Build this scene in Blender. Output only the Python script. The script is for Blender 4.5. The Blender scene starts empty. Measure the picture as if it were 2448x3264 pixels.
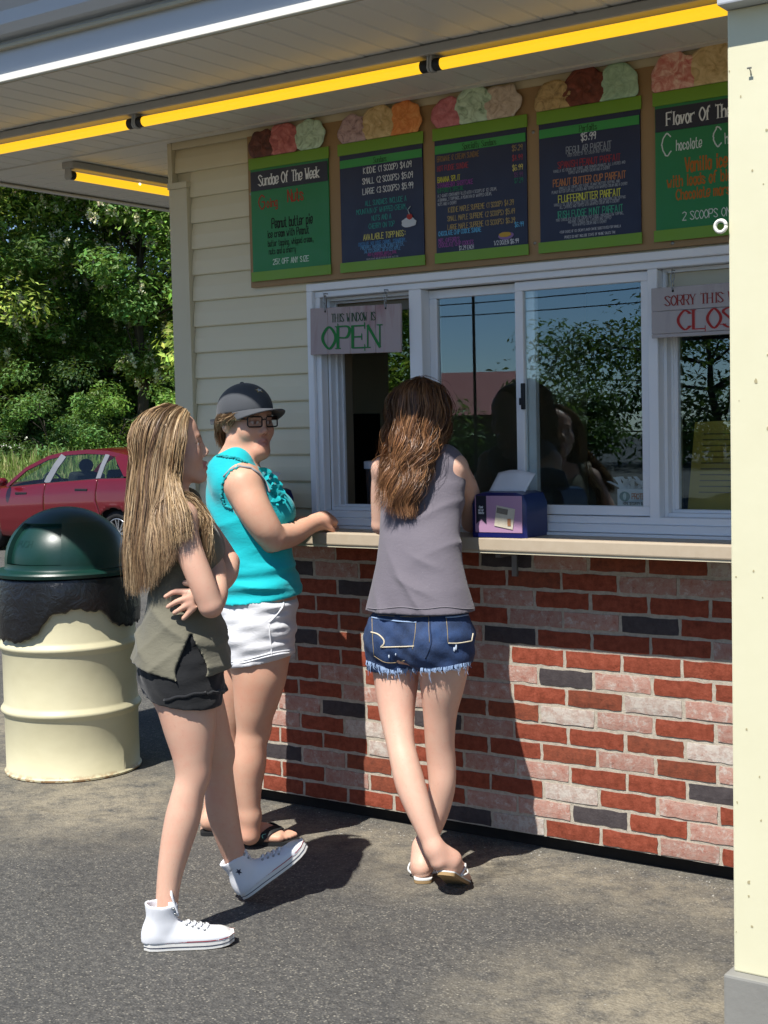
import bpy, bmesh, math, random
import numpy as np
from mathutils import Vector, Matrix
scene = bpy.context.scene
COL = scene.collection
random.seed(7); rng = np.random.default_rng(11)
# ------------------------------------------------------------------ camera
YAW, PITCH, ROLL = -0.614567, -0.061233, -0.0221197
CAM = Vector((2.50687, -4.29511, 1.48998))
fw = Vector((math.sin(YAW)*math.cos(PITCH), math.cos(YAW)*math.cos(PITCH), math.sin(PITCH)))
rt = fw.cross(Vector((0, 0, 1))).normalized(); up = rt.cross(fw)
r2 = math.cos(ROLL)*rt + math.sin(ROLL)*up; u2 = -math.sin(ROLL)*rt + math.cos(ROLL)*up
cam = bpy.data.cameras.new('camera'); camo = bpy.data.objects.new('camera', cam); COL.objects.link(camo)
m3 = Matrix((r2, u2, -fw)).transposed(); camo.matrix_world = Matrix.Translation(CAM) @ m3.to_4x4()
cam.sensor_fit = 'HORIZONTAL'; cam.sensor_width = 36; cam.lens = 4563.4/2448*36; cam.clip_end = 2000; cam.clip_start = .05
scene.camera = camo
# ------------------------------------------------------------------ light
SUN_TRAVEL = Vector((-.05, 1, -1.68)).normalized()
world = bpy.data.worlds.new('World'); scene.world = world; world.use_nodes = True
nt = world.node_tree; nt.nodes.clear()
sky = nt.nodes.new('ShaderNodeTexSky'); sky.sky_type = 'NISHITA'; sky.sun_disc = False
sky.sun_elevation = math.asin(-SUN_TRAVEL.z)
sky.sun_rotation = math.atan2(-SUN_TRAVEL.x, -SUN_TRAVEL.y)
sky.altitude = 2500; sky.air_density = 1.0; sky.dust_density = .15; sky.ozone_density = 3.0
bgn = nt.nodes.new('ShaderNodeBackground'); bgn.inputs[1].default_value = .104
wo = nt.nodes.new('ShaderNodeOutputWorld'); nt.links.new(sky.outputs[0], bgn.inputs[0]); nt.links.new(bgn.outputs[0], wo.inputs[0])
sl = bpy.data.lights.new('sun', 'SUN'); sl.energy = 4.9; sl.angle = math.radians(.53); sl.color = (1, .96, .90)
so = bpy.data.objects.new('sun', sl); COL.objects.link(so); so.rotation_euler = SUN_TRAVEL.to_track_quat('-Z', 'Y').to_euler(); so.location = (0, -8, 12)
vs = scene.view_settings; vs.view_transform = 'Standard'; vs.look = 'None'; vs.gamma = 1; vs.exposure = .62; vs.use_curve_mapping = False
scene.cycles.max_bounces = 8; scene.cycles.diffuse_bounces = 4; scene.cycles.glossy_bounces = 4; scene.cycles.transparent_max_bounces = 16; scene.cycles.transmission_bounces = 4
scene.cycles.use_denoising = True; scene.cycles.sample_clamp_indirect = 6; scene.cycles.caustics_reflective = False; scene.cycles.caustics_refractive = False
# ------------------------------------------------------------------ helpers
def link(o, parent=None):
    COL.objects.link(o)
    if parent is not None: o.parent = parent
    return o
def tag(o, label, cat, group=None):
    o['label'] = label; o['category'] = cat
    if group: o['group'] = group
    return o
def thing(name, label, cat, loc=(0, 0, 0), rz=0, group=None):
    o = bpy.data.objects.new(name, None); o.empty_display_size = .1; link(o); o.location = loc; o.rotation_euler = (0, 0, rz)
    return tag(o, label, cat, group)
def kind(o, k): o['kind'] = k; return o
def copy_tree(o, parent=None):
    c = o.copy(); COL.objects.link(c); c.parent = parent
    for ch in list(o.children): copy_tree(ch, c)
    return c
class MB:
    def __init__(s): s.v = []; s.f = []
    def add(s, v, f):
        b = len(s.v); s.v += [tuple(p) for p in v]; s.f += [tuple(i+b for i in q) for q in f]; return s
    def box(s, x0, x1, y0, y1, z0, z1, rz=0, c=None):
        v = [(x, y, z) for z in (z0, z1) for x, y in ((x0, y0), (x1, y0), (x1, y1), (x0, y1))]
        if rz:
            cx, cy = c or ((x0+x1)/2, (y0+y1)/2); ca, sa = math.cos(rz), math.sin(rz)
            v = [(cx+(x-cx)*ca-(y-cy)*sa, cy+(x-cx)*sa+(y-cy)*ca, z) for x, y, z in v]
        return s.add(v, [(3, 2, 1, 0), (4, 5, 6, 7), (0, 1, 5, 4), (1, 2, 6, 5), (2, 3, 7, 6), (3, 0, 4, 7)])
    def obox(s, p, ax, ay, az):  # centre, three half-axis vectors
        p, ax, ay, az = map(Vector, (p, ax, ay, az)); v = []
        for k in (-1, 1):
            for i, j in ((-1, -1), (1, -1), (1, 1), (-1, 1)): v.append(p+ax*i+ay*j+az*k)
        return s.add(v, [(3, 2, 1, 0), (4, 5, 6, 7), (0, 1, 5, 4), (1, 2, 6, 5), (2, 3, 7, 6), (3, 0, 4, 7)])
    def prism(s, pts, d):  # closed planar polygon (3d points) extruded by vector d
        n = len(pts); d = Vector(d); a = [Vector(p) for p in pts]; b = [p+d for p in a]
        return s.add(a+b, [tuple(range(n))[::-1], tuple(range(n, 2*n))]+[(i, (i+1) % n, n+(i+1) % n, n+i) for i in range(n)])
    def loft(s, rings, closed=True, caps=True):
        n = len(rings[0]); v = [p for r in rings for p in r]; f = []
        for k in range(len(rings)-1):
            for i in range(n if closed else n-1):
                j = (i+1) % n; f.append((k*n+i, k*n+j, (k+1)*n+j, (k+1)*n+i))
        if caps and closed: f.append(tuple(range(n))[::-1]); f.append(tuple(range((len(rings)-1)*n, len(rings)*n)))
        return s.add(v, f)
    def tube(s, path, r, n=8, caps=True):
        P = [Vector(p) for p in path]; rr = r if hasattr(r, '__len__') else [r]*len(P); rings = []
        t = (P[1]-P[0]).normalized(); u = t.orthogonal().normalized()
        for k, p in enumerate(P):
            t = ((P[min(k+1, len(P)-1)]-P[max(k-1, 0)])).normalized(); u = (u-t*u.dot(t)).normalized(); w = t.cross(u)
            rings.append([p+(u*math.cos(2*math.pi*i/n)+w*math.sin(2*math.pi*i/n))*rr[k] for i in range(n)])
        return s.loft(rings, True, caps)
    def lathe(s, prof, n=48, c=(0, 0, 0), a0=0, a1=2*math.pi):
        full = abs(a1-a0-2*math.pi) < 1e-6; m = n if full else n+1; rings = []
        for r, z in prof: rings.append([(c[0]+r*math.cos(a0+(a1-a0)*i/n), c[1]+r*math.sin(a0+(a1-a0)*i/n), c[2]+z) for i in range(m)])
        return s.loft(rings, full, False)
    def ball(s, c, rx, ry=None, rz=None, nu=14, nv=9):
        ry = ry or rx; rz = rz or rx; rings = []
        for k in range(nv+1):
            t = math.pi*k/nv; st = max(math.sin(t), .001)
            rings.append([(c[0]+rx*st*math.cos(2*math.pi*i/nu), c[1]+ry*st*math.sin(2*math.pi*i/nu), c[2]-rz*math.cos(t)) for i in range(nu)])
        return s.loft(rings, True, False)
    def mesh(s, name, smooth=False, bevel=0, seg=2, recalc=True):
        me = bpy.data.meshes.new(name); me.from_pydata(s.v, [], s.f)
        if recalc or bevel:
            bm = bmesh.new(); bm.from_mesh(me)
            if recalc: bmesh.ops.recalc_face_normals(bm, faces=bm.faces)
            if bevel: bmesh.ops.bevel(bm, geom=list(bm.edges), offset=bevel, segments=seg, profile=.6, affect='EDGES', clamp_overlap=True)
            bm.to_mesh(me); bm.free()
        if smooth: me.polygons.foreach_set('use_smooth', [True]*len(me.polygons))
        me.update(); return me
    def build(s, name, mat, parent=None, smooth=False, bevel=0, loc=None, seg=2, recalc=True, angle=None):
        me = s.mesh(name, smooth, bevel, seg, recalc); o = bpy.data.objects.new(name, me)
        if mat is not None: me.materials.append(mat)
        if angle is not None and smooth: me.set_sharp_from_angle(angle=math.radians(angle))
        link(o, parent)
        if loc: o.location = loc
        return o
def rawmesh(name, V, Fq, mat, parent=None, smooth=True, cols=None, attr='Col'):
    """fast mesh from numpy arrays, all faces the same size"""
    V = np.asarray(V, np.float32); Fq = np.asarray(Fq, np.int32); k = Fq.shape[1]
    me = bpy.data.meshes.new(name); me.vertices.add(len(V)); me.vertices.foreach_set('co', V.ravel())
    me.loops.add(Fq.size); me.loops.foreach_set('vertex_index', Fq.ravel()); me.polygons.add(len(Fq))
    me.polygons.foreach_set('loop_start', np.arange(0, Fq.size, k, dtype=np.int32)); me.polygons.foreach_set('loop_total', np.full(len(Fq), k, np.int32))
    me.polygons.foreach_set('use_smooth', np.full(len(Fq), smooth)); me.update(calc_edges=True)
    if cols is not None:
        a = me.color_attributes.new(attr, 'FLOAT_COLOR', 'POINT'); a.data.foreach_set('color', np.asarray(cols, np.float32).ravel())
    if mat is not None: me.materials.append(mat)
    o = bpy.data.objects.new(name, me); link(o, parent); return o
# ------------------------------------------------------------------ materials
def s2l(h):
    if isinstance(h, str): c = [int(h[i:i+2], 16)/255 for i in (0, 2, 4)]
    else: return tuple(h)
    return tuple(x/12.92 if x <= .04045 else ((x+.055)/1.055)**2.4 for x in c)
class NT:
    def __init__(s, name):
        s.m = bpy.data.materials.new(name); s.m.use_nodes = True; s.t = s.m.node_tree; s.n = s.t.nodes; s.n.clear()
        s.out = s.n.new('ShaderNodeOutputMaterial'); s.b = s.n.new('ShaderNodeBsdfPrincipled'); s.l(s.b.outputs[0], s.out.inputs[0])
        s._c = None
    def l(s, a, b): s.t.links.new(a, b)
    def set(s, **k):
        for a, v in k.items():
            i = s.b.inputs[a.replace('_', ' ')]
            if hasattr(v, 'links') or hasattr(v, 'is_linked'): s.l(v, i)
            else: i.default_value = (*v, 1) if hasattr(v, '__len__') and len(v) == 3 and i.type == 'RGBA' else v
        return s
    def co(s, which='Object'):
        if s._c is None: s._c = s.n.new('ShaderNodeTexCoord')
        return s._c.outputs[which]
    def mapping(s, src, scale=(1, 1, 1), loc=(0, 0, 0), rot=(0, 0, 0)):
        n = s.n.new('ShaderNodeMapping'); s.l(src, n.inputs[0]); n.inputs['Scale'].default_value = scale; n.inputs['Location'].default_value = loc; n.inputs['Rotation'].default_value = rot; return n.outputs[0]
    def noise(s, scale, detail=4, rough=.55, src=None, dist=0, out=0):
        n = s.n.new('ShaderNodeTexNoise'); n.inputs['Scale'].default_value = scale; n.inputs['Detail'].default_value = detail; n.inputs['Roughness'].default_value = rough; n.inputs['Distortion'].default_value = dist
        s.l(src if src is not None else s.co(), n.inputs['Vector']); return n.outputs[out]
    def voro(s, scale, feat='F1', src=None, out='Distance', rnd=1):
        n = s.n.new('ShaderNodeTexVoronoi'); n.feature = feat; n.inputs['Scale'].default_value = scale; n.inputs['Randomness'].default_value = rnd
        s.l(src if src is not None else s.co(), n.inputs['Vector']); return n.outputs[out]
    def ramp(s, fac, stops, interp='LINEAR'):
        n = s.n.new('ShaderNodeValToRGB'); s.l(fac, n.inputs[0]); e = n.color_ramp.elements; n.color_ramp.interpolation = interp
        while len(e) < len(stops): e.new(.5)
        for k, (p, c) in zip(e, stops):
            k.position = p; c = (c, c, c) if not hasattr(c, '__len__') else s2l(c); k.color = (*c, 1)
        return n.outputs[0]
    def mix(s, fac, a, b, mode='MIX'):
        n = s.n.new('ShaderNodeMix'); n.data_type = 'RGBA'; n.blend_type = mode
        for i, v in ((0, fac), (6, a), (7, b)):
            if hasattr(v, 'is_linked'): s.l(v, n.inputs[i])
            else:
                n.inputs[i].default_value = v if i == 0 else (*s2l(v), 1)
        return n.outputs[2]
    def math(s, op, a, b=0.):
        n = s.n.new('ShaderNodeMath'); n.operation = op
        for i, v in ((0, a), (1, b)):
            if hasattr(v, 'is_linked'): s.l(v, n.inputs[i])
            else: n.inputs[i].default_value = v
        return n.outputs[0]
    def bump(s, h, strength=.3, dist=.01, prev=None):
        n = s.n.new('ShaderNodeBump'); s.l(h, n.inputs['Height']); n.inputs['Strength'].default_value = strength; n.inputs['Distance'].default_value = dist
        if prev is not None: s.l(prev, n.inputs['Normal'])
        s.l(n.outputs[0], s.b.inputs['Normal']); return n.outputs[0]
    def objrand(s):
        n = s.n.new('ShaderNodeObjectInfo'); return n.outputs['Random']
    def attr(s, name):
        n = s.n.new('ShaderNodeVertexColor'); n.layer_name = name; return n.outputs[0]
def pmat(name, col, rough=.6, col2=None, scale=12, amt=.5, bump=0, bscale=150, metal=0, spec=.5, dirt=None, rnd=0, sheen=0, coat=0, bdist=.002):
    N = NT(name); c = s2l(col); c2 = s2l(col2) if col2 else tuple(x*.82 for x in c)
    k = N.mix(N.math('MULTIPLY', N.noise(scale, 5, .6), amt), c, c2)
    if rnd:
        r = N.math('ADD', N.math('MULTIPLY', N.objrand(), rnd), 1-rnd/2); k = N.mix(1., k, N.ramp(r, [(0, 0), (1, 1)]), 'MULTIPLY')
    if dirt: k = N.mix(N.ramp(N.noise(dirt[1], 6, .65), [(dirt[2], 0), (min(dirt[2]+.14, 1), dirt[3])]), k, dirt[0])
    N.set(Base_Color=k, Metallic=metal); N.b.inputs['Specular IOR Level'].default_value = spec
    N.set(Roughness=N.ramp(N.noise(scale*2.3, 3), [(.2, max(rough-.08, 0)), (.8, min(rough+.08, 1))]))
    if coat: N.set(Coat_Weight=coat, Coat_Roughness=.06)
    if bump: N.bump(N.noise(bscale, 4, .6), bump, bdist)
    return N.m
def sph(x): return x
# ------------------------------------------------------------------ stroke lettering
GL = {}
for _r in '''A 022842|1434;B 0208|~0838473505|~0535443202;C ~472806042243;D 0208|~082846442202;E 48080242|0535;F 480802|0535;G ~472806042243|434525;H 0802|4842|0545;I 2822;J ~48432203;K 0802|480542;L 080242;M 0208254842;N 02084248;O ~28060422444628;P 0208|~0838473505;Q ~28060422444628|2442;R 0208|~0838473505|2542;S ~47280725432203;T 0848|2822;U ~0804224448;V 082248;W 0812253248;X 0842|4802;Y 0825|482522;Z 08480242
0 ~28060422444628;1 072822;2 ~0728473502|0242;3 ~07284725|~25432203;4 32380444;5 480805|~0536442203;6 ~4728060322433504;7 084812;8 ~280725432203254728;9 ~472506284732;$ ~47280725432203|2921;( ~381532;) ~183512;% 0248|0818|3242;& ~42062847040322;. 2223;, 2321;: 2324|2627;' 2827;! 2825|2322;/ 0248;- 1535;* 1535|2426
a 3632|~35261604122234;b 0802|~0526342203;c ~3516041233;d 3832|~3516041233;e ~04343616041233;f ~38281612|0626;g ~3616041233|~36313010;h 0802|~05263532;i 1612|1817;j ~26211000|2827;k 0802|360432;l 1812;m 0602|~05162522|~25364542;n 0602|~05263532;o ~16041222342616;p 0600|~0526342203;q 3630|~3516041233;r 0602|~052636;s ~351605332203;t ~18132232|0626;u ~06031233|3632;v 061236;w 0612243246;x 0632|3602;y 0612|3610;z 06360232'''.replace('\n', ';').split(';'):
    _k, _g = _r.split(' ', 1); GL[_k] = [(p[0] == '~', [(int(q), int(w)) for q, w in zip(p.lstrip('~')[::2], p.lstrip('~')[1::2])]) for p in _g.split('|')]
ADV = {'i': 2.6, 'l': 2.6, '.': 3, ',': 3, "'": 3, ' ': 3.4, 'I': 3.2, ':': 3, 'm': 5.2, 'w': 5.2, '1': 3.6}
def crom(P, n=4):
    out = []
    for i in range(len(P)-1):
        p0, p1, p2, p3 = P[max(i-1, 0)], P[i], P[i+1], P[min(i+2, len(P)-1)]
        if i == 0 and P[0] == P[-1]: p0 = P[-2]
        if i == len(P)-2 and P[0] == P[-1]: p3 = P[1]
        for k in range(n):
            t = k/n; out.append(tuple(.5*(2*b+(c-a)*t+(2*a-5*b+4*c-d)*t*t+(3*b-a-3*c+d)*t**3) for a, b, c, d in zip(p0, p1, p2, p3)))
    return out+[P[-1]]
def text_w(txt, h, wid=1.): return sum(ADV.get(c, 4 if c.islower() else 5) for c in txt)*h/6*wid
def letters(mb, txt, ox, oz, h, y, w=.12, wid=1., align='c', jit=0, serif=False, slope=0, thin=.35, rs=None):
    """flat stroke lettering on the plane y (facing -y); h = cap height, w = stroke width / cap height"""
    u = h/6; tw = text_w(txt, h, wid); x = ox-(tw/2 if align == 'c' else tw if align == 'r' else 0); sw = w*h; k = 0
    rr = rs or random
    for ch in txt:
        for sm, P in GL.get(ch, []):
            Q = crom(P, 5) if sm and len(P) > 2 else list(P)
            pts = [(x+(a+.5)*u*wid+rr.uniform(-jit, jit)*h, oz+(b-2)*u+slope*(x-ox)+rr.uniform(-jit, jit)*h) for a, b in Q]
            for i in range(len(pts)-1):
                (ax, az), (bx, bz) = pts[i], pts[i+1]; dx, dz = bx-ax, bz-az; L = math.hypot(dx, dz)
                if L < 1e-7: continue
                ux, uz = dx/L, dz/L; ww = sw
                if serif: ww = sw*(thin+(1-thin)*abs(uz)**1.2)
                if serif and not sm and ux*uz > 0.1 and ch in 'AVWYMUvwy': ww = sw*thin*1.3
                if serif and ch == 'N' and abs(uz) > .95: ww = sw*thin*1.2
                e = ww*.35 if not serif else ww*.12; nx, nz = -uz*ww/2, ux*ww/2; yy = y-k*2.5e-6; k = (k+1) % 40
                mb.add([(ax-ux*e+nx, yy, az-uz*e+nz), (ax-ux*e-nx, yy, az-uz*e-nz), (bx+ux*e-nx, yy, bz+uz*e-nz), (bx+ux*e+nx, yy, bz+uz*e+nz)], [(0, 1, 2, 3)])
            if serif:
                for (a, b) in ((pts[0], pts[1]), (pts[-1], pts[-2])):
                    if P[0] == P[-1]: break
                    sl_ = sw*1.05; yy = y-k*2.5e-6; k = (k+1) % 40
                    if abs(b[1]-a[1]) > abs(b[0]-a[0])*.6: mb.add([(a[0]-sl_, yy, a[1]-sw*.12), (a[0]+sl_, yy, a[1]-sw*.12), (a[0]+sl_, yy, a[1]+sw*.12), (a[0]-sl_, yy, a[1]+sw*.12)], [(0, 1, 2, 3)])
                    else: mb.add([(a[0]-sw*.12, yy, a[1]-sl_*.9), (a[0]+sw*.12, yy, a[1]-sl_*.9), (a[0]+sw*.12, yy, a[1]+sl_*.9), (a[0]-sw*.12, yy, a[1]+sl_*.9)], [(0, 1, 2, 3)])
        x += ADV.get(ch, 4 if ch.islower() else 5)*u*wid
    return mb
# ================================================================== materials of the place
M = {}
def asphalt():
    N = NT('asphalt'); P = N.co('Object')
    base = N.ramp(N.noise(38, 8, .72), [(.3, '393938'), (.55, '545350'), (.75, '74716a')])
    agg = N.voro(125, 'F1', out='Color'); ag = N.ramp(N.voro(125), [(.1, 1), (.5, 0)])
    aggc = N.mix(N.math('MULTIPLY', ag, .8), base, N.ramp(agg, [(.2, '3f3f3e'), (.6, '78746b'), (.85, 'a8a292'), (1, 'c6beac')]))
    # dusty sand drifts with a shape of their own: along the wall and in patches
    sep = N.n.new('ShaderNodeSeparateXYZ'); N.l(P, sep.inputs[0])
    band = N.math('SUBTRACT', 1., N.math('MULTIPLY', N.math('ABSOLUTE', N.math('ADD', sep.outputs[1], .2)), 2.6))
    patch = N.ramp(N.noise(.85, 5, .62, src=N.mapping(P, loc=(3.1, 1.9, 0))), [(.52, 0), (.74, .7)])
    for bx, by, rad in ((.98, -1.08, .62), (-.1, -.28, .5), (-1.75, -.35, .8), (-3.4, .2, .9)):
        vd = N.n.new('ShaderNodeVectorMath'); vd.operation = 'DISTANCE'; vd.inputs[1].default_value = (bx, by, 0); N.l(P, vd.inputs[0]); patch = N.math('MAXIMUM', patch, N.ramp(N.math('DIVIDE', vd.outputs['Value'], rad), [(.15, 1.35), (1, 0)]))
    wst = N.math('MAXIMUM', N.math('MULTIPLY', band, .8), N.math('MULTIPLY', patch, .85))
    wst = N.math('MULTIPLY', wst, N.ramp(N.noise(9, 8, .75), [(.34, 0), (.62, 1)]))
    c = N.mix(N.math('MINIMUM', N.math('MAXIMUM', wst, 0.), .8), aggc, N.ramp(N.noise(60, 6, .7), [(.3, '7d7564'), (.7, 'a39a86')]))
    # hairline cracks
    wv = N.mapping(P, loc=(.4, .2, 0)); wp = N.n.new('ShaderNodeVectorMath'); wp.operation = 'ADD'
    nz = N.n.new('ShaderNodeTexNoise'); nz.inputs['Scale'].default_value = 2.2; nz.inputs['Detail'].default_value = 6; N.l(wv, nz.inputs['Vector'])
    sc = N.n.new('ShaderNodeVectorMath'); sc.operation = 'SCALE'; sc.inputs['Scale'].default_value = .55; N.l(nz.outputs[1], sc.inputs[0]); N.l(wv, wp.inputs[0]); N.l(sc.outputs[0], wp.inputs[1])
    cr = N.ramp(N.voro(.62, 'DISTANCE_TO_EDGE', src=wp.outputs[0]), [(0, 1), (.006, .75), (.012, 0)])
    crk = N.math('MULTIPLY', cr, N.ramp(N.noise(1.3, 2), [(.5, 0), (.68, .5)]))
    c = N.mix(crk, c, '1a1918')
    oil = N.ramp(N.noise(1.7, 6, .6, src=N.mapping(P, loc=(7, 3, 0))), [(.52, 0), (.72, .55)]); c = N.mix(oil, c, '333335')
    N.set(Base_Color=c, Roughness=N.ramp(N.noise(50, 4), [(.3, .72), (.7, .95)])); N.b.inputs['Specular IOR Level'].default_value = .3
    b = N.bump(N.noise(150, 6, .75), .75, .006); b = N.bump(N.math('MULTIPLY', N.voro(120), 1.), .5, .006, b); N.bump(N.math('MULTIPLY', crk, -1.), .6, .01, b)
    return N.m
M['asphalt'] = asphalt()
M['siding'] = pmat('cream vinyl siding', 'dbd2b6', .5, 'd0c7a8', 3, .6, bump=.05, bscale=60, dirt=('7a7058', 14, .74, .35))
M['trim_tan'] = pmat('tan trim', 'cbc3a9', .5, 'bfb699', 4, .5, dirt=('6b6049', 20, .74, .4))
M['soffit'] = pmat('vinyl soffit', 'dcdcd8', .5, 'cfcdc6', 2.2, .8, dirt=('6f5f45', 3.2, .62, .3))
M['fascia'] = pmat('fascia metal', 'bcc0c4', .4, 'aeb2b6', 3, .5, spec=.4)
M['fascia_tan'] = pmat('fascia tan', 'b3aa90', .5)
M['white_metal'] = pmat('white enamel', 'e8e6dc', .4)
M['roof_metal'] = pmat('blue grey roof metal', '9fb0c6', .35, metal=.3)
M['vinyl'] = pmat('white vinyl window frame', 'e9ebed', .38, 'dcdee1', 5, .6, dirt=('7f7f7a', 22, .72, .35))
M['jamb'] = pmat('interior jamb', '8a7d66', .6)
M['counter'] = pmat('counter laminate', 'b9ab96', .5, 'a5957e', 30, .8, bump=.15, bscale=220, dirt=('77695a', 40, .66, .45))
M['plywood'] = pmat('tan backing board', 'a2835c', .65, '8e7047', 3, .8, bump=.08, bscale=90)
M['cream_paint'] = pmat('cream painted column', 'dcd8ba', .5, 'cbc6a4', 3, .8, bump=.2, bscale=25, dirt=('a39a78', 13, .70, .75))
M['grey_wood'] = pmat('weathered grey wood', '8d8c86', .8, '6f6d67', 6, .9, bump=.4, bscale=60)
M['black'] = pmat('black plastic', '0c0c0d', .5)
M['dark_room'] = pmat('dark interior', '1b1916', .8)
M['steel'] = pmat('galvanised steel', '9a9c9c', .35, metal=.8)
M['darkgap'] = pmat('dark recess', '191512', .9, '0d0b09', 9, .8)
def mortar():
    N = NT('mortar'); N.set(Base_Color=N.ramp(N.noise(60, 6, .7), [(.3, '9a9284'), (.55, 'b3aa9a'), (.8, 'c4baa8')]), Roughness=.95); N.bump(N.noise(260, 5, .7), .6, .004); return N.m
M['mortar'] = mortar()
def brickmat(name, stops, flake=None, fl=.55):
    N = NT(name); oi = N.n.new('ShaderNodeObjectInfo'); P = N.n.new('ShaderNodeVectorMath'); P.operation = 'MULTIPLY_ADD'
    cmb = N.n.new('ShaderNodeCombineXYZ'); N.l(oi.outputs['Random'], cmb.inputs[0]); N.l(oi.outputs['Random'], cmb.inputs[2]); P.inputs[1].default_value = (17, 17, 17); N.l(cmb.outputs[0], P.inputs[0]); N.l(N.co(), P.inputs[2])
    src = P.outputs[0]; c = N.ramp(N.noise(34, 8, .75, src=src, dist=.1), stops)
    if flake: c = N.mix(N.ramp(N.noise(24, 8, .8, src=src, dist=.25), [(fl, 0), (fl+.10, .9)]), c, flake)
    pit = N.ramp(N.noise(55, 5, .7, src=N.mapping(src, (1, 1, 2.2)), dist=1.5), [(.66, 0), (.72, 1)]); c = N.mix(N.math('MULTIPLY', pit, .6), c, '3a221a')
    v = N.math('ADD', N.math('MULTIPLY', oi.outputs['Random'], .3), .82); c = N.mix(1., c, N.ramp(v, [(0, 0), (1, 1)]), 'MULTIPLY')
    N.set(Base_Color=c, Roughness=.9); N.b.inputs['Specular IOR Level'].default_value = .25
    b = N.bump(N.noise(120, 6, .7, src=src), .5, .004); N.bump(N.math('MULTIPLY', pit, -1.), .7, .004, b); return N.m
BR = {'r': brickmat('red brick', [(.3, '66301f'), (.5, '87422f'), (.7, '9b523e')]),
      'b': brickmat('brown brick', [(.3, '5c3428'), (.5, '7f4431'), (.75, '96503a')]),
      'd': brickmat('charcoal brick', [(.3, '3b3537'), (.6, '4b4546'), (.8, '5b5351')]),
      'p': brickmat('pink washed brick', [(.28, '8f4a38'), (.42, 'a77a6c'), (.7, 'b39a8e')], 'bdb2a8', .52),
      'w': brickmat('whitewashed brick', [(.28, '8f4f3e'), (.4, 'ab9388'), (.7, 'b7ada2')], 'c2bab0', .45)}
# ================================================================== ground
def ground():
    xs = np.concatenate([np.linspace(-120, -14, 14), np.linspace(-13, 5, 37), np.linspace(6, 120, 14)]); ys = np.concatenate([np.linspace(-120, -8, 14), np.linspace(-7, 14, 43), np.linspace(15, 140, 20)])
    X, Y = np.meshgrid(xs, ys); d = np.hypot(X-CAM.x, Y-CAM.y); Z = -.19*np.clip((Y-1)/7, 0, 1)**1.3
    V = np.stack([X, Y, Z], -1).reshape(-1, 3); n = len(xs); idx = np.arange(len(V)).reshape(len(ys), n)
    F_ = np.stack([idx[:-1, :-1], idx[:-1, 1:], idx[1:, 1:], idx[1:, :-1]], -1).reshape(-1, 4)
    kind(rawmesh('asphalt_ground', V, F_, M['asphalt'], smooth=True), 'structure')
ground()
# ================================================================== brick wall
BW, BH, GAP = .2127, .066278, .05
XL, XR = -1.556, 1.9
def brick_meshes(n=8):
    out = []
    for k in range(n):
        r = random.Random(100+k); w, h, dp = BW-.0125, BH-.0125, .05; nx, nz = 7, 3; V = []; F_ = []
        for j in range(nz+1):
            for i in range(nx+1):
                x = -w/2+w*i/nx; z = -h/2+h*j/nz; e = i in (0, nx) or j in (0, nz)
                V.append((x+(r.uniform(-.0022, .0022) if i in (0, nx) else 0), (.0009 if e else 0)+r.uniform(-.0006, .0006), z+(r.uniform(-.0021, .0021) if j in (0, nz) else 0)))
        ix = lambda i, j: j*(nx+1)+i
        for j in range(nz):
            for i in range(nx): F_.append((ix(i, j), ix(i+1, j), ix(i+1, j+1), ix(i, j+1)))
        ring = [ix(i, 0) for i in range(nx)]+[ix(nx, j) for j in range(nz)]+[ix(i, nz) for i in range(nx, 0, -1)]+[ix(0, j) for j in range(nz, 0, -1)]
        b = len(V); V += [(V[q][0], dp, V[q][2]) for q in ring]; m = len(ring)
        for q in range(m): F_.append((ring[q], b+q, b+(q+1) % m, ring[(q+1) % m]))
        me = bpy.data.meshes.new('brick'); me.from_pydata(V, [], F_); me.polygons.foreach_set('use_smooth', [False]*len(F_)); me.update(); out.append(me)
    return out
ROWS = {0: 'p:-1 r r b2 r:3'.split(), }
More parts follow.
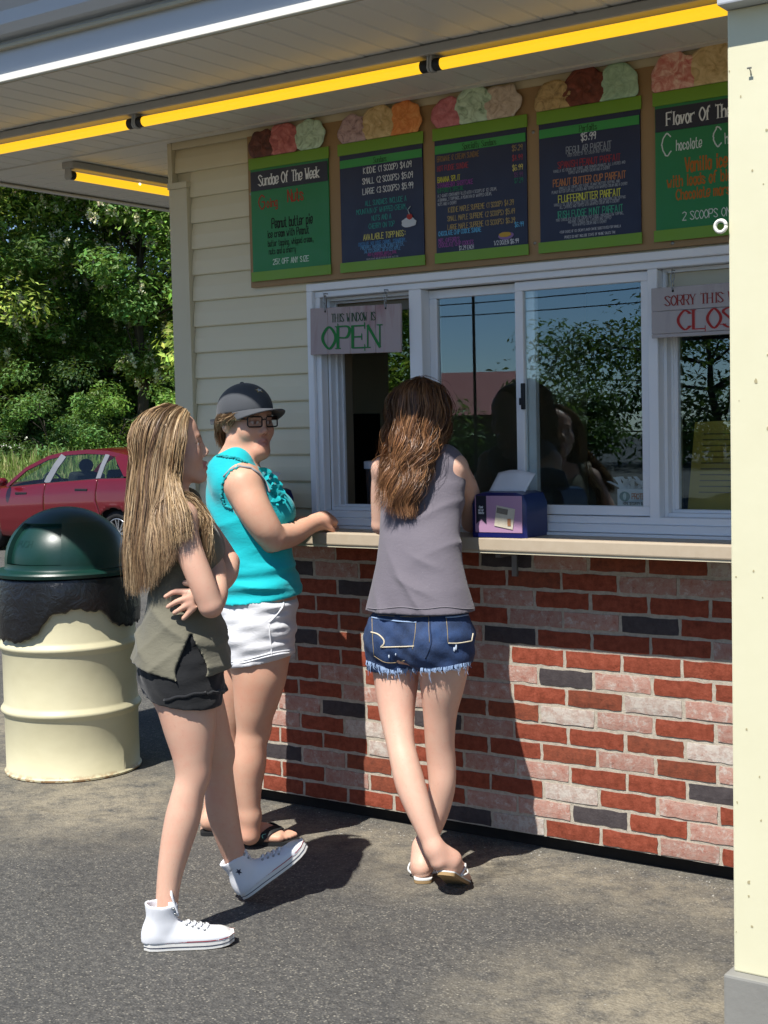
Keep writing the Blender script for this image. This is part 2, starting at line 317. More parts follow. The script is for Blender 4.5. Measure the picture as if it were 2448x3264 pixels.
CMAP = {  # row: {left edge s: colour}
 -5: {-4.5: 'p', -3.5: 'r', -.5: 'd', .5: 'p', 1.5: 'b', 2.5: 'b', 3.5: 'w'}, -4: {-5: 'd', -4: 'p', -1: 'r', 0: 'b', 1: 'r', 2: 'p', 3: 'p'},
 -3: {-4.5: 'r', -3.5: 'd', -.5: 'p', .5: 'r', 1.5: 'r', 2.5: 'r', 3.5: 'r'}, -2: {-5: 'r', -4: 'r', -1: 'r', 0: 'p', 1: 'p', 2: 'd', 3: 'r'},
 -1: {-4.5: 'r', -3.5: 'b', -.5: 'd', .5: 'r', 1.5: 'r', 2.5: 'r', 3.5: 'p'}, 0: {-5: 'd', -4: 'b', -3: 'p', -1: 'p', 0: 'r', 1: 'r', 2: 'r', 3: 'r'},
 1: {-4.5: 'r', -3.5: 'r', -1.5: 'r', -.5: 'p', .5: 'd', 1.5: 'p', 2.5: 'r', 3.5: 'r'}, 2: {-5: 'r', -4: 'p', -3: 'r', -1: 'p', 0: 'r', 1: 'b', 2: 'w', 3: 'p'},
 3: {-5.5: 'r', -4.5: 'r', -3.5: 'p', -.5: 'b', .5: 'w', 1.5: 'p', 2.5: 'r', 3.5: 'p'}, 4: {-5: 'p', -4: 'd', -3: 'r', -2: 'd', -1: 'p', 0: 'r', 1: 'r', 2: 'b', 3: 'w'},
 5: {-5.5: 'p', -4.5: 'r', -3.5: 'w', -2.5: 'r', -.5: 'r', .5: 'b', 1.5: 'p', 2.5: 'b', 3.5: 'p'}, 6: {-5: 'r', -4: 'r', -3: 'w', -2: 'r', -1: 'p', 0: 'p', 1: 'r', 2: 'r', 3: 'd'},
 7: {-5.5: 'd', -4.5: 'p', -3.5: 'b', -2.5: 'r', -.5: 'r', .5: 'w', 1.5: 'r', 2.5: 'p', 3.5: 'r'}, 8: {-5: 'r', -4: 'p', -3: 'b', -2: 'r', -1: 'p', 0: 'p', 1: 'd', 2: 'r', 3: 'p'},
 9: {-5.5: 'r', -4.5: 'r', -3.5: 'r', -2.5: 'r', -1.5: 'd', -.5: 'w', .5: 'r', 1.5: 'r', 2.5: 'p', 3.5: 'r'}}
ZB = GAP+10*BH   # height of the reference bed joint
brick_wall = thing('brick_wall', 'red, pink and charcoal brick wall under the service counter', 'brick wall', (0, 0, 0))
MB().box(XL, XR, .0032, .05, GAP+.002, 1.06).build('mortar', M['mortar'], brick_wall)
MB().box(XL, XR, .045, .09, -.05, GAP+.001).build('footing', M['darkgap'], brick_wall)
_bm = brick_meshes(); _bd = {}
for row in range(-5, 10):
    half = row % 2 != 0; s0 = -8 if not half else -7.5
    for k in range(18):
        s = s0+k; xa = s*BW+(row+.5)*.00235; xb = xa+BW
        if xb < XL+.02 or xa > 1.05: continue
        ck = CMAP[row].get(s) or random.choice('rrrrpbpdw'); key = (random.randrange(len(_bm)), ck)
        xc, sx = (xa+xb)/2, 1.
        if xa < XL: xc = (XL+.004+xb)/2; sx = (xb-XL-.004)/BW
        if key not in _bd: _bd[key] = _bm[key[0]].copy(); _bd[key].name = 'brick'; _bd[key].materials.append(BR[ck])
        o = bpy.data.objects.new('brick', _bd[key]); link(o, brick_wall)
        o.location = (xc, random.uniform(-.0012, .0012), ZB-(row+.5)*BH+random.uniform(-.0008, .0008)); o.scale = (sx, 1, 1); o.rotation_euler = (0, random.uniform(-.004, .004), random.uniform(-.004, .004))
# ================================================================== building shell
bld = thing('snack_stand', 'cream sided walk-up snack stand with a wide eave and serving windows', 'building')
SOF = 2.64
WX0, WX1, WZ0, WZ1 = -.854, 1.05, 1.115, 2.022   # window unit
core = MB()
core.box(XL+.01, WX0+.01, .045, .16, 1.06, SOF+.2); core.box(WX1-.01, XR+1, .045, .16, 1.06, SOF+.2); core.box(WX0+.01, WX1-.01, .045, .16, WZ1-.01, SOF+.2); core.box(WX0+.01, WX1-.01, .045, .16, 1.06, WZ0+.008)
core.build('front_wall', M['trim_tan'], bld)
SW = MB(); sy0, sy1, sz0, sz1 = 1.34, 1.82, 1.3, 2.1     # window in the side wall, seen through the open hatch
SW.box(XL+.012, XL+.13, .16, sy0, -.3, SOF+.2); SW.box(XL+.012, XL+.13, sy1, 6, -.3, SOF+.2); SW.box(XL+.012, XL+.13, sy0, sy1, -.3, sz0); SW.box(XL+.012, XL+.13, sy0, sy1, sz1, SOF+.2)
SW.build('side_wall', M['siding'], bld)
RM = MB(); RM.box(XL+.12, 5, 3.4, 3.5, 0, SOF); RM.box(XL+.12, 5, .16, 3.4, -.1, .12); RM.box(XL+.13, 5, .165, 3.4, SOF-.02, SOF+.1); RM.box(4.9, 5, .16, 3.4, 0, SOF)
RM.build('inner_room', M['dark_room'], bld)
MB().box(XR+.9, 5, .04, .16, -.2, 3).build('far_wall', M['siding'], bld)
# clapboards: each course a board with a sloped face
sid = MB().box(XL+.02, WX0+.003, .041, .044, 1.07, SOF-.001).build('siding_backing', M['trim_tan'], bld)
zc = [1.488+.1034*k for k in range(-4, 12)]
for k, z in enumerate(zc):
    z1 = min(z+.1034, SOF-.004); z0 = max(z, 1.09)
    if z1 <= z0: continue
    xe = WX0+.002 if z0 < WZ1 else XR
    if z0 < WZ1 < z1: xe = XR
    xa = XL+.098 if z < 2.42 else XL+.02
    m = MB(); yb, yt = .020, .034
    m.prism([(xa, yb, z0), (xa, yb+.001, z0-.0), (xa, yb+.0025, z0-.004), (xa, .0405, z0-.004), (xa, .0405, z1-.0045), (xa, yt, z1-.0045), (xa, (yb+yt)/2-.0035, (z0+z1)/2)], (xe-xa, 0, 0))
    m.build('siding_board', M['siding'], sid)
# corner board, capped below the top two courses
cb = MB().box(XL, XL+.096, .004, .04, 1.06, 2.452).box(XL, XL+.004, .041, .3, 1.06, 2.452).build('corner_board', M['trim_tan'], bld, bevel=.002)
MB().box(XL-.003, XL+.101, -.002, .0405, 2.4525, 2.478).build('corner_cap', M['trim_tan'], cb, bevel=.002)
MB().box(XL-.004, XL+.018, .006, .0402, 2.479, SOF-.001).build('corner_strip', M['trim_tan'], cb)
MB().box(XL+.019, 1.6, .008, .02, SOF-.03, SOF-.001).build('frieze_strip', M['trim_tan'], bld, bevel=.002)
# ---- soffit: front panels run front to back, side panels run outwards
FY = -1.066; SX = -2.79
sofb = MB().box(SX, 3.2, FY, -.0005, SOF+.008, SOF+.03).box(SX, XL+.004, -.0004, 6, SOF+.008, SOF+.03).build('soffit', M['soffit'], bld)
def panel_mesh(name, w, L):
    m = MB(); g = .006
    m.add([(g, 0, 0), (w-g, 0, 0), (w, 0, .0065), (0, 0, .0065), (g, L, 0), (w-g, L, 0), (w, L, .0065), (0, L, .0065)], [(0, 4, 5, 1), (0, 3, 7, 4), (1, 5, 6, 2), (0, 1, 2, 3), (4, 7, 6, 5)])
    me = m.mesh(name); me.materials.append(M['soffit']); return me
pw = .1055; pm1 = panel_mesh('soffit_panel', pw, .555); pm2 = panel_mesh('soffit_panel', pw, .45)
x = SX+.004; k = 0
while x < 1.75:
    for pm, y0 in ((pm1, FY-.0), (pm2, -.505)):
        o = bpy.data.objects.new('soffit_panel', pm); link(o, sofb); o.location = (x, y0+.004, SOF+.001+random.uniform(0, .0012)); o.rotation_euler = (random.uniform(-.002, .002), random.uniform(-.012, .012), 0)
    x += pw
MB().box(SX+.002, 3.2, -.047, -.002, SOF-.004, SOF+.0075).build('soffit_trim', M['soffit'], sofb)
pm3 = panel_mesh('soffit_panel', pw, 1.13); y = .01
while y < 3.0:
    o = bpy.data.objects.new('soffit_panel', pm3); link(o, sofb); o.location = (XL-.02, y, SOF+.0012); o.rotation_euler = (0, random.uniform(-.004, .004), math.pi/2); y += pw
# ---- fascia, gutter and roof edge
fas = MB().prism([(SX-.0, FY-.012, SOF+.006), (SX, FY-.016, SOF+.006), (SX, FY-.016, SOF+.028), (SX, FY-.012, SOF+.028)], (6, 0, 0)).build('drip_edge', M['white_metal'], bld)
MB().box(SX, 3.2, FY-.011, FY-.001, SOF+.001, SOF+.0055).build('drip_lip', M['fascia_tan'], fas)
fb = MB().box(SX, 3.2, FY-.008, FY+.01, SOF+.0305, SOF+.26).build('fascia_board', M['fascia'], bld)
MB().box(SX, 3.2, FY-.03, FY-.0085, SOF+.104, SOF+.118).build('fascia_moulding', M['fascia_tan'], fb, bevel=.004)
g = MB(); gp = [(FY-.0085, SOF+.135), (FY-.06, SOF+.138), (FY-.085, SOF+.16), (FY-.088, SOF+.2), (FY-.11, SOF+.228), (FY-.112, SOF+.25), (FY-.104, SOF+.25), (FY-.078, SOF+.205), (FY-.074, SOF+.168), (FY-.05, SOF+.146), (FY-.0085, SOF+.144)]
g.prism([(SX, a, b) for a, b in gp], (6.2, 0, 0)); g.build('gutter', M['fascia'], bld)
rfm = MB().prism([(SX-.03, FY-.15, SOF+.262), (SX-.03, FY-.15, SOF+.272), (SX-.03, 2.6, SOF+1.36), (SX-.03, 2.6, SOF+1.35)], (6.5, 0, 0)).build('roof', M['roof_metal'], bld)
for k in range(14): MB().prism([(SX+.02+k*.42, FY-.155, SOF+.2725), (SX+.02+k*.42, FY-.155, SOF+.297), (SX+.02+k*.42, 2.6, SOF+1.385), (SX+.02+k*.42, 2.6, SOF+1.3605)], (.025, 0, 0)).build('roof_rib', M['roof_metal'], rfm)
MB().box(SX-.03, SX-.0005, FY-.01, 6, SOF-.004, SOF+.22).build('side_fascia', M['fascia'], bld)
MB().box(SX+.0005, SX+.02, FY, 6, SOF-.006, SOF+.0005).build('side_trim', M['soffit'], bld)
MB().box(SX, 3.2, 2.6, 6, SOF+.2, SOF+1.34).build('roof_ridge', M['roof_metal'], bld)
# ---- counter
ct = MB().box(-1.5, 1.7, -.205, .0, 1.060, 1.104).build('counter', M['counter'], bld, bevel=.005)
MB().box(-1.55, 1.7, -.2, -.0008, 1.052, 1.0595).build('counter_underlay', M['trim_tan'], ct)
MB().box(-1.5, 1.7, -.03, .019, 1.1045, 1.1135).build('sill_strip', M['vinyl'], ct)
for bx in (-1.3, .02): MB().box(bx, bx+.02, -.12, -.002, 1.03, 1.0515).box(bx, bx+.02, -.012, -.002, .955, 1.0295).build('counter_bracket', M['steel'], ct)
# ---- serving window
def frame_ring(mb, x0, x1, z0, z1, w, y0, y1):
    mb.box(x0, x1, y0, y1, z1-w, z1); mb.box(x0, x1, y0, y1, z0, z0+w); mb.box(x0, x0+w, y0, y1, z0+w, z1-w); mb.box(x1-w, x1, y0, y1, z0+w, z1-w); return mb
def glassmat(name, tint=(.94, .97, .96), ior=1.52, k=1.6, refl=(1, 1, 1)):
    N = NT(name); N.n.remove(N.b); tr = N.n.new('ShaderNodeBsdfTransparent'); tr.inputs[0].default_value = (*tint, 1); gl = N.n.new('ShaderNodeBsdfGlossy'); gl.inputs['Roughness'].default_value = .0; gl.inputs[0].default_value = (*refl, 1)
    fr = N.n.new('ShaderNodeFresnel'); fr.inputs[0].default_value = ior; mx = N.n.new('ShaderNodeMixShader')
    gq = N.n.new('ShaderNodeNewGeometry'); N.l(N.math('MULTIPLY', N.math('MINIMUM', N.math('MULTIPLY', fr.outputs[0], k), 1.), N.math('SUBTRACT', 1., gq.outputs['Backfacing'])), mx.inputs[0]); N.l(tr.outputs[0], mx.inputs[1]); N.l(gl.outputs[0], mx.inputs[2]); N.l(mx.outputs[0], N.out.inputs[0]); return N.m
M['glass'] = glassmat('window glass', k=3.2, refl=(.66, .87, 1.))
win = thing('serving_window', 'long white vinyl serving window with sliding glass above the counter', 'window')
def part_bev(mb, name, mat, par, b=.0025): return mb.build(name, M[mat], par, bevel=b, seg=1)
fo = frame_ring(MB(), WX0, WX1, WZ0, WZ1, .028, -.012, .044); FR = part_bev(fo, 'outer_frame', 'vinyl', win)
part_bev(frame_ring(MB(), WX0+.0285, WX1-.0285, WZ0+.0285, WZ1-.0285, .024, .004, .046), 'inner_frame', 'vinyl', FR)
def unit(x0, x1, z0, z1, depth):  # jamb liners stepping back into the wall
    m = MB(); a = depth
    m.box(x0, x0+.012, .0465, a, z0, z1).box(x1-.012, x1, .0465, a, z0, z1).box(x0+.0125, x1-.0125, .0465, a, z1-.012, z1).box(x0+.0125, x1-.0125, .0465, a, z0, z0+.012)
    for yy in (.078, .112): m.box(x0+.0125, x0+.02, yy, yy+.006, z0+.0125, z1-.0125).box(x1-.02, x1-.0125, yy, yy+.006, z0+.0125, z1-.0125).box(x0+.0205, x1-.0205, yy, yy+.006, z1-.02, z1-.0125).box(x0+.0205, x1-.0205, yy, yy+.006, z0+.0125, z0+.02)
    return m
zi0, zi1 = WZ0+.053, WZ1-.053
part_bev(MB().box(-.3995, -.345, .0045, .1, zi0-.02, zi1+.0), 'mullion', 'vinyl', win)
part_bev(MB().box(.5305, .565, .0045, .1, zi0-.02, zi1+.0), 'mullion', 'vinyl', win)
unit(-.8005, -.4, zi0, zi1, .135).build('jamb_liner', M['vinyl'], win); unit(.566, .995, zi0, zi1, .135).build('jamb_liner', M['vinyl'], win)
MB().box(-.82, -.8015, .1355, .2, zi0-.05, zi1+.05).box(.546, .5645, .1355, .2, zi0, zi1).build('inner_jamb', M['jamb'], win)
MB().box(-.82, 1.0, .1605, .30, zi0-.05, zi0+.004).build('inner_sill', M['jamb'], win)
def sash(x0, x1, y, name='sash', w=.032, z0=zi0+.002, z1=zi1-.002, wr=None):
    o = part_bev(frame_ring(MB(), x0, x1, z0, z1, w, y, y+.028), name, 'vinyl', win)
    MB().box(x0+w-.004, x1-w+.004, y+.012, y+.016, z0+w-.004, z1-w+.004).build('pane', M['glass'], o); return o
s1 = sash(-.3445, .087, .055); s2 = sash(.027, .53, .024)
lat = MB().box(.052, .066, .012, .0235, 1.53, 1.62).box(.045, .056, .0115, .0235, 1.545, 1.57).build('latch', M['black'], s2, bevel=.003)
sash(.578, .985, .083, w=.02)
MB().box(-.8, -.4, .1, .125, zi1-.058, zi1-.0125).build('roller_track', M['jamb'], win)
MB().box(.58, .985, .06, .08, zi1-.075, zi1-.0125).build('roller_track', M['trim_tan'], win)
# side window pane + frame
part_bev(frame_ring(MB(), XL+.0, XL+.13, sz0, sz1, .03, 0, 0) if False else MB().box(XL+.03, XL+.1, sy0, sy0+.04, sz0, sz1).box(XL+.03, XL+.1, sy1-.04, sy1, sz0, sz1).box(XL+.03, XL+.1, sy0+.04, sy1-.04, sz0, sz0+.04).box(XL+.03, XL+.1, sy0+.04, sy1-.04, sz1-.04, sz1), 'side_window_frame', 'vinyl', bld)
MB().box(XL+.06, XL+.064, sy0+.035, sy1-.035, sz0+.035, sz1-.035).build('side_window_pane', glassmat('dark tinted glass', (.34, .38, .33), 1.5, 1.), bld)  # dark tint added to dim the foliage seen through this pane
# dark shelving inside
sh = thing('storage_shelf', 'dark storage shelf just inside the open serving hatch', 'shelf', (-1.05, .95, .12)); 
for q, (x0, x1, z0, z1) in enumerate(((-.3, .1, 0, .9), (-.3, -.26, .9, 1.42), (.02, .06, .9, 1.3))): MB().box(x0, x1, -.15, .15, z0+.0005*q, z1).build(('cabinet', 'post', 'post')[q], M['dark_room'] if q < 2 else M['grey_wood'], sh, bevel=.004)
# ================================================================== column at the right
CX, CY = 1.283, -1.2
colm = thing('porch_column', 'cream painted porch column with chipped paint on a grey wooden base', 'column', (CX, CY, 0))
o = MB().box(0, .3, 0, .28, .212, 2.388).build('shaft', M['cream_paint'], colm, bevel=.004)
MB().box(-.014, .33, -.03, .31, .002, .2115).build('base_block', M['grey_wood'], colm, bevel=.006)
MB().box(-.004, .34, -.05, .30, 2.3885, 2.60).build('header_beam', M['fascia'], colm, bevel=.004)
rg = MB(); T = [(0, .013*math.cos(a), .013*math.sin(a)) for a in np.linspace(0, 2*math.pi, 17)]
P_ = [(-.014+.0*t[0]+t[1], -.012, 1.915+t[2]) for t in T]; rg.tube(P_, .0042, 8); rg.build('hook_ring', M['white_metal'], colm, smooth=True)
ch_ = MB(); rc_ = random.Random(31)
for _k in range(34):
    cx_, cz_ = rc_.uniform(.004, .16), rc_.choice([rc_.uniform(.23, .9), rc_.uniform(.23, 2.3)]); s_ = rc_.uniform(.001, .0035); n_ = rc_.randint(5, 8); ch_.prism([(cx_+s_*(1+rc_.uniform(-.4, .6))*math.cos(6.283*i/n_), -.0002, cz_+s_*(1.3+rc_.uniform(-.4, .9))*math.sin(6.283*i/n_)) for i in range(n_)], (0, -.0006, 0))
kind(ch_.build('paint_chips', pmat('bare chipped spots', 'b5ab86', .8, '8f8462', 90, .8), colm), 'stuff')
MB().tube([(.055, -.012, 2.252), (.055, -.003, 2.245), (.053, .002, 2.238)], .0016, 6).tube([(.05, -.012, 2.252), (.06, -.012, 2.252)], .002, 6).build('bent_nail', M['steel'], colm)
# ================================================================== yellow fluorescent tubes
def emat(name, col, e, base):
    N = NT(name); N.set(Base_Color=s2l(base), Roughness=.35); N.b.inputs['Emission Color'].default_value = (*s2l(col), 1); N.b.inputs['Emission Strength'].default_value = e; return N.m
M['tube'] = emat('lit yellow tube', (1., .56, .02), .68, 'f2c012'); M['lampgrey'] = pmat('lamp housing grey', 'a9a8a4', .45, dirt=('5d5548', 14, .68, .5))
def lamp(label, L, loc, rz, segs):
    t = thing('tube_light', label, 'light', loc, rz, 'yellow tube lights under the eave'); h = MB(); h.box(-.0, L, -.034, .034, -.03, .0)
    h.build('housing', M['lampgrey'], t, bevel=.004, seg=1)
    n = len(segs)
    for a, b in segs:
        MB().tube([(a+.035, 0, -.0575), (b-.035, 0, -.0575)], .0178, 14).build('tube', M['tube'], t, smooth=True, angle=60)
        for e in (a+.022, b-.022): MB().tube([(e-.013, 0, -.0565), (e+.013, 0, -.0565)], .0192, 14).build('tube_cap', M['black'], t, smooth=True, angle=60)
        for e in (a+.004, b-.004): MB().prism([(e-.0035, -.016, -.0305), (e-.0035, .016, -.0305), (e-.0035, .02, -.066), (e-.0035, .012, -.077), (e-.0035, -.012, -.077), (e-.0035, -.02, -.066)], (.007, 0, 0)).build('socket', M['lampgrey'], t)
    return t
Lx = 1.259
lamp('long run of yellow tube lights along the front eave above the menu boards', 5*Lx, (-1.178-Lx, -.55, SOF-.0005), 0, [(k*Lx+.001, (k+1)*Lx-.001) for k in range(5)])
l2 = lamp('short yellow tube light under the side eave left of the wall corner', 1.26, (-2.14, .0, SOF-.0005), math.pi/2, [(.002, 1.258)])
MB().ball((.42, -.0145, -.047), .005).build('tube_glint', emat('glowing tube glint', 'fff6e0', 3, 'ffffff'), l2, smooth=True)  # glint painted as a small white glowing bead on the tube
# ================================================================== vegetation
def leafmat(name, trans=.35, rough=.5, attr='Col'):
    N = NT(name); c = N.attr(attr); r = N.math('ADD', N.math('MULTIPLY', N.objrand(), .3), .82)
    c = N.mix(1., c, N.ramp(r, [(0, 0), (1, 1)]), 'MULTIPLY'); N.set(Base_Color=c, Roughness=rough); N.b.inputs['Specular IOR Level'].default_value = .35
    tl = N.n.new('ShaderNodeBsdfTranslucent'); N.l(N.mix(.5, c, (.25, .34, .04)), tl.inputs[0]); mx = N.n.new('ShaderNodeMixShader'); mx.inputs[0].default_value = trans
    N.l(N.b.outputs[0], mx.inputs[1]); N.l(tl.outputs[0], mx.inputs[2]); N.l(mx.outputs[0], N.out.inputs[0]); return N.m
M['leaf'] = leafmat('tree leaves'); M['bark'] = pmat('bark', '4a4238', .9, '2f2a24', 9, .9, bump=.6, bscale=30, bdist=.02)
M['grass'] = leafmat('tall grass', .3)
def unit_vecs(n, g): v = g.normal(size=(n, 3)); return v/np.linalg.norm(v, axis=1, keepdims=True)
def leaf_cloud(P, Nn, size, g, asp=.6, col=None, var=.25, droop=.0):
    """one bent diamond per point; returns verts, quads, colours"""
    n = len(P); t = np.cross(Nn, unit_vecs(n, g)); t /= np.linalg.norm(t, axis=1, keepdims=True)+1e-9; b = np.cross(Nn, t); s = size*(.6+.8*g.random((n, 1)))
    t[:, 2] -= droop; tip = P+t*s; root = P-t*s*.6; l = P+b*s*asp*.55+Nn*s*.12; r = P-b*s*asp*.55+Nn*s*.12
    V = np.stack([root, r, tip, l], 1).reshape(-1, 3); F_ = np.arange(4*n).reshape(n, 4)
    c = np.asarray(col)[None]*(1+var*(g.random((n, 1))*2-1)) if np.ndim(col) == 1 else col
    c = np.clip(1.6*c*(1+.10*g.normal(size=(n, 3))), 0.002, 1); C4 = np.repeat(np.concatenate([c, np.ones((n, 1))], 1), 4, 0)
    return V, F_, C4
def tree(name, label, loc, H, R_, seed, n_clump=90, per=330, leaf=.06, cols=None, base=.25, flowers=0, group=None, trunk_r=.13, cat='tree', lobes=None):
    g = np.random.default_rng(seed); t = thing(name, label, cat, loc, 0, group); cols = cols or [(.045, .085, .018), (.07, .12, .02), (.03, .06, .018)]
    lim = MB(); top = H*.8; path = [(0, 0, -.2)]; x = y = 0
    for k in range(1, 7): x += g.normal()*.09; y += g.normal()*.09; path.append((x, y, top*k/6))
    lim.tube(path, [trunk_r*(1-.8*k/6) for k in range(7)], 8)
    # clumps spread through an uneven crown volume
    cen = []; 
    for k in range(n_clump):
        u = unit_vecs(1, g)[0]; rr = (.35+.65*g.random()**.5); zc_ = H*(base+(1-base)*.5); v = np.array([u[0]*R_*rr, u[1]*R_*rr, zc_+u[2]*H*(1-base)*.5*rr])
        v[:2] *= 1+.25*math.sin(3*math.atan2(u[1], u[0])+seed); cen.append(v)
    Vs, Fs, Cs = [], [], []; off = 0
    fl_V, fl_F, fl_C, fo = [], [], [], 0
    for c in cen:
        if g.random() < .4: q = path[min(6, max(1, int(c[2]/top*5)))]; lim.tube([q, tuple((np.array(q)+c)/2+[0, 0, .12]), tuple(c)], [trunk_r*.32, trunk_r*.16, .006], 5)
        n = int(per*(.6+.8*g.random())); rad = R_*(.16+.17*g.random()); u = unit_vecs(n, g); sh_ = g.random((n, 1))**.45
        P = c+u*sh_*rad*np.array([1.15, 1.15, .7]); Nn = u*.5+np.array([0, 0, .75])+.45*g.normal(size=(n, 3)); Nn /= np.linalg.norm(Nn, axis=1, keepdims=True)
        col = np.array(cols[g.integers(len(cols))])*(.5+.95*g.random())
        V, F_, C4 = leaf_cloud(P, Nn, leaf, g, col=col); Vs.append(V); Fs.append(F_+off); Cs.append(C4); off += len(V)
        if flowers and g.random() < flowers:
            for q in range(int(6+9*g.random())):
                p0 = c+unit_vecs(1, g)[0]*rad*np.array([1.1, 1.1, .6]); m = 30; P = p0+np.stack([g.normal(size=m)*.028, g.normal(size=m)*.028, -g.random(m)*.2], 1)
                V, F_, C4 = leaf_cloud(P, unit_vecs(m, g), .036, g, asp=1., col=np.array([.62, .57, .38]), var=.2); fl_V.append(V); fl_F.append(F_+fo); fl_C.append(C4); fo += len(V)
    lim.build('trunk', M['bark'], t, smooth=True)
    cr = rawmesh('crown', np.concatenate(Vs), np.concatenate(Fs), M['leaf'], t, False, np.concatenate(Cs))
    if fl_V: rawmesh('flower_clusters', np.concatenate(fl_V), np.concatenate(fl_F), M['leaf'], t, False, np.concatenate(fl_C))
    return t
GT = 'trees behind the parking lot'
DK = [(.045, .10, .026), (.06, .125, .03), (.08, .15, .034)]; MD = [(.10, .19, .034), (.13, .22, .04), (.075, .145, .034)]; LT = [(.21, .29, .05), (.26, .33, .065), (.15, .235, .045)]
tree('flowering_tree', 'locust tree with hanging cream flower clusters left of the wall corner', (-19.2, 17.6, .9), 10.5, 2.5, 1, 130, 420, .084, LT+MD, .16, .7, GT)
tree('flowering_tree', 'dark green locust tree at the left edge of the picture', (-21.6, 14.8, .9), 11, 2.7, 2, 130, 420, .084, MD+LT, .1, .2, GT)
tree('leafy_tree', 'dark maple standing behind the flowering tree', (-22.6, 20.2, .9), 12.5, 3.6, 3, 110, 380, .097, DK, .12, 0, GT)
tree('leafy_tree', 'tall dark tree farthest back behind the left edge trees', (-26.5, 18.4, .9), 13, 3.9, 4, 100, 360, .105, DK, .1, 0, GT)
tree('leafy_tree', 'mid green maple seen through the side window', (-15.6, 19.8, .8), 9.5, 3.0, 5, 120, 320, .075, MD+LT, .1, 0, GT)
tree('leafy_tree', 'bright green maple sapling beside the wall corner', (-13.7, 14.4, .5), 3.9, 1.2, 6, 40, 190, .07, [(.10, .19, .03), (.13, .22, .035), (.07, .14, .025)], .22, 0, GT, .04)
BU = 'bushes on the grassy bank'
tree('bush', 'pale green rounded bush at the left end of the bank', (-18.1, 13.9, .55), 2.3, 1.35, 21, 34, 260, .05, [(.05, .11, .03), (.065, .13, .03)], .0, 0, BU, .03, 'bush')
tree('bush', 'mid green bush in the middle of the bank', (-17.1, 15.3, .6), 1.9, 1.2, 22, 30, 260, .05, MD, .0, 0, BU, .03, 'bush')
tree('bush', 'low dark bush under the flowering tree', (-16.3, 16.4, .6), 1.5, 1.1, 23, 24, 240, .05, DK+MD, .0, 0, BU, .03, 'bush')
tree('bush', 'tall dark bush between the two flowering trees', (-20.6, 17.2, .7), 3.4, 1.6, 24, 40, 260, .06, DK, .0, 0, BU, .03, 'bush')
tree('bush', 'broad dark thicket behind the bank at the far right', (-15.2, 18.6, .6), 3.0, 1.7, 25, 40, 260, .06, DK, .0, 0, BU, .03, 'bush')
tree('bush', 'shaded thicket far behind the trees', (-27.5, 23.5, .6), 5.6, 4.2, 26, 70, 300, .12, DK, .0, 0, BU, .03, 'bush')
tree('bush', 'dark thicket far behind the left edge of the bank', (-31.5, 18.5, .6), 6.0, 4.6, 27, 70, 300, .12, DK, .0, 0, BU, .03, 'bush')
tree('bush', 'dark thicket seen low through the side window', (-20.5, 24.5, .6), 6.5, 4.6, 28, 70, 300, .12, DK, .0, 0, BU, .03, 'bush')
tree('leafy_tree', 'leafy tree close behind the stand seen through the side window', (-9.2, 11.6, -.2), 6.5, 2.0, 29, 70, 300, .08, LT, .05, 0, GT, .08)
tree('leafy_tree', 'tall tree filling the gap between the far trees', (-30, 25, .6), 15, 4.5, 30, 90, 320, .13, DK, .05, 0, GT)
tree('leafy_tree', 'broad tree beyond the left edge of the bank', (-25.5, 12.2, .7), 10, 3.4, 51, 60, 260, .12, MD, .05, 0, GT)
tree('leafy_tree', 'far dark tree beyond the left end of the bank', (-31, 12.5, .7), 12, 4.2, 52, 60, 260, .14, DK, .03, 0, GT)
tree('bush', 'long dark thicket beyond the left end of the bank', (-29, 10.2, .6), 3.6, 3.4, 53, 50, 300, .1, DK, .0, 0, BU, .03, 'bush')
tree('bush', 'dark hedge closing the gap under the far trees', (-23.2, 21.6, .5), 2.8, 3.0, 54, 40, 260, .2, DK, .0, 0, BU, .03, 'bush')
tree('bush', 'dark hedge low behind the flowering tree trunks', (-26.5, 17.2, .5), 2.8, 3.0, 55, 40, 260, .2, DK, .0, 0, BU, .03, 'bush')
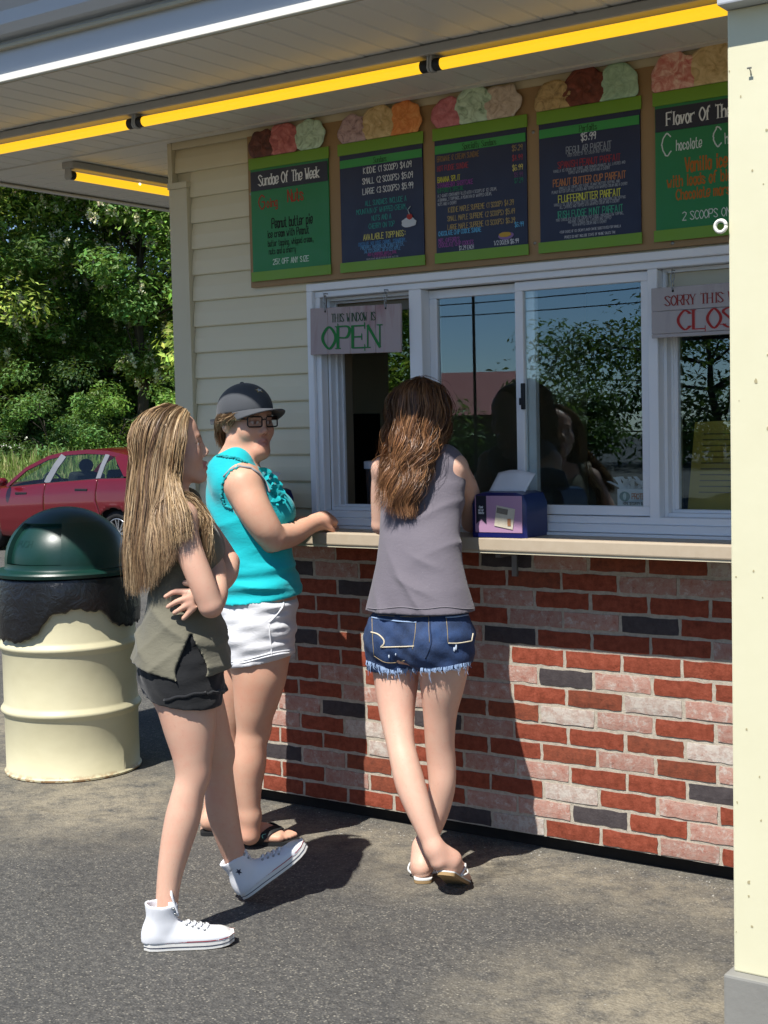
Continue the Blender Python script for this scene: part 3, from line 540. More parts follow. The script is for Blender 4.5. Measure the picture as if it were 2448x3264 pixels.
# grassy bank behind the parked car
def bank():
    dv = np.array([.77, .638]); nv = np.array([-.638, .77]); o0 = np.array([-15.2, 11.6]); V = []; F_ = []; nu, nw = 46, 22
    for j in range(nw+1):
        for i in range(nu+1):
            a = -16+34*i/nu; b = -1.5+24*j/nw; p = o0+dv*a+nv*b; V.append((p[0], p[1], -.215+1.05*min(1, max(0, (b+1.2)/3.2))**.8+.06*math.sin(a*1.7+b)*max(0, min(1, b))))
    for j in range(nw):
        for i in range(nu): q = j*(nu+1)+i; F_.append((q, q+1, q+nu+2, q+nu+1))
    o = kind(rawmesh('grass_bank', V, F_, pmat('bank soil', '5c6b35', .95, '6f6a44', 3, .9, bump=.5, bscale=20)), 'structure')
    g = np.random.default_rng(5); n = 26000; a = g.uniform(-6, 6.5, n); b = g.uniform(-1.3, 4.2, n); p = o0+np.outer(a, dv)+np.outer(b, nv); z = -.22+1.05*np.clip((b+1.2)/3.2, 0, 1)**.8
    h = (.12+.30*g.random(n)**2)*(.6+.5*(np.sin(a*2.1+b)+1)/2); lean = g.normal(size=(n, 2))*.22; w = .006+.01*g.random(n); th = g.random(n)*6.28
    ww = np.stack([np.cos(th), np.sin(th), 0*th], 1)*w[:, None]; base = np.concatenate([p, z[:, None]], 1); tip = base+np.concatenate([lean*h[:, None], h[:, None]], 1); mid = base+(tip-base)*.55+np.array([0, 0, .03])
    V = np.stack([base-ww, base+ww, mid+ww*.8, tip, mid-ww*.8], 1).reshape(-1, 3); F_ = np.concatenate([np.stack([np.arange(n)*5+k for k in q], 1) for q in ((0, 1, 2, 4),)]); F3 = np.stack([np.arange(n)*5+k for k in (4, 2, 3, 3)], 1)
    dry = (g.random(n) < .3)[:, None]; c = np.where(dry, np.array([.40, .38, .17]), np.array([.20, .30, .07]))*(.7+.5*g.random((n, 1))); C4 = np.repeat(np.concatenate([c, np.ones((n, 1))], 1), 5, 0)
    me = bpy.data.meshes.new('tall_grass'); me.from_pydata(V.tolist(), [], F_.tolist()+F3[:, :3].tolist()); at_ = me.color_attributes.new('Col', 'FLOAT_COLOR', 'POINT'); at_.data.foreach_set('color', C4.astype(np.float32).ravel()); me.materials.append(M['grass'])
    q = bpy.data.objects.new('tall_grass', me); link(q); tag(q, 'tall pale grass and weeds on the bank behind the red car', 'grass'); kind(q, 'stuff')
bank()
# ================================================================== across the road (seen mirrored in the serving window)
def house(loc, rz):
    t = thing('red_roofed_house', 'low house with a red roof mirrored in the serving window', 'house', loc, rz)
    MB().box(-7, 7, -3, 3, 0, 2.0).build('wall', pmat('house wall', '6d5247', .8), t)
    r = MB().prism([(-7.5, -3.6, 1.9), (-7.5, 3.6, 1.9), (-7.5, 0, 3.25)], (15, 0, 0)).build('roof', pmat('red roof', '9c3f36', .6, '86322b', 2, .6), t)
    for k in (-4, 0, 4): MB().box(k-.6, k+.6, 3.002, 3.06, .6, 1.6).build('window', M['dark_room'], t)
    MB().box(2.5, 3.1, -.3, .3, 3.2, 4.6).build('chimney', pmat('chimney', '5f5a57', .8), r)
    return t
house((-26.2, -30.6, -.2), math.radians(-32.7))
GR = 'trees across the road'
tree('roadside_tree', 'large dark tree mirrored at the right of the serving window', (-5.0, -23.8, -.1), 12, 2.6, 41, 100, 460, .23, DK+MD, .08, 0, GR, .2)
tree('roadside_tree', 'broad dark tree mirrored in the closed window', (-3.6, -19.5, -.1), 11, 3.0, 42, 90, 420, .23, DK, .06, 0, GR, .2)
tree('roadside_tree', 'low dark tree line mirrored under the sky reflection', (-15.5, -40, -.1), 6.2, 5.5, 43, 60, 240, .16, DK, .0, 0, GR, .2)
tree('roadside_tree', 'dark shrub mass mirrored above the napkin box', (-19.0, -33, -.1), 2.6, 3.6, 44, 40, 220, .12, DK+MD, .0, 0, GR, .1)
tree('roadside_tree', 'dark tree mirrored at the far right window edge', (-1.5, -24, -.1), 10, 3.0, 45, 60, 240, .14, DK, .05, 0, GR, .2)
up_ = thing('utility_pole', 'wooden utility pole with crossarm mirrored in the serving window', 'pole', (-17.6, -28.4, -.1))
MB().tube([(0, 0, 0), (0, 0, 8.5)], [.045, .035], 10).build('post', M['bark'], up_, smooth=True); MB().box(-1.1, 1.1, -.05, .05, 7.6, 7.72, .5, (0, 0)).build('crossarm', M['bark'], up_)
for k, (dz, sag) in enumerate(((7.8, .7), (7.4, 1.), (5.9, 1.3), (5.4, 1.1))):
    a, b = Vector((-40, -30+k*1.2, dz)), Vector((6, -25-k*1.5, dz)); pts = [a.lerp(b, s/24)-Vector((0, 0, sag*(1-(2*s/24-1)**2))) for s in range(25)]
    o = MB().tube(pts, .016, 5).build('power_line', M['black']); tag(o, ('topmost', 'second highest', 'third highest', 'lowest')[k]+' power line mirrored across the sky in the window', 'cable', 'power lines')
# ================================================================== oil drum litter bin
DC = (-2.262, .03, 0)
def drum():
    t = thing('litter_bin', 'cream steel drum litter bin with green dome lid and black liner', 'bin', DC)
    R0 = .29; pr_ = [(.0, .004), (R0-.012, .004), (R0-.002, 0), (R0+.007, .004), (R0+.008, .012), (R0, .02)]
    def hoop(z): return [(R0, z-.03), (R0+.004, z-.02), (R0+.013, z-.008), (R0+.016, z), (R0+.013, z+.008), (R0+.004, z+.02), (R0, z+.03)]
    pr_ += [(R0, .15)]+hoop(.285)+[(R0, .42)]+hoop(.565)+[(R0, .7), (R0, .84), (R0+.008, .85), (R0+.008, .862), (R0-.004, .866)]
    N = NT('cream drum paint'); c = N.mix(N.ramp(N.noise(9, 4), [(.3, 0), (.8, .5)]), 'cdc6a4', 'c0b894'); sep = N.n.new('ShaderNodeSeparateXYZ'); N.l(N.co(), sep.inputs[0])
    rust = N.math('MULTIPLY', N.ramp(sep.outputs[2], [(.0, 1), (.03, .0)]), N.ramp(N.noise(24, 6, .7), [(.46, 0), (.56, 1)])); c = N.mix(rust, c, '8a5a2c')
    sp = N.ramp(N.noise(42, 5, .7), [(.72, 0), (.76, .8)]); c = N.mix(sp, c, '8c7a4e'); N.set(Base_Color=c, Roughness=N.ramp(N.noise(6, 3), [(.2, .38), (.8, .55)])); N.bump(N.noise(7, 3), .12, .02)
    MB().lathe(pr_, 72).build('drum', N.m, t, smooth=True, angle=50)
    # bin liner folded over the rim, ragged hem
    na, nz = 150, 16; g = np.random.default_rng(8); ac = math.radians(-42.4); Vv = []; Ff = []
    keys = [(-180, .70), (-100, .70), (-84, .69), (-74, .62), (-62, .60), (-35, .605), (-24, .65), (-10, .73), (12, .738), (28, .715), (42, .65), (60, .645), (90, .66), (120, .69), (180, .70)]
    wr = [(g.uniform(5, 26), g.uniform(0, 6.28), g.uniform(.3, 1)) for _ in range(12)]
    for j in range(nz+1):
        for i in range(na):
            th = -180+360*i/na; b = np.interp(th, [k[0] for k in keys], [k[1] for k in keys])+.006*math.sin(th*.31)+.004*math.sin(th*.83); f = j/nz; z = .868-f*(.868-b); a = ac+math.radians(th)
            w = sum(q[2]*math.sin(q[0]*math.radians(th)+q[1]+f*4*math.sin(q[1])) for q in wr)/6; w2 = math.sin(23*f+3*math.sin(math.radians(th)*4)+math.radians(th)*7)
            r = R0+.013+.014*f*(1-f)*4*.6+.0042*w*f+.0008*w2*f+.006*f; Vv.append((r*math.cos(a), r*math.sin(a), z+.004*w*f))
    for j in range(nz):
        for i in range(na): Ff.append((j*na+i, j*na+(i+1) % na, (j+1)*na+(i+1) % na, (j+1)*na+i))
    N = NT('black liner plastic'); N.set(Base_Color=(.006, .006, .007), Roughness=.3); N.b.inputs['Specular IOR Level'].default_value = .6; N.bump(N.noise(16, 4, .6, dist=2.0), .35, .015)
    o = rawmesh('bin_liner', Vv, Ff, N.m, t)
    sm = o.modifiers.new('sol', 'SOLIDIFY'); sm.thickness = .002
    # dome lid with a push-flap opening
    N = NT('green lid plastic'); c = N.mix(N.ramp(N.noise(5, 3), [(.3, 0), (.8, .5)]), '0a2f28', '0d3830'); N.set(Base_Color=N.mix(N.ramp(N.noise(30, 6, .7), [(.68, 0), (.78, .5)]), c, '33503f'), Roughness=.38); N.bump(N.noise(20, 3), .05, .01); gm = N.m
    lid = MB().lathe([(R0+.006, .872), (R0+.026, .870), (R0+.030, .884), (R0+.024, .892), (R0+.0, .897), (.268, .9), (.265, .905), (.265, .925)], 80).build('lid_rim', gm, t, smooth=True, angle=40)
    def dome(r0, z0, h, a0, a1, t0, t1, n=40, m=14): return MB().lathe([(r0*math.cos(q)+1e-4, z0+h*math.sin(q)) for q in np.linspace(t0, t1, m)], n, a0=a0, a1=a1)
    A0, A1 = math.radians(-114), math.radians(-47); zd, hd = .925, .235; tt = math.radians(47)
    d = MB()
    for q in (dome(.265, zd, hd, A1, A0+2*math.pi, 0, tt, 60, 12), dome(.265, zd, hd, A0, A1, tt, math.pi/2, 24, 8), dome(.265, zd, hd, A1, A0+2*math.pi, tt, math.pi/2, 60, 8)): d.add(q.v, q.f)
    # lip round the opening
    for aa in (A0, A1): d.add([(rr*math.cos(q)*math.cos(aa), rr*math.cos(q)*math.sin(aa), zd+hd*(rr/.265)*math.sin(q)) for q in np.linspace(0, tt, 10) for rr in (.265, .238)], [(2*i, 2*i+1, 2*i+3, 2*i+2) for i in range(9)])
    d.add([(rr*math.cos(tt)*math.cos(aa), rr*math.cos(tt)*math.sin(aa), zd+hd*(rr/.265)*math.sin(tt)) for aa in np.linspace(A0, A1, 18) for rr in (.265, .238)], [(2*i, 2*i+1, 2*i+3, 2*i+2) for i in range(17)])
    d.build('dome', gm, lid, smooth=True, angle=40)
    dome(.244, zd, hd*.93, A0-.05, A1+.05, 0, tt+.1, 24, 12).build('push_flap', gm, lid, smooth=True)
    mb = MB(); letters(mb, 'PUSH', 0, 0, .03, 0, .14); aa = math.radians(-93); V2 = []
    for (x, y, z) in mb.v: q = .35+z*4.2; b = aa+(-x)/.2*0; V2.append((.2455*math.cos(q)*math.cos(aa+x*4.2), .2455*math.cos(q)*math.sin(aa+x*4.2), zd+hd*.936*math.sin(q)))
    mb.v = V2; mb.build('embossed_word', gm, lid)
drum()
# ================================================================== red saloon car
def car():
    t = thing('parked_car', 'red four-door saloon car parked behind the litter bin', 'car', (-11.31, 9.15+.79, -.19), math.pi)
    N = NT('red car paint'); N.set(Base_Color=N.mix(N.noise(3, 2), '5c0613', '640716'), Roughness=.28, Coat_Weight=.6, Coat_Roughness=.05, Metallic=.15); red = N.m
    blk = pmat('car black trim', '17181a', .5); rub = pmat('tyre rubber', '18181a', .85); alu = pmat('alloy rim', 'b9bcc0', .28, metal=.85); intr = pmat('car interior', '1d1e22', .9); grey = pmat('grey pillar trim', '6d7076', .45)
    gl = glassmat('car glass', (.8, .86, .83), 1.5, 1.1)
    I = np.interp
    HW = lambda x: I(x, [-.98, -.8, -.3, .6, 1.8, 2.7, 3.2, 3.46], [.70, .79, .835, .85, .85, .83, .76, .60])
    ZB = lambda x: I(x, [-.98, -.6, 0, 2.6, 3.1, 3.46], [.38, .27, .22, .22, .24, .30])
    ZT = lambda x: I(x, [-.98, -.9, -.62, .35, 1.4, 2.25, 2.9, 3.3, 3.46], [.86, 1.03, 1.05, 1.03, .965, .90, .86, .76, .62])   # belt / shoulder
    def side_y(x, z):
        f = (z-ZB(x))/(ZT(x)-ZB(x)); return HW(x)*I(f, [0, .12, .35, .62, .8, .93, 1], [.925, .965, .99, 1., .985, .955, .93])
    RW, FW, RA = 0., 2.615, .345
    def panel(name, x0, x1, sg, par, wheel=None, e0=lambda z: 0, e1=lambda z: 0):
        nx = max(6, int((x1-x0)/.028)); nz = 26; V = np.zeros((nz+1, nx+1, 3)); ok = np.ones((nz, nx), bool)
        for j in range(nz+1):
            for i in range(nx+1):
                f = j/nz; x = x0+(x1-x0)*i/nx; z = ZB(x)+(ZT(x)-ZB(x))*f; a = i/nx; x = x+(1-a)*e0(z)+a*e1(z); z = ZB(x)+(ZT(x)-ZB(x))*f
                V[j, i] = (x, sg*side_y(x, z), z)
        if wheel is not None:
            d = np.hypot(V[..., 0]-wheel, V[..., 2]-.31); ok = (d[:-1, :-1]+d[1:, 1:]+d[:-1, 1:]+d[1:, :-1])/4 > RA
            used = np.zeros((nz+1, nx+1), bool)
            for a in (0, 1):
                for b in (0, 1): used[a:nz+a, b:nx+b] |= ok
            near = used & (d < RA+.03)
            k = RA/np.maximum(d, .01); V[..., 0] = np.where(near, wheel+(V[..., 0]-wheel)*k, V[..., 0]); V[..., 2] = np.where(near, .31+(V[..., 2]-.31)*k, V[..., 2]); V[..., 1] = np.where(near, V[..., 1]+sg*.008, V[..., 1])
        idx = np.arange((nz+1)*(nx+1)).reshape(nz+1, nx+1); q = np.stack([idx[:-1, :-1], idx[:-1, 1:], idx[1:, 1:], idx[1:, :-1]], -1)[ok]
        o = rawmesh(name, V.reshape(-1, 3), q if sg > 0 else q[:, ::-1], red, par); s = o.modifiers.new('s', 'SOLIDIFY'); s.thickness = .012; s.offset = -1; return o
    cur = lambda z: .05*math.sin((z-.25)*3.2)
    for sg in (1, -1):
        panel('rear_quarter', -.97, .335, sg, t, RW, e1=lambda z: -.16*max(0, (.75-z))*2.2 if z < .75 else 0)
        dr = panel('rear_door', .345, 1.355, sg, t, RW, e0=lambda z: -.16*max(0, (.75-z))*2.2 if z < .75 else 0); df = panel('front_door', 1.365, 2.315, sg, t)
        panel('front_wing', 2.325, 3.44, sg, t, FW)
        for d, xh, zh in ((dr, .62, .89), (df, 1.83, .83)):
            y = side_y(xh, zh); MB().box(xh-.12, xh+.12, sg*(y+.012)-.012, sg*(y+.012)+.012, zh-.016, zh+.014).build('handle', blk, d, bevel=.008); MB().ball((xh, sg*(y-.004), zh-.012), .07, .012, .04).build('handle_cup', blk, d, smooth=True)
    # inner dark tub closes the gaps
    MB().loft([[(x, sy*(HW(x)*.9), z) for sy, z in ((-1, ZB(x)+.02), (1, ZB(x)+.02), (1, ZT(x)-.05), (-1, ZT(x)-.05))] for x in np.linspace(.42, 2.2, 10)]).build('cabin_tub', intr, t)
    MB().loft([[(x, sy*(HW(x)*.86), z) for sy, z in ((-1, ZB(x)+.05), (1, ZB(x)+.05), (1, ZT(x)-.05), (-1, ZT(x)-.05))] for x in np.linspace(-.9, .40, 8)]).build('wheel_well', intr, t)
    MB().loft([[(x, sy*(HW(x)*.72), z) for sy, z in ((-1, ZB(x)+.05), (1, ZB(x)+.05), (1, ZT(x)-.06), (-1, ZT(x)-.06))] for x in np.linspace(2.22, 3.3, 8)]).build('wheel_well', intr, t)
    def deck(name, xs, crown):
        R_ = [[(x, s*HW(x)*.93, ZT(x)+crown(x)*(1-abs(s)**2.4)) for s in np.linspace(-1, 1, 17)] for x in xs]; o = MB().loft(R_, False).build(name, red, t, smooth=True); return o
    deck('bonnet', np.linspace(2.16, 3.44, 16), lambda x: I(x, [2.16, 2.5, 3.3, 3.5], [.09, .09, .06, .01])); deck('boot_lid', np.linspace(-.965, -.6, 8), lambda x: I(x, [-.98, -.85, -.6], [.0, .045, .06]))
    for x, nm in ((-.975, 'rear_bumper'), (3.445, 'front_bumper')):
        s_ = -1 if x < 0 else 1
        MB().loft([[(x+s_*.03*(1-(q/.7)**2), q, z) for q in np.linspace(-.70, .70, 13)] for z in np.linspace(.28, .62, 6)], False).loft([[(x+s_*.02*(1-(q/.7)**2)-s_*.004, q, z) for q in np.linspace(-.69, .69, 13)] for z in np.linspace(.62, .86 if s_ < 0 else .64, 4)], False).build(nm, red, t, smooth=True)
    # greenhouse
    RZ = lambda x: I(x, [-.62, -.35, -.02, .3, .75, 1.15, 1.42, 1.8, 2.2], [1.06, 1.22, 1.355, 1.41, 1.43, 1.41, 1.365, 1.16, .93])
    def gy(x, z): f = np.clip((z-1.0)/.42, 0, 1); return HW(x)*.925*(1-.27*f**1.15)
    rf = MB().loft([[(x, s*gy(x, RZ(x)-.035)*(1), RZ(x)-.035*abs(s)**3+.012*(1-s*s)) for s in np.linspace(-1, 1, 15)] for x in np.linspace(-.06, 1.44, 24)], False).build('roof', red, t, smooth=True); m_ = rf.modifiers.new('s', 'SOLIDIFY'); m_.thickness = .03; m_.offset = -1
    belt = lambda x: ZT(x)+.004
    def strip(name, P, w, mat, par, sg, dy=.0, th=.02):   # band following side glass surface
        pts = [Vector((x, sg*(gy(x, z)+dy), z)) for x, z in P]; m = MB(); rings = []
        for k, p in enumerate(pts):
            a = pts[max(k-1, 0)]; b = pts[min(k+1, len(pts)-1)]; d = (b-a).normalized(); nrm = Vector((0, sg, .25)).normalized(); s_ = d.cross(nrm).normalized()*w/2
            rings.append([p+s_, p-s_, p-s_-nrm*th, p+s_-nrm*th])
        return m.loft(rings).build(name, mat, par, bevel=.003, seg=1)
    def pane(name, poly, par, sg, dy=-.012):
        V = [(x, sg*(gy(x, z)+dy), z) for x, z in poly]; o = MB().add(V, [tuple(range(len(V)))]).build(name, gl, par, recalc=False); s = o.modifiers.new('s', 'SOLIDIFY'); s.thickness = .004; return o
    top = lambda x: RZ(x)-.055
    for sg in (1, -1):
        A = [(2.2, belt(2.2)), (1.85, 1.145), (1.47, top(1.44)), (1.15, top(1.15)), (.75, top(.75)), (.35, top(.35)), (.02, top(.02)), (-.3, 1.19), (-.58, 1.06)]
        strip('roof_rail', [(2.2, belt(2.2)+.015), (1.85, 1.165), (1.47, top(1.44)+.02), (1.15, top(1.15)+.02), (.75, top(.75)+.02), (.35, top(.35)+.02), (.02, top(.02)+.02)], .06, red, t, sg)
        # rear quarter pillar (painted)
        V = [(x, sg*gy(x, z), z) for x, z in ((.05, top(.02)+.04), (-.06, top(-.06)+.05), (-.62, 1.07), (-.3, belt(-.3)), (-.13, belt(-.1)+.012), (.02, 1.19), (.14, 1.30))]
        o = MB().add(V, [tuple(range(7))]).build('rear_pillar', red, t, recalc=False); s = o.modifiers.new('s', 'SOLIDIFY'); s.thickness = .03
        strip('centre_pillar', [(1.37, belt(1.37)), (1.27, 1.2), (1.19, top(1.19))], .115, grey, t, sg, -.004); strip('door_pillar', [(.37, belt(.37)), (.36, 1.2), (.34, top(.34))], .085, grey, t, sg, -.004)
        pane('front_window', [(1.42, belt(1.42)), (2.16, belt(2.16)), (1.84, 1.12), (1.49, top(1.44)-.02), (1.24, top(1.22))], t, sg); pane('rear_window', [(.41, belt(.41)), (1.32, belt(1.32)), (1.14, top(1.15)), (.38, top(.38))], t, sg); pane('quarter_window', [(-.12, belt(-.1)+.02), (.33, belt(.33)), (.30, top(.32)), (.15, 1.29)], t, sg)
        strip('belt_moulding', [(2.2, belt(2.2)-.002), (1.4, belt(1.4)-.002), (.35, belt(.35)-.002), (-.1, belt(-.1)-.002)], .022, blk, t, sg, .006, .012)
        MB().ball((2.1, sg*.93, .99), .05, .09, .06).build('mirror', blk if sg < 0 else red, t, smooth=True)
        for wx in (RW, FW):
            w = MB().lathe([(.19, -.1), (.245, -.11), (.29, -.1), (.308, -.07), (.31, 0), (.308, .07), (.29, .1), (.245, .11), (.205, .1), (.20, .06)], 40); Vn = [(wx+x, sg*(.70+z), .31+y) for x, y, z in w.v]; w.v = Vn; wo_ = w.build('wheel', rub, t, smooth=True)
            r = MB(); rr = MB().lathe([(.205, .098), (.198, .102), (.188, .085), (.18, .04), (.16, .0), (.0, .0)], 40); rr.v = [(wx+x, sg*(.70+z), .31+y) for x, y, z in rr.v]; rr.build('rim_barrel', blk, wo_, smooth=True)
            ri = MB().lathe([(.205, .097), (.2, .104), (.19, .104), (.186, .09)], 40); ri.v = [(wx+x, sg*(.70+z), .31+y) for x, y, z in ri.v]; ri.build('rim', alu, wo_, smooth=True)
            sp = MB(); hb = MB().lathe([(.0, .092), (.035, .092), (.045, .075), (.045, .02)], 20); sp.add([(wx+x, sg*(.70+z), .31+y) for x, y, z in hb.v], hb.f)
            for k in range(8):
                for da in (-.13, .13):
                    a = 2*math.pi*k/8+da*.55; b = 2*math.pi*k/8+da*1.25; c0 = Vector((wx+.04*math.cos(a), sg*.775, .31+.04*math.sin(a))); c1 = Vector((wx+.192*math.cos(b), sg*.79, .31+.192*math.sin(b))); d = (c1-c0); s_ = d.cross(Vector((0, 1, 0))).normalized()*.0085
                    sp.obox((c0+c1)/2, d/2, s_, (0, sg*.012, 0))
            sp.build('spokes', alu, wo_, bevel=.002, seg=1)
    # glass front and rear, seats, steering wheel
    for nm, (xa, za), (xb, zb) in (('windscreen', (2.18, .96), (1.44, 1.36)), ('rear_screen', (-.6, 1.07), (-.04, 1.35))):
        R_ = [[(xa+(xb-xa)*f+.06*(1-s*s)*(1 if xa > 0 else -1), s*gy(xa+(xb-xa)*f, za+(zb-za)*f)*.97, za+(zb-za)*f) for s in np.linspace(-1, 1, 9)] for f in np.linspace(0, 1, 6)]; MB().loft(R_, False).build(nm, gl, t, smooth=True)
    for sx, sy in ((1.15, .36), (1.15, -.36)):
        s_ = MB().obox((sx, sy, .78), (.09, 0, .02), (0, .22, 0), (-.09, 0, .33)).build('seat_back', intr, t, bevel=.06, seg=3); MB().ball((sx-.13, sy, 1.2), .05, .13, .095).build('headrest', intr, s_, smooth=True); MB().obox((sx+.25, sy, .5), (.26, 0, 0), (0, .23, 0), (0, 0, .07)).build('seat_cushion', intr, s_, bevel=.04)
    rs = MB().obox((.15, 0, .8), (.08, 0, .02), (0, .6, 0), (-.1, 0, .26)).build('rear_bench', intr, t, bevel=.05, seg=3)
    for sy in (.36, -.36): MB().ball((.03, sy, 1.13), .06, .12, .08).build('headrest', intr, rs, smooth=True)
    MB().obox((1.98, 0, .8), (.16, 0, .02), (0, .66, 0), (.0, 0, .1)).build('dashboard', intr, t, bevel=.05, seg=3)
    a = [(1.7+.09*math.sin(q)*.45, .36+.18*math.cos(q), .93+.17*math.sin(q)) for q in np.linspace(0, 2*math.pi, 25)]; st = MB().tube(a, .016, 8); st.tube([(1.7, .2, .93), (1.7, .52, .93)], .016, 6).build('steering_wheel', blk, t, smooth=True)
car()
# ================================================================== menu boards over the window
def flat(name, col, rough=.45): return pmat(name, col, rough, scale=8, amt=.4)
M['navy'] = flat('navy print', '0d1a3c'); M['lime'] = flat('lime print', '6f9a22'); M['emer'] = flat('emerald print', '167a3e'); M['band'] = flat('green band', '2f9340'); M['ink'] = flat('near black print', '181a2a')
def chalk(c): return pmat('chalk '+c, c, .8, scale=60, amt=.5)
CH = {}
def chk(c):
    if c not in CH: CH[c] = chalk(c)
    return CH[c]
backb = MB().box(-1.136, 1.0, .004, .0185, 2.031, 2.6095).build('backing_board', M['plywood']); tag(backb, 'long tan backing board carrying the menu panels under the eave', 'board')
YB = .004-.0005
def li(h): return tuple(min(1., q*1.5) for q in s2l(h))
def scoopmat(a, b, c, sc=26):
    N = NT('scoop '+a); n1 = N.noise(sc, 6, .65, dist=1.2); N.set(Base_Color=N.ramp(n1, [(.28, li(c)), (.48, li(a)), (.7, li(b))]), Roughness=.6); N.bump(n1, .3, .01); return N.m
SC = {'choc': scoopmat('4a2822', '6a3a30', '2b1613'), 'straw': scoopmat('a05a58', 'b87a76', '7a3a3a'), 'mint': scoopmat('9fb5a0', 'b4c8b4', '4f6b4c'), 'moose': scoopmat('9a8284', 'b09a9a', '3e2624'), 'van': scoopmat('b09a70', 'c2b088', '8a7448'), 'orange': scoopmat('c07840', 'd09860', 'a85a2c'), 'pink': scoopmat('a8636a', 'b87a80', '8c4a52'), 'cream': scoopmat('a89a8c', 'bcb0a2', '84705e'), 'cara': scoopmat('9a8258', 'b49c70', '4e3a1e'), 'fudge': scoopmat('5a2a1c', '74392a', '33140d'), 'pist': scoopmat('8aa58c', 'a2bba0', '6a8a6c'), 'ripple': scoopmat('b4786e', 'd0b8a8', '9c3a38')}
def blob(cx, cz, rx, rz_, seed, y0, th=.006, n=36, zmin=None, dome=0.):
    r = random.Random(seed); ph = [(r.randint(3, 9), r.uniform(0, 6.28), r.uniform(.012, .04)) for _ in range(5)]; P = []
    def pt(f, a): k = 1+sum(q[2]*math.sin(q[0]*a+q[1]) for q in ph); z = cz+rz_*k*f*math.sin(a); return (cx+rx*k*f*math.cos(a), max(z, zmin) if zmin is not None else z)
    ang = [2*math.pi*i/n for i in range(n)]
    if not dome: return MB().prism([(pt(1, a)[0], y0, pt(1, a)[1]) for a in ang], (0, -th, 0))
    m = MB(); R_ = [[(pt(1, a)[0], y0, pt(1, a)[1]) for a in ang]]
    for j in range(8):
        f = 1-j/7.6; R_.append([(pt(f, a)[0], y0-th-dome*math.sqrt(max(0, 1-f*f))*(1+.25*math.sin(3*a+5*f+seed)+.2*math.sin(7*a-9*f)), pt(f, a)[1]) for a in ang])
    return m.loft(R_)
def menu(x0, x1, label, scoops, title, style, lines, z0=2.058, z1=2.515):
    t = thing('menu_panel', label, 'menu', ((x0+x1)/2, YB, z0), 0, 'menu panels over the serving window'); W = x1-x0; H = z1-z0; h = W/2
    def part(name, m, mat, par=t, **k): return m.build(name, mat, par, **k)
    card = part('card', MB().box(-h, h, -.006, -.0003, 0, H), M['navy'] if style == 'n' else M['emer'])
    part('lime_band', MB().box(-h-.006, h+.006, -.0095, -.0062, H-.036, H+.006), M['lime'], card); part('lime_band', MB().box(-h-.006, h+.004, -.0095, -.0062, -.006, .03), M['lime'], card)
    if style == 'n': part('title_band', MB().box(-h+.002, h-.002, -.0082, -.0062, H-.083, H-.054), M['band'], card)
    else: part('title_band', MB().box(-h+.002, h-.002, -.0082, -.0062, H-.118, H-.045), M['ink'], card)
    for k, (nm, cx, cz, rx, rz_) in enumerate(scoops): part('scoop_picture', blob(cx*W*1.04, H+.006+cz*.95, rx*1.17, rz_*1.0, 50+k+int(1000*abs(x0)), -.0100-.0008*k, .003, zmin=H+.0062, dome=.006), SC[nm], card, smooth=True)
    yl = -.0084; r = random.Random(3)
    tm = MB()
    if style == 'n': letters(tm, title, 0, H-.079, .02, yl, .13, .62, serif=True)
    else: letters(tm, title, 0, H-.101, .040, yl, .125, .60 if 'Sundae' in title else .62, serif=True, thin=.75)
    part('title', tm, chk('1c4a20') if style == 'n' else chk('e6e6e2'), card)
    for (txt, lx, lz, ch_, col, wf, al, jit, wdt) in lines:
        m = MB(); letters(m, txt, lx, lz, ch_, -.0064, wdt, wf, al, jit, rs=r); part('lettering', m, chk(col), card)
    return t
GM = 'menu panels over the serving window'
L = lambda txt, x, z, h, col, w=.62, al='c', j=.03, wd=.115: (txt, x, z, h, col, w, al, j, wd)
m1 = menu(-1.118, -.742, 'green Sundae Of The Week panel nearest the wall corner', [('choc', -.3, .045, .062, .06), ('mint', .27, .052, .066, .062), ('straw', -.03, .05, .068, .066)], 'Sundae Of The Week', 'g',
  [L('G', -.135, .268, .052, 'a23b24', .8, 'c', .02, .1), L('oing', -.085, .272, .03, 'a23b24', .75, 'c', .02, .14), L('Nuts', .03, .282, .044, 'a23b24', .62, 'c', .02, .12),
   L('Peanut butter pie', .01, .19, .036, '0e1c14', .5, 'c', .01, .12), L('ice cream with Peanut', -.01, .155, .027, '0f2217', .55, 'c', .02, .12), L('butter topping, whipped cream,', .0, .122, .022, '11301d', .52, 'c', .02, .12), L('nuts and a cherry', -.04, .092, .022, '11301d', .55, 'c', .02, .12), L('25% OFF ANY SIZE', .0, .052, .02, 'cfe2d2', .72, 'c', .02, .13)])
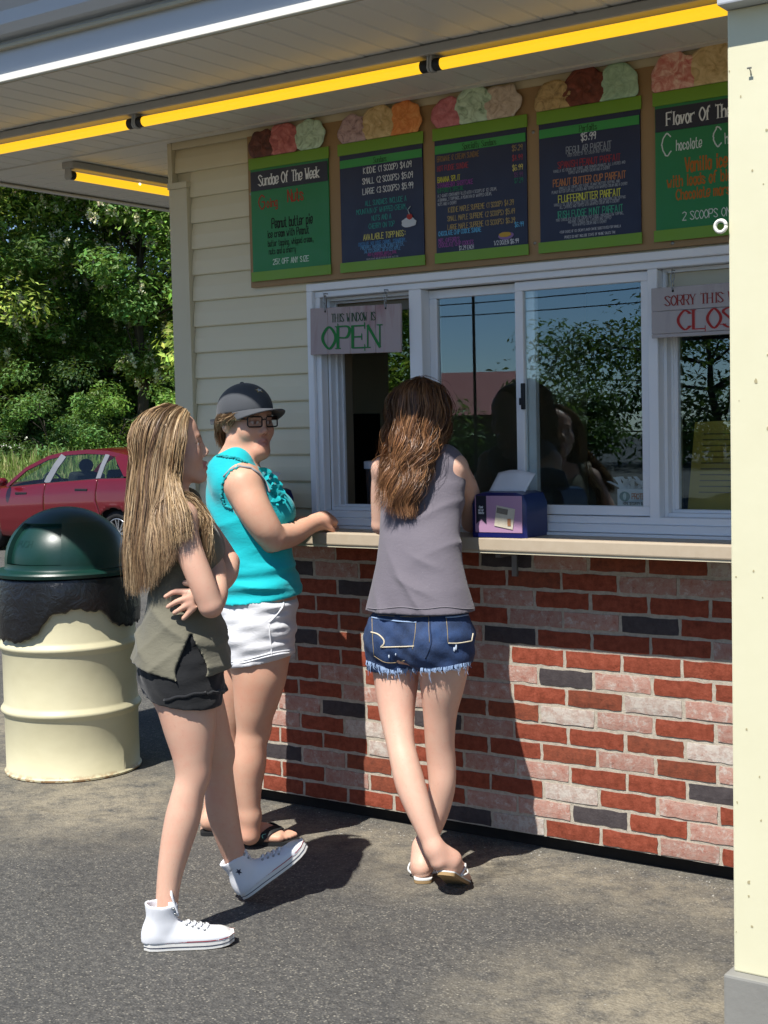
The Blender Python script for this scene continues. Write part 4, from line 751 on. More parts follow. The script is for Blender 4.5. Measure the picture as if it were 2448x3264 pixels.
m2 = menu(-.688, -.322, 'navy Sundaes price panel, second from the wall corner', [('moose', -.3, .04, .058, .062), ('orange', .3, .05, .062, .07), ('van', 0, .05, .066, .072)], 'Sundaes', 'n',
  [L('KIDDIE (1 SCOOP) $4.09', .03, .345, .021, 'd4d6d6'), L('SMALL (2 SCOOPS) $5.09', .03, .307, .021, 'd4d6d6'), L('LARGE (3 SCOOPS) $5.99', .03, .27, .021, 'd4d6d6'), L('ALL SUNDAES INCLUDE A', .02, .228, .018, '2f8f86'), L('MOUNTAIN OF WHIPPED CREAM,', .0, .2, .018, '2f8f86'), L('NUTS AND A', .0, .172, .018, '2f8f86'), L('CHERRY ON TOP', 0, .144, .018, '2f8f86'),
   L('AVAILABLE TOPPINGS:', .01, .105, .0205, 'cfc76a'), L('CHOCOLATE, HOT FUDGE, CARAMEL, STRAWBERRY,', 0, .085, .0125, '4a86b8', .52), L('PINEAPPLE, MARSHMALLOW, PEANUT BUTTER,', 0, .0715, .0125, '5f95bf', .52), L('SALTED CARAMEL OR SPICED APPLE', 0, .058, .0125, '5f95bf', .55), L('ADD A HANDMADE WAFFLE BOWL', 0, .0465, .0105, '9c4a86', .6), L('FOR AN ADDITIONAL $1.29', 0, .0385, .007, '9c4a86', .7), L('PRICES DO NOT INCLUDE STATE OF MAINE SALES TAX', 0, .0325, .005, 'b9bcc0', .8)])
cw = blob(.12, .150, .032, .017, 5, -.0064, .002); cw.build('cream_picture', chk('c9cfd6'), m2); blob(.125, .170, .012, .010, 6, -.0086, .0015).build('cherry_picture', chk('b03a34'), m2); MB().tube([(.125, -.0095, .178), (.118, -.0095, .195), (.13, -.0095, .206)], .0016, 5).build('stem_picture', chk('b9c4c9'), m2)
m3 = menu(-.27, .098, 'navy Specialty Sundaes panel in the middle of the row', [('pink', -.32, .045, .058, .06), ('cream', .24, .05, .068, .064), ('mint', -.04, .056, .07, .07)], 'Specialty Sundaes', 'n',
  [L('BROWNIE & CREAM SUNDAE', -.175, .348, .018, '8a6a3e', .56, 'l'), L('$5.29', .17, .348, .018, '9a8250', .6, 'r'), L('HOT FUDGE SUNDAE', -.175, .315, .018, 'a03a44', .56, 'l'), L('$4.99', .17, .315, .018, 'a03a44', .6, 'r'), L('BANANA SPLIT', -.175, .276, .018, 'c6c23e', .56, 'l'), L('$6.99', .17, .282, .018, 'd2c46a', .6, 'r'), L('STRAWBERRY SHORTCAKE', -.175, .257, .016, '8a3f8e', .56, 'l'), L('$5.99', .17, .259, .015, '6a3f6e', .6, 'r'), L("GIFFORD'S SPECIAL", -.175, .240, .015, '1f7a4a', .56, 'l'), L('$7.29', .17, .240, .015, '1f7a5a', .6, 'r'),
   L('A 2-QUART CONTAINER FILLED WITH 4 SCOOPS OF ICE CREAM,', -.175, .224, .0105, 'a9adb4', .56, 'l'), L('A BANANA, 3 TOPPINGS, A MOUNTAIN OF WHIPPED CREAM,', -.175, .2095, .0105, 'a9adb4', .56, 'l'), L('NUTS AND A CHERRY', -.175, .195, .0105, 'a9adb4', .56, 'l'),
   L('KIDDIE MAPLE SUPREME (1 SCOOP) $4.39', 0, .168, .0175, 'a8925a', .55), L('SMALL MAPLE SUPREME (2 SCOOPS) $5.49', 0, .138, .0175, 'a8925a', .55), L('LARGE MAPLE SUPREME (3 SCOOPS) $6.39', 0, .108, .0175, 'a8925a', .55), L('CHOCOLATE CHIP COOKIE SUNDAE', -.175, .09, .0155, '5fb0dc', .52, 'l'), L('$6.99', .17, .092, .0155, '5fb0dc', .6, 'r'), L("MRS. GIFFORD'S", -.175, .066, .014, '9a4f9a', .6, 'l'), L('CHOCOLATE CHIP COOKIES', -.175, .05, .014, '9a4f9a', .6, 'l'), L('$1.29 EACH', -.06, .034, .0135, 'd0d4da', .6), L('1/2 DOZEN $6.99', .1, .038, .0145, 'd0d4da', .6)])
blob(.1, .066, .03, .013, 7, -.0064, .002).build('plate_picture', chk('8a6fa6'), m3); blob(.098, .07, .024, .0085, 8, -.0086, .002).build('cookie_picture', chk('c09a3e'), m3)
m4 = menu(.147, .515, 'navy Parfaits panel topped with a dark fudge scoop', [('cara', -.3, .035, .07, .062), ('pist', .28, .045, .068, .07), ('fudge', -.02, .05, .072, .072)], 'Parfaits', 'n',
  [L('$5.99', 0, .348, .0235, 'd8dade'), L('REGULAR PARFAIT', 0, .312, .0225, '8f949c'), L('YOUR CHOICE OF ICE CREAM AND TOPPINGS', 0, .302, .009, '8f949c', .62), L('SPANISH PEANUT PARFAIT', 0, .268, .0215, '9c2f34'), L('VANILLA ICE CREAM, HOT FUDGE, AND SPANISH PEANUTS, ALL LAYERED AND', 0, .256, .009, '9aa0a8', .58), L('TOPPED WITH WHIPPED CREAM AND A CHERRY', 0, .245, .009, '9aa0a8', .58), L('PEANUT BUTTER CUP PARFAIT', 0, .210, .0225, 'b87a4a', .6), L('VANILLA ICE CREAM, HOT FUDGE, PEANUT BUTTER TOPPING, AND', 0, .198, .009, '9aa0a8', .58), L('PEANUT BUTTER CUPS ALL LAYERED AND TOPPED WITH WHIPPED CREAM AND A CHERRY', 0, .187, .009, '9aa0a8', .54), L('FLUFFERNUTTER PARFAIT', 0, .156, .0225, 'cfcf4e', .6), L('VANILLA ICE CREAM, PEANUT BUTTER TOPPING, AND MARSHMALLOW TOPPING', 0, .145, .009, '9aa0a8', .58), L('ALL LAYERED AND TOPPED WITH WHIPPED CREAM AND A CHERRY', 0, .135, .009, '9aa0a8', .58),
   L('IRISH FUDGE MINT PARFAIT', 0, .104, .0225, '3a9a7c', .6), L('MINT CHOCOLATE CHIP ICE CREAM, HOT FUDGE, MARSHMALLOW TOPPING,', 0, .094, .009, '9aa0a8', .58), L('AND MINT CANDIES ALL LAYERED AND TOPPED', 0, .084, .009, '9aa0a8', .58), L('WITH WHIPPED CREAM AND A CHERRY', 0, .0735, .009, '9aa0a8', .58), L('*YOUR CHOICE OF ICE CREAM FLAVOR CAN BE SUBSTITUTED FOR VANILLA', 0, .054, .008, 'b9bcc0', .58), L('PRICES DO NOT INCLUDE STATE OF MAINE SALES TAX', 0, .036, .008, 'c9cccf', .66)])
m5 = menu(.567, .945, 'green Flavor Of The panel half hidden behind the cream column', [('ripple', -.3, .05, .07, .072), ('van', .05, .055, .08, .078)], 'Flavor Of The Week', 'g',
  [L('C', -.15, .262, .07, 'cfd8d0', .62, 'c', .02, .06), L('hocolate', -.075, .275, .031, 'cfd8d0', .55, 'c', .02, .1), L('C', .02, .270, .06, 'cfd8d0', .62, 'c', .02, .07), L('hip', .06, .275, .032, 'cfd8d0', .6, 'c', .02, .1), L('Vanilla ice cream', -.09, .205, .042, 'b0651f', .52, 'l', .02, .13), L('with loads of big', -.15, .162, .034, 'b0651f', .6, 'l', .02, .13), L('Chocolate morsels', -.12, .12, .032, 'b0651f', .6, 'l', .02, .13), L('2 SCOOPS ONLY', -.1, .054, .026, 'd2dad2', .72, 'l', .02, .1)])
for sx, sz in ((-1.124, 2.39), (-1.118, 2.06), (.122, 2.46), (.122, 2.09), (.62, 2.045)):
    o = MB().lathe([(0, .004), (.004, .003), (.006, 0)], 12).build('board_screw', M['steel'], backb, smooth=True); o.rotation_euler = (math.pi/2, 0, 0); o.location = (sx, .0037, sz)
# ================================================================== hanging window signs
def woodpaint(name, a, b):
    N = NT(name); N.set(Base_Color=N.ramp(N.noise(7, 6, .6, src=N.mapping(N.co(), (1, 1, .25)), dist=1), [(.3, b), (.5, a), (.8, a)]), Roughness=.7); N.bump(N.noise(30, 4, src=N.mapping(N.co(), (6, 1, .4))), .2, .004); return N.m
def sign(x0, x1, z0, z1, y, label, planks, rows, mat, tilt=0, hooks=()):
    t = thing('hanging_sign', label, 'sign', ((x0+x1)/2, y, z1), 0, 'wooden window signs'); t.rotation_euler = (0, tilt, 0); W = x1-x0; H = z1-z0
    for k in range(len(planks)-1):
        a, b = planks[k], planks[k+1]
        (MB().box(-W/2+a*W+.0006, -W/2+b*W-.0006, -.005, .005, -H, 0) if hooks[0] != 'h' else MB().box(-W/2, W/2, -.005, .005, -H*b+.0006, -H*a-.0006)).build('plank', mat, t, bevel=.0012, seg=1)
    for txt, x, z, h, col, col2, w, wid in rows:
        if col2: m = MB(); letters(m, txt, x+.002, z-.002, h, -.0056, w*.9, wid, serif=True); m.build('letter_shadow', chk(col2), t)
        m = MB(); letters(m, txt, x, z, h, -.0064, w, wid, serif=True); m.build('lettering', chk(col), t)
    for hx in hooks[1:]:
        m = MB(); m.tube([(hx, .012, .052), (hx, -.012, .052), (hx+.002, -.014, .043), (hx, -.004, .04)], .0022, 6); m.tube([(hx+.006*math.cos(a), -.006+.002*math.sin(a), .03+.016*math.sin(a)) for a in np.linspace(0, 6.28, 15)], .0018, 6); m.tube([(hx+.004*math.cos(a), -.007, .004+.014*math.sin(a)) for a in np.linspace(0, 6.28, 15)], .0015, 6)
        m.build('hook', M['steel'], t, smooth=True); MB().ball((hx, -.005, -.014), .004, .002, .004).build('eyelet', M['black'], t, smooth=True)
    return t
pinkw = woodpaint('pinkish whitewashed planks', 'a89a9a', '8f6a6e'); greyw = woodpaint('grey whitewashed planks', 'aaa4a4', '948c90')
sign(-.826, -.413, 1.752, 1.925, -.02, 'pinkish wooden sign reading THIS WINDOW IS OPEN in green letters', [0, .2, .45, .73, 1], [('THIS WINDOW IS', -.005, -.055, .03, '1e4a2c', None, .13, .66), ('OPEN', -.015, -.152, .080, '1f7a3a', '5f6a60', .16, 1.02)], pinkw, .02, ('v', -.135, .14))
sign(.558, 1.03, 1.745, 1.905, -.02, 'grey wooden sign reading SORRY THIS WINDOW CLOSED in red letters', [0, .47, .92, 1], [('SORRY THIS WINDOW IS', .0, -.06, .031, '8a2f2c', None, .14, .82), ('CLOSED', .0, -.138, .060, 'a02a28', 'c9a6a6', .16, .98)], greyw, 0, ('h', -.162, .15))
# ================================================================== napkin dispensers
blue = pmat('navy dispenser plastic', '161c58', .34, '12184c', 5, .5); pinkc = pmat('lilac advert card', 'b08aa8', .4, 'a27f9c', 4, .5, coat=.6); paper = pmat('white paper', 'd5d8dc', .8, amt=.2)
def napkin(loc, rz, label):
    t = thing('napkin_dispenser', label, 'dispenser', loc, rz, 'napkin dispensers on the counter'); w, d, h = .102, .155, .150
    def prof(f, inset=0): return [(-w+inset, 0+inset), (w-inset, 0+inset), (w-inset, h*.75), (w*.86, h*.95), (w*.6, h), (-w*.6, h), (-w*.86, h*.95), (-w+inset, h*.75)]
    MB().loft([[(x*k, y, z*kz) for x, z in prof(0)] for y, k, kz in ((-d/2-.006, .93, .95), (-d/2, 1, 1), (0, 1.0, 1.02), (d/2, 1, 1), (d/2+.006, .93, .95))]).build('body', blue, t, smooth=True, angle=35)
    fr = MB().box(-w*.86, w*.86, -d/2-.0095, -d/2-.0065, .016, h*.93).build('front_card', pinkc, t, bevel=.002, seg=1)
    MB().loft([[(x, -d/2-.016+.010*(1-(x/w)**2)*0, z) for x in np.linspace(-w*.9, w*.9, 9)] for z in (0.002, .016)], False).build('base_lip', blue, t)
    MB().prism([(-w*.8, -d/2-.0102, h*.93), (-w*.8+.038, -d/2-.0102, h*.93), (-w*.8+.038, -d/2-.0102, .045), (-w*.8+.019, -d/2-.0102, .062), (-w*.8, -d/2-.0102, .045)], (0, -.001, 0)).build('ribbon_print', M['ink'], fr)
    m = MB(); 
    for k, s in enumerate(('Check', 'out our', 'Website')): letters(m, s, -w*.8+.019, .098-.0095*k, .0075, -d/2-.0116, .16, .6)
    m.build('ribbon_words', paper, fr)
    o = MB().obox((.025, -d/2-.0112, .068), (.034, 0, -.006), (0, .0008, 0), (.005, 0, .034)).build('advert_slip', pmat('advert slip', 'cfc8b4', .7, 'a89c8a', 60, .8), fr); MB().obox((.017, -d/2-.0128, .089), (.02, 0, -.0035), (0, .0005, 0), (.0015, 0, .009)).build('advert_picture', pmat('advert picture', '5a5248', .7, '8a8478', 90, .9), fr); MB().obox((.042, -d/2-.0128, .052), (.006, 0, 0), (0, .0005, 0), (0, 0, .012)).build('advert_picture', pmat('advert cone', '9a6a48', .7), fr)
    R_ = [[(-.068+.136*i/10+.012*f, -.02+.05*f+.006*math.sin(i*.8)*f, h+.0+(.062+.010*math.sin(i*.35))*f) for i in range(11)] for f in np.linspace(0, 1, 6)]
    n_ = MB().loft(R_, False).build('napkin', paper, t, smooth=True); s = n_.modifiers.new('s', 'SOLIDIFY'); s.thickness = .0012
    bc = MB().box(-.075, .06, d/2+.0065, d/2+.009, .02, h*.9).build('back_card', paper, t); MB().ball((-.03, d/2+.0092, .06), .026, .0008, .018).build('card_picture', pmat('card picture', '7a5a80', .6, '4a3a58', 60, .8), bc)
    return t
napkin((.072, -.108, 1.1045), .06, 'navy napkin dispenser with lilac card right of the girl in grey')
napkin((-1.03, -.1, 1.1045), -.15, 'navy napkin dispenser in the shade beyond the woman in turquoise')
# ================================================================== things inside the window
ZI = zi0+.0045
t = thing('photo_tub', 'white tub with a dark portrait photo in the open hatch', 'tub', (-.655, .21, ZI)); MB().lathe([(0, 0), (.078, 0), (.082, .15), (.0, .15)], 36).build('body', pmat('tub photo print', '14141a', .4, '3a3a40', 20, .9), t, smooth=True, angle=40); MB().lathe([(.083, .149), (.088, .149), (.088, .176), (.083, .178), (0, .178)], 36).build('rim', pmat('tub rim', 'b8bcc2', .4), t, smooth=True, angle=40)
fc = MB().ball((.055*.55, -.0765, .1), .02, .006, .028).build('portrait_face', pmat('portrait grey', '8d8d90', .6), t, smooth=True); MB().ball((.03, -.074, .035), .03, .006, .03).build('portrait_coat', pmat('portrait coat', '2c2c30', .6), t, smooth=True)
t = thing('white_box', 'white box reading PROTECTED stuffed with paper slips behind the glass', 'box', (.42, .21, ZI)); bo = MB().box(-.085, .085, -.04, .04, 0, .078).build('carton', paper, t, bevel=.002, seg=1)
m = MB(); letters(m, 'PROTECTED', -.0, .045, .018, -.0412, .2, .62, 'l'); m.v = [(x-.03, y, z) for x, y, z in m.v]; m.build('lettering', chk('a04a2a'), bo); m = MB(); letters(m, 'HOME SECURITY SURVEILLANCE', 0, .025, .0085, -.0412, .2, .72); m.build('lettering', chk('4a3a30'), bo); MB().ball((-.056, -.0412, .053), .02, .001, .017).build('eye_emblem', chk('1f6a70'), bo, smooth=True); MB().ball((-.056, -.0424, .053), .006, .001, .013).build('eye_pupil', chk('b8d0d0'), bo, smooth=True)
r = random.Random(9)
for k in range(26):
    a = r.uniform(-.09, .08); p0 = Vector((a, r.uniform(-.03, .03), .075)); d = Vector((r.uniform(-.05, .05), r.uniform(-.03, .02), r.uniform(.012, .045))); MB().obox(p0+d/2, d/2, Vector((.005, .004, 0)), Vector((0, .0004, .0004))).build('paper_slip', paper, t)
t = tag(MB().obox((0, 0, .155), (.125, 0, .004), (0, .001, .0), (.0, .035, .15)).build('yellow_notice', pmat('yellow paper', 'a08a2c', .7, '8f7a24', 30, .6)), 'yellow printed notice leaning inside the closed window', 'notice'); t.location = (.735, .16, ZI)
mm = MB()
for k in range(11): mm.add([(x_, -.0035+.035*(z_-.155)/.15, z_) for x_, z_ in ((-.09, .26-k*.019), (.05+.03*math.sin(k*2.3), .26-k*.019), (.05+.03*math.sin(k*2.3), .264-k*.019), (-.09, .264-k*.019))], [(0, 1, 2, 3)])
mm.build('print_lines', chk('5a4a1a'), t)
t = thing('framed_certificate', 'grey framed certificate tilted behind the yellow notice', 'frame', (.80, .205, ZI)); t.rotation_euler = (0, .16, 0); MB().box(-.12, .12, .004, .012, .02, .37).build('picture', pmat('certificate print', '2a322e', .4, '4a524e', 12, .9), t); frame_ring(MB(), -.13, .13, .01, .38, .012, 0, .016).build('frame', pmat('pale frame', '9aa09c', .5), t)
t = thing('stove_ring', 'pale round tray standing inside the closed window', 'tray', (.87, .30, ZI)); q = MB().lathe([(.0, .0), (.16, .0), (.175, .008), (.16, .012), (0, .01)], 40); q.v = [(x, z, y+.1) for x, y, z in q.v]; q.build('dish', pmat('grey tray', '6a6a60', .5), t, smooth=True)
# small stuff on the counter by the woman
t = tag(MB().lathe([(0, 0), (.03, 0), (.034, .004), (.03, .007), (0, .006)], 24).build('coin_dish', pmat('pale dish', 'b8a890', .5), smooth=True), 'small pale dish on the counter by the clenched hand', 'dish'); t.location = (-.86, -.09, 1.1045)
# loose grit along the wall foot and on the asphalt
def grit():
    g = np.random.default_rng(4); n = 2600; a = g.uniform(-1.5, 1.25, n); b = -np.abs(g.normal(size=n))*.10-.005; far = g.random(n) < .3; a[far] = g.uniform(-2.6, 1.3, far.sum()); b[far] = g.uniform(-2.4, -.02, far.sum())
    s = (.0012+.004*g.random(n)**4)*np.where(far, .7, 1); V = []; F_ = []; cs = []
    base = np.array([(1, 0, 0), (0, 1, 0), (-1, 0, 0), (0, -1, 0), (0, 0, 1)])
    for k in range(n):
        q = base*s[k]*g.uniform(.6, 1.3, (5, 3)); th = g.random()*6.28; R2 = np.array([[math.cos(th), -math.sin(th), 0], [math.sin(th), math.cos(th), 0], [0, 0, .6]]); V.append(q@R2.T+[a[k], b[k], .0005]); o = 5*k; F_ += [(o, o+1, o+4), (o+1, o+2, o+4), (o+2, o+3, o+4), (o+3, o, o+4)]
        c = (.10+.30*g.random()**3)*np.array([1, .95, .84]); cs.append(np.repeat([[*c, 1]], 5, 0))
    N = NT('grit'); N.set(Base_Color=N.attr('Col'), Roughness=.9); o = rawmesh('loose_grit', np.concatenate(V), F_, N.m, None, False, np.concatenate(cs)); tag(o, 'loose pale grit scattered on the asphalt along the wall foot', 'grit'); kind(o, 'stuff')
grit()
# ================================================================== figure toolkit: signed distance fields meshed with surface nets
FPX = 4563.4
def at(px, py, d): return CAM + fw*d + r2*((px-1224)/FPX*d) + u2*((1632-py)/FPX*d)
def frame(D): return lambda px, py, dd=0.: np.array(at(px, py, D+dd))
RH = np.array([r2.x, r2.y, 0.]); RH /= np.linalg.norm(RH); WH = np.array([fw.x, fw.y, 0.]); WH /= np.linalg.norm(WH)
def nrm(v): v = np.asarray(v, float); return v/np.linalg.norm(v)
def smooth_table(zs, cols, n=240, w=9):
    z = np.linspace(zs[0], zs[-1], n); k = np.hanning(w+2)[1:-1]; k /= k.sum(); out = []
    for c in cols:
        y = np.interp(z, zs, c); y = np.convolve(np.pad(y, w//2, mode='edge'), k, 'valid'); out.append(y)
    return z, out
class SDF:
    def __init__(s, lo, hi, h=.0045):
        s.h = h; s.lo = np.asarray(lo, float); s.n = np.ceil((np.asarray(hi)-s.lo)/h).astype(int)+1; s.ax = [(s.lo[i]+h*np.arange(s.n[i])).astype(np.float32) for i in range(3)]; s.D = np.full(s.n, .3, np.float32)
    def box(s, lo, hi, m):
        a = np.clip(np.floor((np.asarray(lo)-m-s.lo)/s.h).astype(int), 0, s.n); b = np.clip(np.ceil((np.asarray(hi)+m-s.lo)/s.h).astype(int)+1, 0, s.n)
        sl_ = tuple(slice(a[i], b[i]) for i in range(3)); X = s.ax[0][sl_[0]][:, None, None]; Y = s.ax[1][sl_[1]][None, :, None]; Z = s.ax[2][sl_[2]][None, None, :]; return sl_, X, Y, Z
    def comb(s, sl_, d, k, op):
        if d.size == 0: return
        A = s.D[sl_]
        if op == 'u':
            if k > 0: h = np.maximum(k-np.abs(A-d), 0)/k; s.D[sl_] = np.minimum(A, d)-h*h*k*.25
            else: s.D[sl_] = np.minimum(A, d)
        else:
            d = -d if op == 's' else d
            if k > 0: h = np.maximum(k-np.abs(A-d), 0)/k; s.D[sl_] = np.maximum(A, d)+h*h*k*.25
            else: s.D[sl_] = np.maximum(A, d)
    def cap(s, a, b, ra, rb=None, k=.02, op='u'):
        a = np.asarray(a, float); b = np.asarray(b, float); rb = ra if rb is None else rb; R_ = max(ra, rb); sl_, X, Y, Z = s.box(np.minimum(a, b)-R_, np.maximum(a, b)+R_, k+.02)
        ab = b-a; L2 = max(float(ab@ab), 1e-9); t = np.clip(((X-a[0])*ab[0]+(Y-a[1])*ab[1]+(Z-a[2])*ab[2])/L2, 0, 1)
        d = np.sqrt((X-a[0]-t*ab[0])**2+(Y-a[1]-t*ab[1])**2+(Z-a[2]-t*ab[2])**2)-(ra+(rb-ra)*t); s.comb(sl_, d.astype(np.float32), k, op); return s
    def chain(s, P, r, k=.02, op='u', sub=6):
        P = [tuple(map(float, p)) for p in P]; Q = np.array(crom(P, sub) if sub and len(P) > 2 else P); rr = np.array(crom([(float(x),) for x in r], sub) if sub and len(P) > 2 else [(float(x),) for x in r])[:, 0]
        lo = (Q-rr.max()).min(0); hi = (Q+rr.max()).max(0); sl_, X, Y, Z = s.box(lo, hi, k+.02); T = np.full((X.shape[0], Y.shape[1], Z.shape[2]), .3, np.float32)
        for i in range(len(Q)-1):
            a, b = Q[i], Q[i+1]; ra, rb = rr[i], rr[i+1]; s2, x, y, z = s.box(np.minimum(a, b)-max(ra, rb), np.maximum(a, b)+max(ra, rb), k+.02); o = tuple(slice(q.start-w.start, q.stop-w.start) for q, w in zip(s2, sl_))
            ab = b-a; t = np.clip(((x-a[0])*ab[0]+(y-a[1])*ab[1]+(z-a[2])*ab[2])/max(float(ab@ab), 1e-9), 0, 1); d = np.sqrt((x-a[0]-t*ab[0])**2+(y-a[1]-t*ab[1])**2+(z-a[2]-t*ab[2])**2)-(ra+(rb-ra)*t); T[o] = np.minimum(T[o], d)
        s.comb(sl_, T, k, op); return s
    def sample(s, P):
        q = np.clip((P-s.lo)/s.h, 0, s.n-2); i = np.floor(q).astype(int); f = q-i; out = 0
        for a in (0, 1):
            for b in (0, 1):
                for c in (0, 1): out = out+s.D[i[:, 0]+a, i[:, 1]+b, i[:, 2]+c]*np.abs(1-a-f[:, 0])*np.abs(1-b-f[:, 1])*np.abs(1-c-f[:, 2])
        return out
    def push(s, P, gap, it=4, e=.006):
        sh_ = P.shape; P = P.reshape(-1, 3).copy()
        for _ in range(it):
            d = s.sample(P); m = (d < gap) & ((P > s.lo) & (P < s.lo+s.h*(s.n-2))).all(1)
            if not m.any(): break
            p = P[m]; g = np.stack([s.sample(p+e*v)-s.sample(p-e*v) for v in np.eye(3)], 1); g /= np.linalg.norm(g, axis=1, keepdims=True)+1e-6; P[m] = p+g*np.minimum(gap-d[m], .05)[:, None]
        return P.reshape(sh_)
    def ell(s, c, r, ax=None, k=.02, op='u'):
        c = np.asarray(c, float); r = np.asarray(r, float); ax = np.eye(3) if ax is None else np.asarray(ax); ext = np.sqrt(((ax*r[:, None])**2).sum(0)); sl_, X, Y, Z = s.box(c-ext, c+ext, k+.02)
        q = [(X-c[0])*ax[i][0]+(Y-c[1])*ax[i][1]+(Z-c[2])*ax[i][2] for i in range(3)]; k0 = np.sqrt(sum((q[i]/r[i])**2 for i in range(3))); k1 = np.sqrt(sum((q[i]/r[i]**2)**2 for i in range(3)))+1e-6
        s.comb(sl_, (k0*(k0-1)/k1).astype(np.float32), k, op); return s
    def loft(s, st, lat, fr, k=.03, infl=0., round_=.03, op='u', disp=None, z0=None, z1=None):
        """st: list of (centre, half lateral, half front-back) with rising z"""
        st = sorted(st, key=lambda q: q[0][2]); zs = [q[0][2] for q in st]; z, (cx, cy, a, b) = smooth_table(zs, [[q[0][0] for q in st], [q[0][1] for q in st], [q[1] for q in st], [q[2] for q in st]])
        R_ = max(max(q[1], q[2]) for q in st)+infl+.02; z0 = zs[0] if z0 is None else z0; z1 = zs[-1] if z1 is None else z1
        sl_, X, Y, Z = s.box((min(cx)-R_, min(cy)-R_, z0), (max(cx)+R_, max(cy)+R_, z1), k+.02); zz = s.ax[2][sl_[2]]
        f = lambda v: np.interp(zz, z, v).astype(np.float32)[None, None, :]; CX_, CY_, A_, B_ = f(cx), f(cy), f(a)+infl, f(b)+infl
        x = (X-CX_)*lat[0]+(Y-CY_)*lat[1]; y = (X-CX_)*fr[0]+(Y-CY_)*fr[1]; k0 = np.sqrt((x/A_)**2+(y/B_)**2)+1e-6; k1 = np.sqrt((x/A_**2)**2+(y/B_**2)**2)+1e-6; d = k0*(k0-1)/k1
        if disp is not None: d = d-disp(x, y, Z, X, Y)
        for e in (Z-z1, z0-Z):
            h = np.maximum(round_-np.abs(d-e), 0)/round_; d = np.maximum(d, e)+h*h*round_*.25
        s.comb(sl_, d.astype(np.float32), k, op); return s
    def half(s, p, n, k=.0):  # keep the side behind plane
        p = np.asarray(p); n = nrm(n); d = (s.ax[0][:, None, None]-p[0])*n[0]+(s.ax[1][None, :, None]-p[1])*n[1]+(s.ax[2][None, None, :]-p[2])*n[2]; s.comb((slice(None),)*3, d.astype(np.float32), k, 'i'); return s
    def add(s, fn):
        X, Y, Z = s.ax[0][:, None, None], s.ax[1][None, :, None], s.ax[2][None, None, :]; s.D = s.D-np.asarray(fn(X, Y, Z), np.float32); return s
    def mesh(s, relax=2):
        D = s.D; h = s.h; ins = D < 0; c = np.zeros(np.array(D.shape)-1, np.uint8)
        for i in (0, 1):
            for j in (0, 1):
                for k in (0, 1): c += ins[i:i+c.shape[0], j:j+c.shape[1], k:k+c.shape[2]]
        cells = np.argwhere((c > 0) & (c < 8)); idm = np.full(c.shape, -1, np.int32); idm[tuple(cells.T)] = np.arange(len(cells))
        off = np.array([(i, j, k) for i in (0, 1) for j in (0, 1) for k in (0, 1)]); val = np.stack([D[tuple((cells+o).T)] for o in off], 1); acc = np.zeros((len(cells), 3)); cnt = np.zeros(len(cells))
        for a in range(8):
            for b in range(a+1, 8):
                if np.abs(off[a]-off[b]).sum() != 1: continue
                va, vb = val[:, a], val[:, b]; m = (va < 0) != (vb < 0); t = np.where(m, va/(va-vb+1e-12), 0); p = off[a]+t[:, None]*(off[b]-off[a]); acc[m] += p[m]; cnt[m] += 1
        V = s.lo+(cells+acc/np.maximum(cnt, 1)[:, None])*h; Q = []
        for axis in range(3):
            sl0 = [slice(None)]*3; sl1 = [slice(None)]*3; sl0[axis] = slice(0, -1); sl1[axis] = slice(1, None); A = ins[tuple(sl0)]; B = ins[tuple(sl1)]; e = np.argwhere(A != B); u, v = [q for q in range(3) if q != axis]
            e = e[(e[:, u] > 0) & (e[:, v] > 0) & (e[:, u] < D.shape[u]-1) & (e[:, v] < D.shape[v]-1)]
            du = np.zeros(3, int); du[u] = 1; dv = np.zeros(3, int); dv[v] = 1
            q = np.stack([idm[tuple((e-du-dv).T)], idm[tuple((e-dv).T)], idm[tuple(e.T)], idm[tuple((e-du).T)]], 1); flip = A[tuple(e.T)] if axis != 1 else ~A[tuple(e.T)]
            q[~flip] = q[~flip][:, ::-1]; Q.append(q)
        Q = np.concatenate(Q); Q = Q[(Q >= 0).all(1)]
        for _ in range(relax):
            S = np.zeros_like(V); n = np.zeros(len(V))
            for a, b in ((0, 1), (1, 2), (2, 3), (3, 0)):
                np.add.at(S, Q[:, a], V[Q[:, b]]); np.add.at(S, Q[:, b], V[Q[:, a]]); np.add.at(n, Q[:, a], 1); np.add.at(n, Q[:, b], 1)
            V = V+.5*(S/np.maximum(n, 1)[:, None]-V)
        return V, Q
def put(name, sd, mat, parent, relax=2, color=None):
    V, Q = sd.mesh(relax); C4 = None
    if color is not None: C4 = np.concatenate([color(V), np.ones((len(V), 1))], 1)
    o = rawmesh(name, V-np.array(parent_origin(parent)), Q, mat, parent, True, C4); o['_n'] = len(Q); del o['_n']; return o, V, Q
def parent_origin(p):
    l = Vector((0, 0, 0))
    while p is not None: l += p.location; p = p.parent
    return l
from mathutils.bvhtree import BVHTree
class Surf:
    def __init__(s, *VQ):
        V = np.concatenate([v for v, q in VQ]); o = np.cumsum([0]+[len(v) for v, q in VQ]); Q = np.concatenate([q+o[i] for i, (v, q) in enumerate(VQ)]); s.t = BVHTree.FromPolygons(V.tolist(), Q.tolist())
    def hit(s, px, py, off=.001):
        d = (at(px, py, 1.)-CAM).normalized(); h, n, i, dist = s.t.ray_cast(CAM, d)
        if h is None: return None
        if n.dot(d) > 0: n = -n
        return h+n*off
    def near(s, p, off=.001):
        h, n, i, d = s.t.find_nearest(Vector(p)); return h+(Vector(p)-h).normalized()*off if d and (Vector(p)-h).dot(n) > 0 else h+n*off
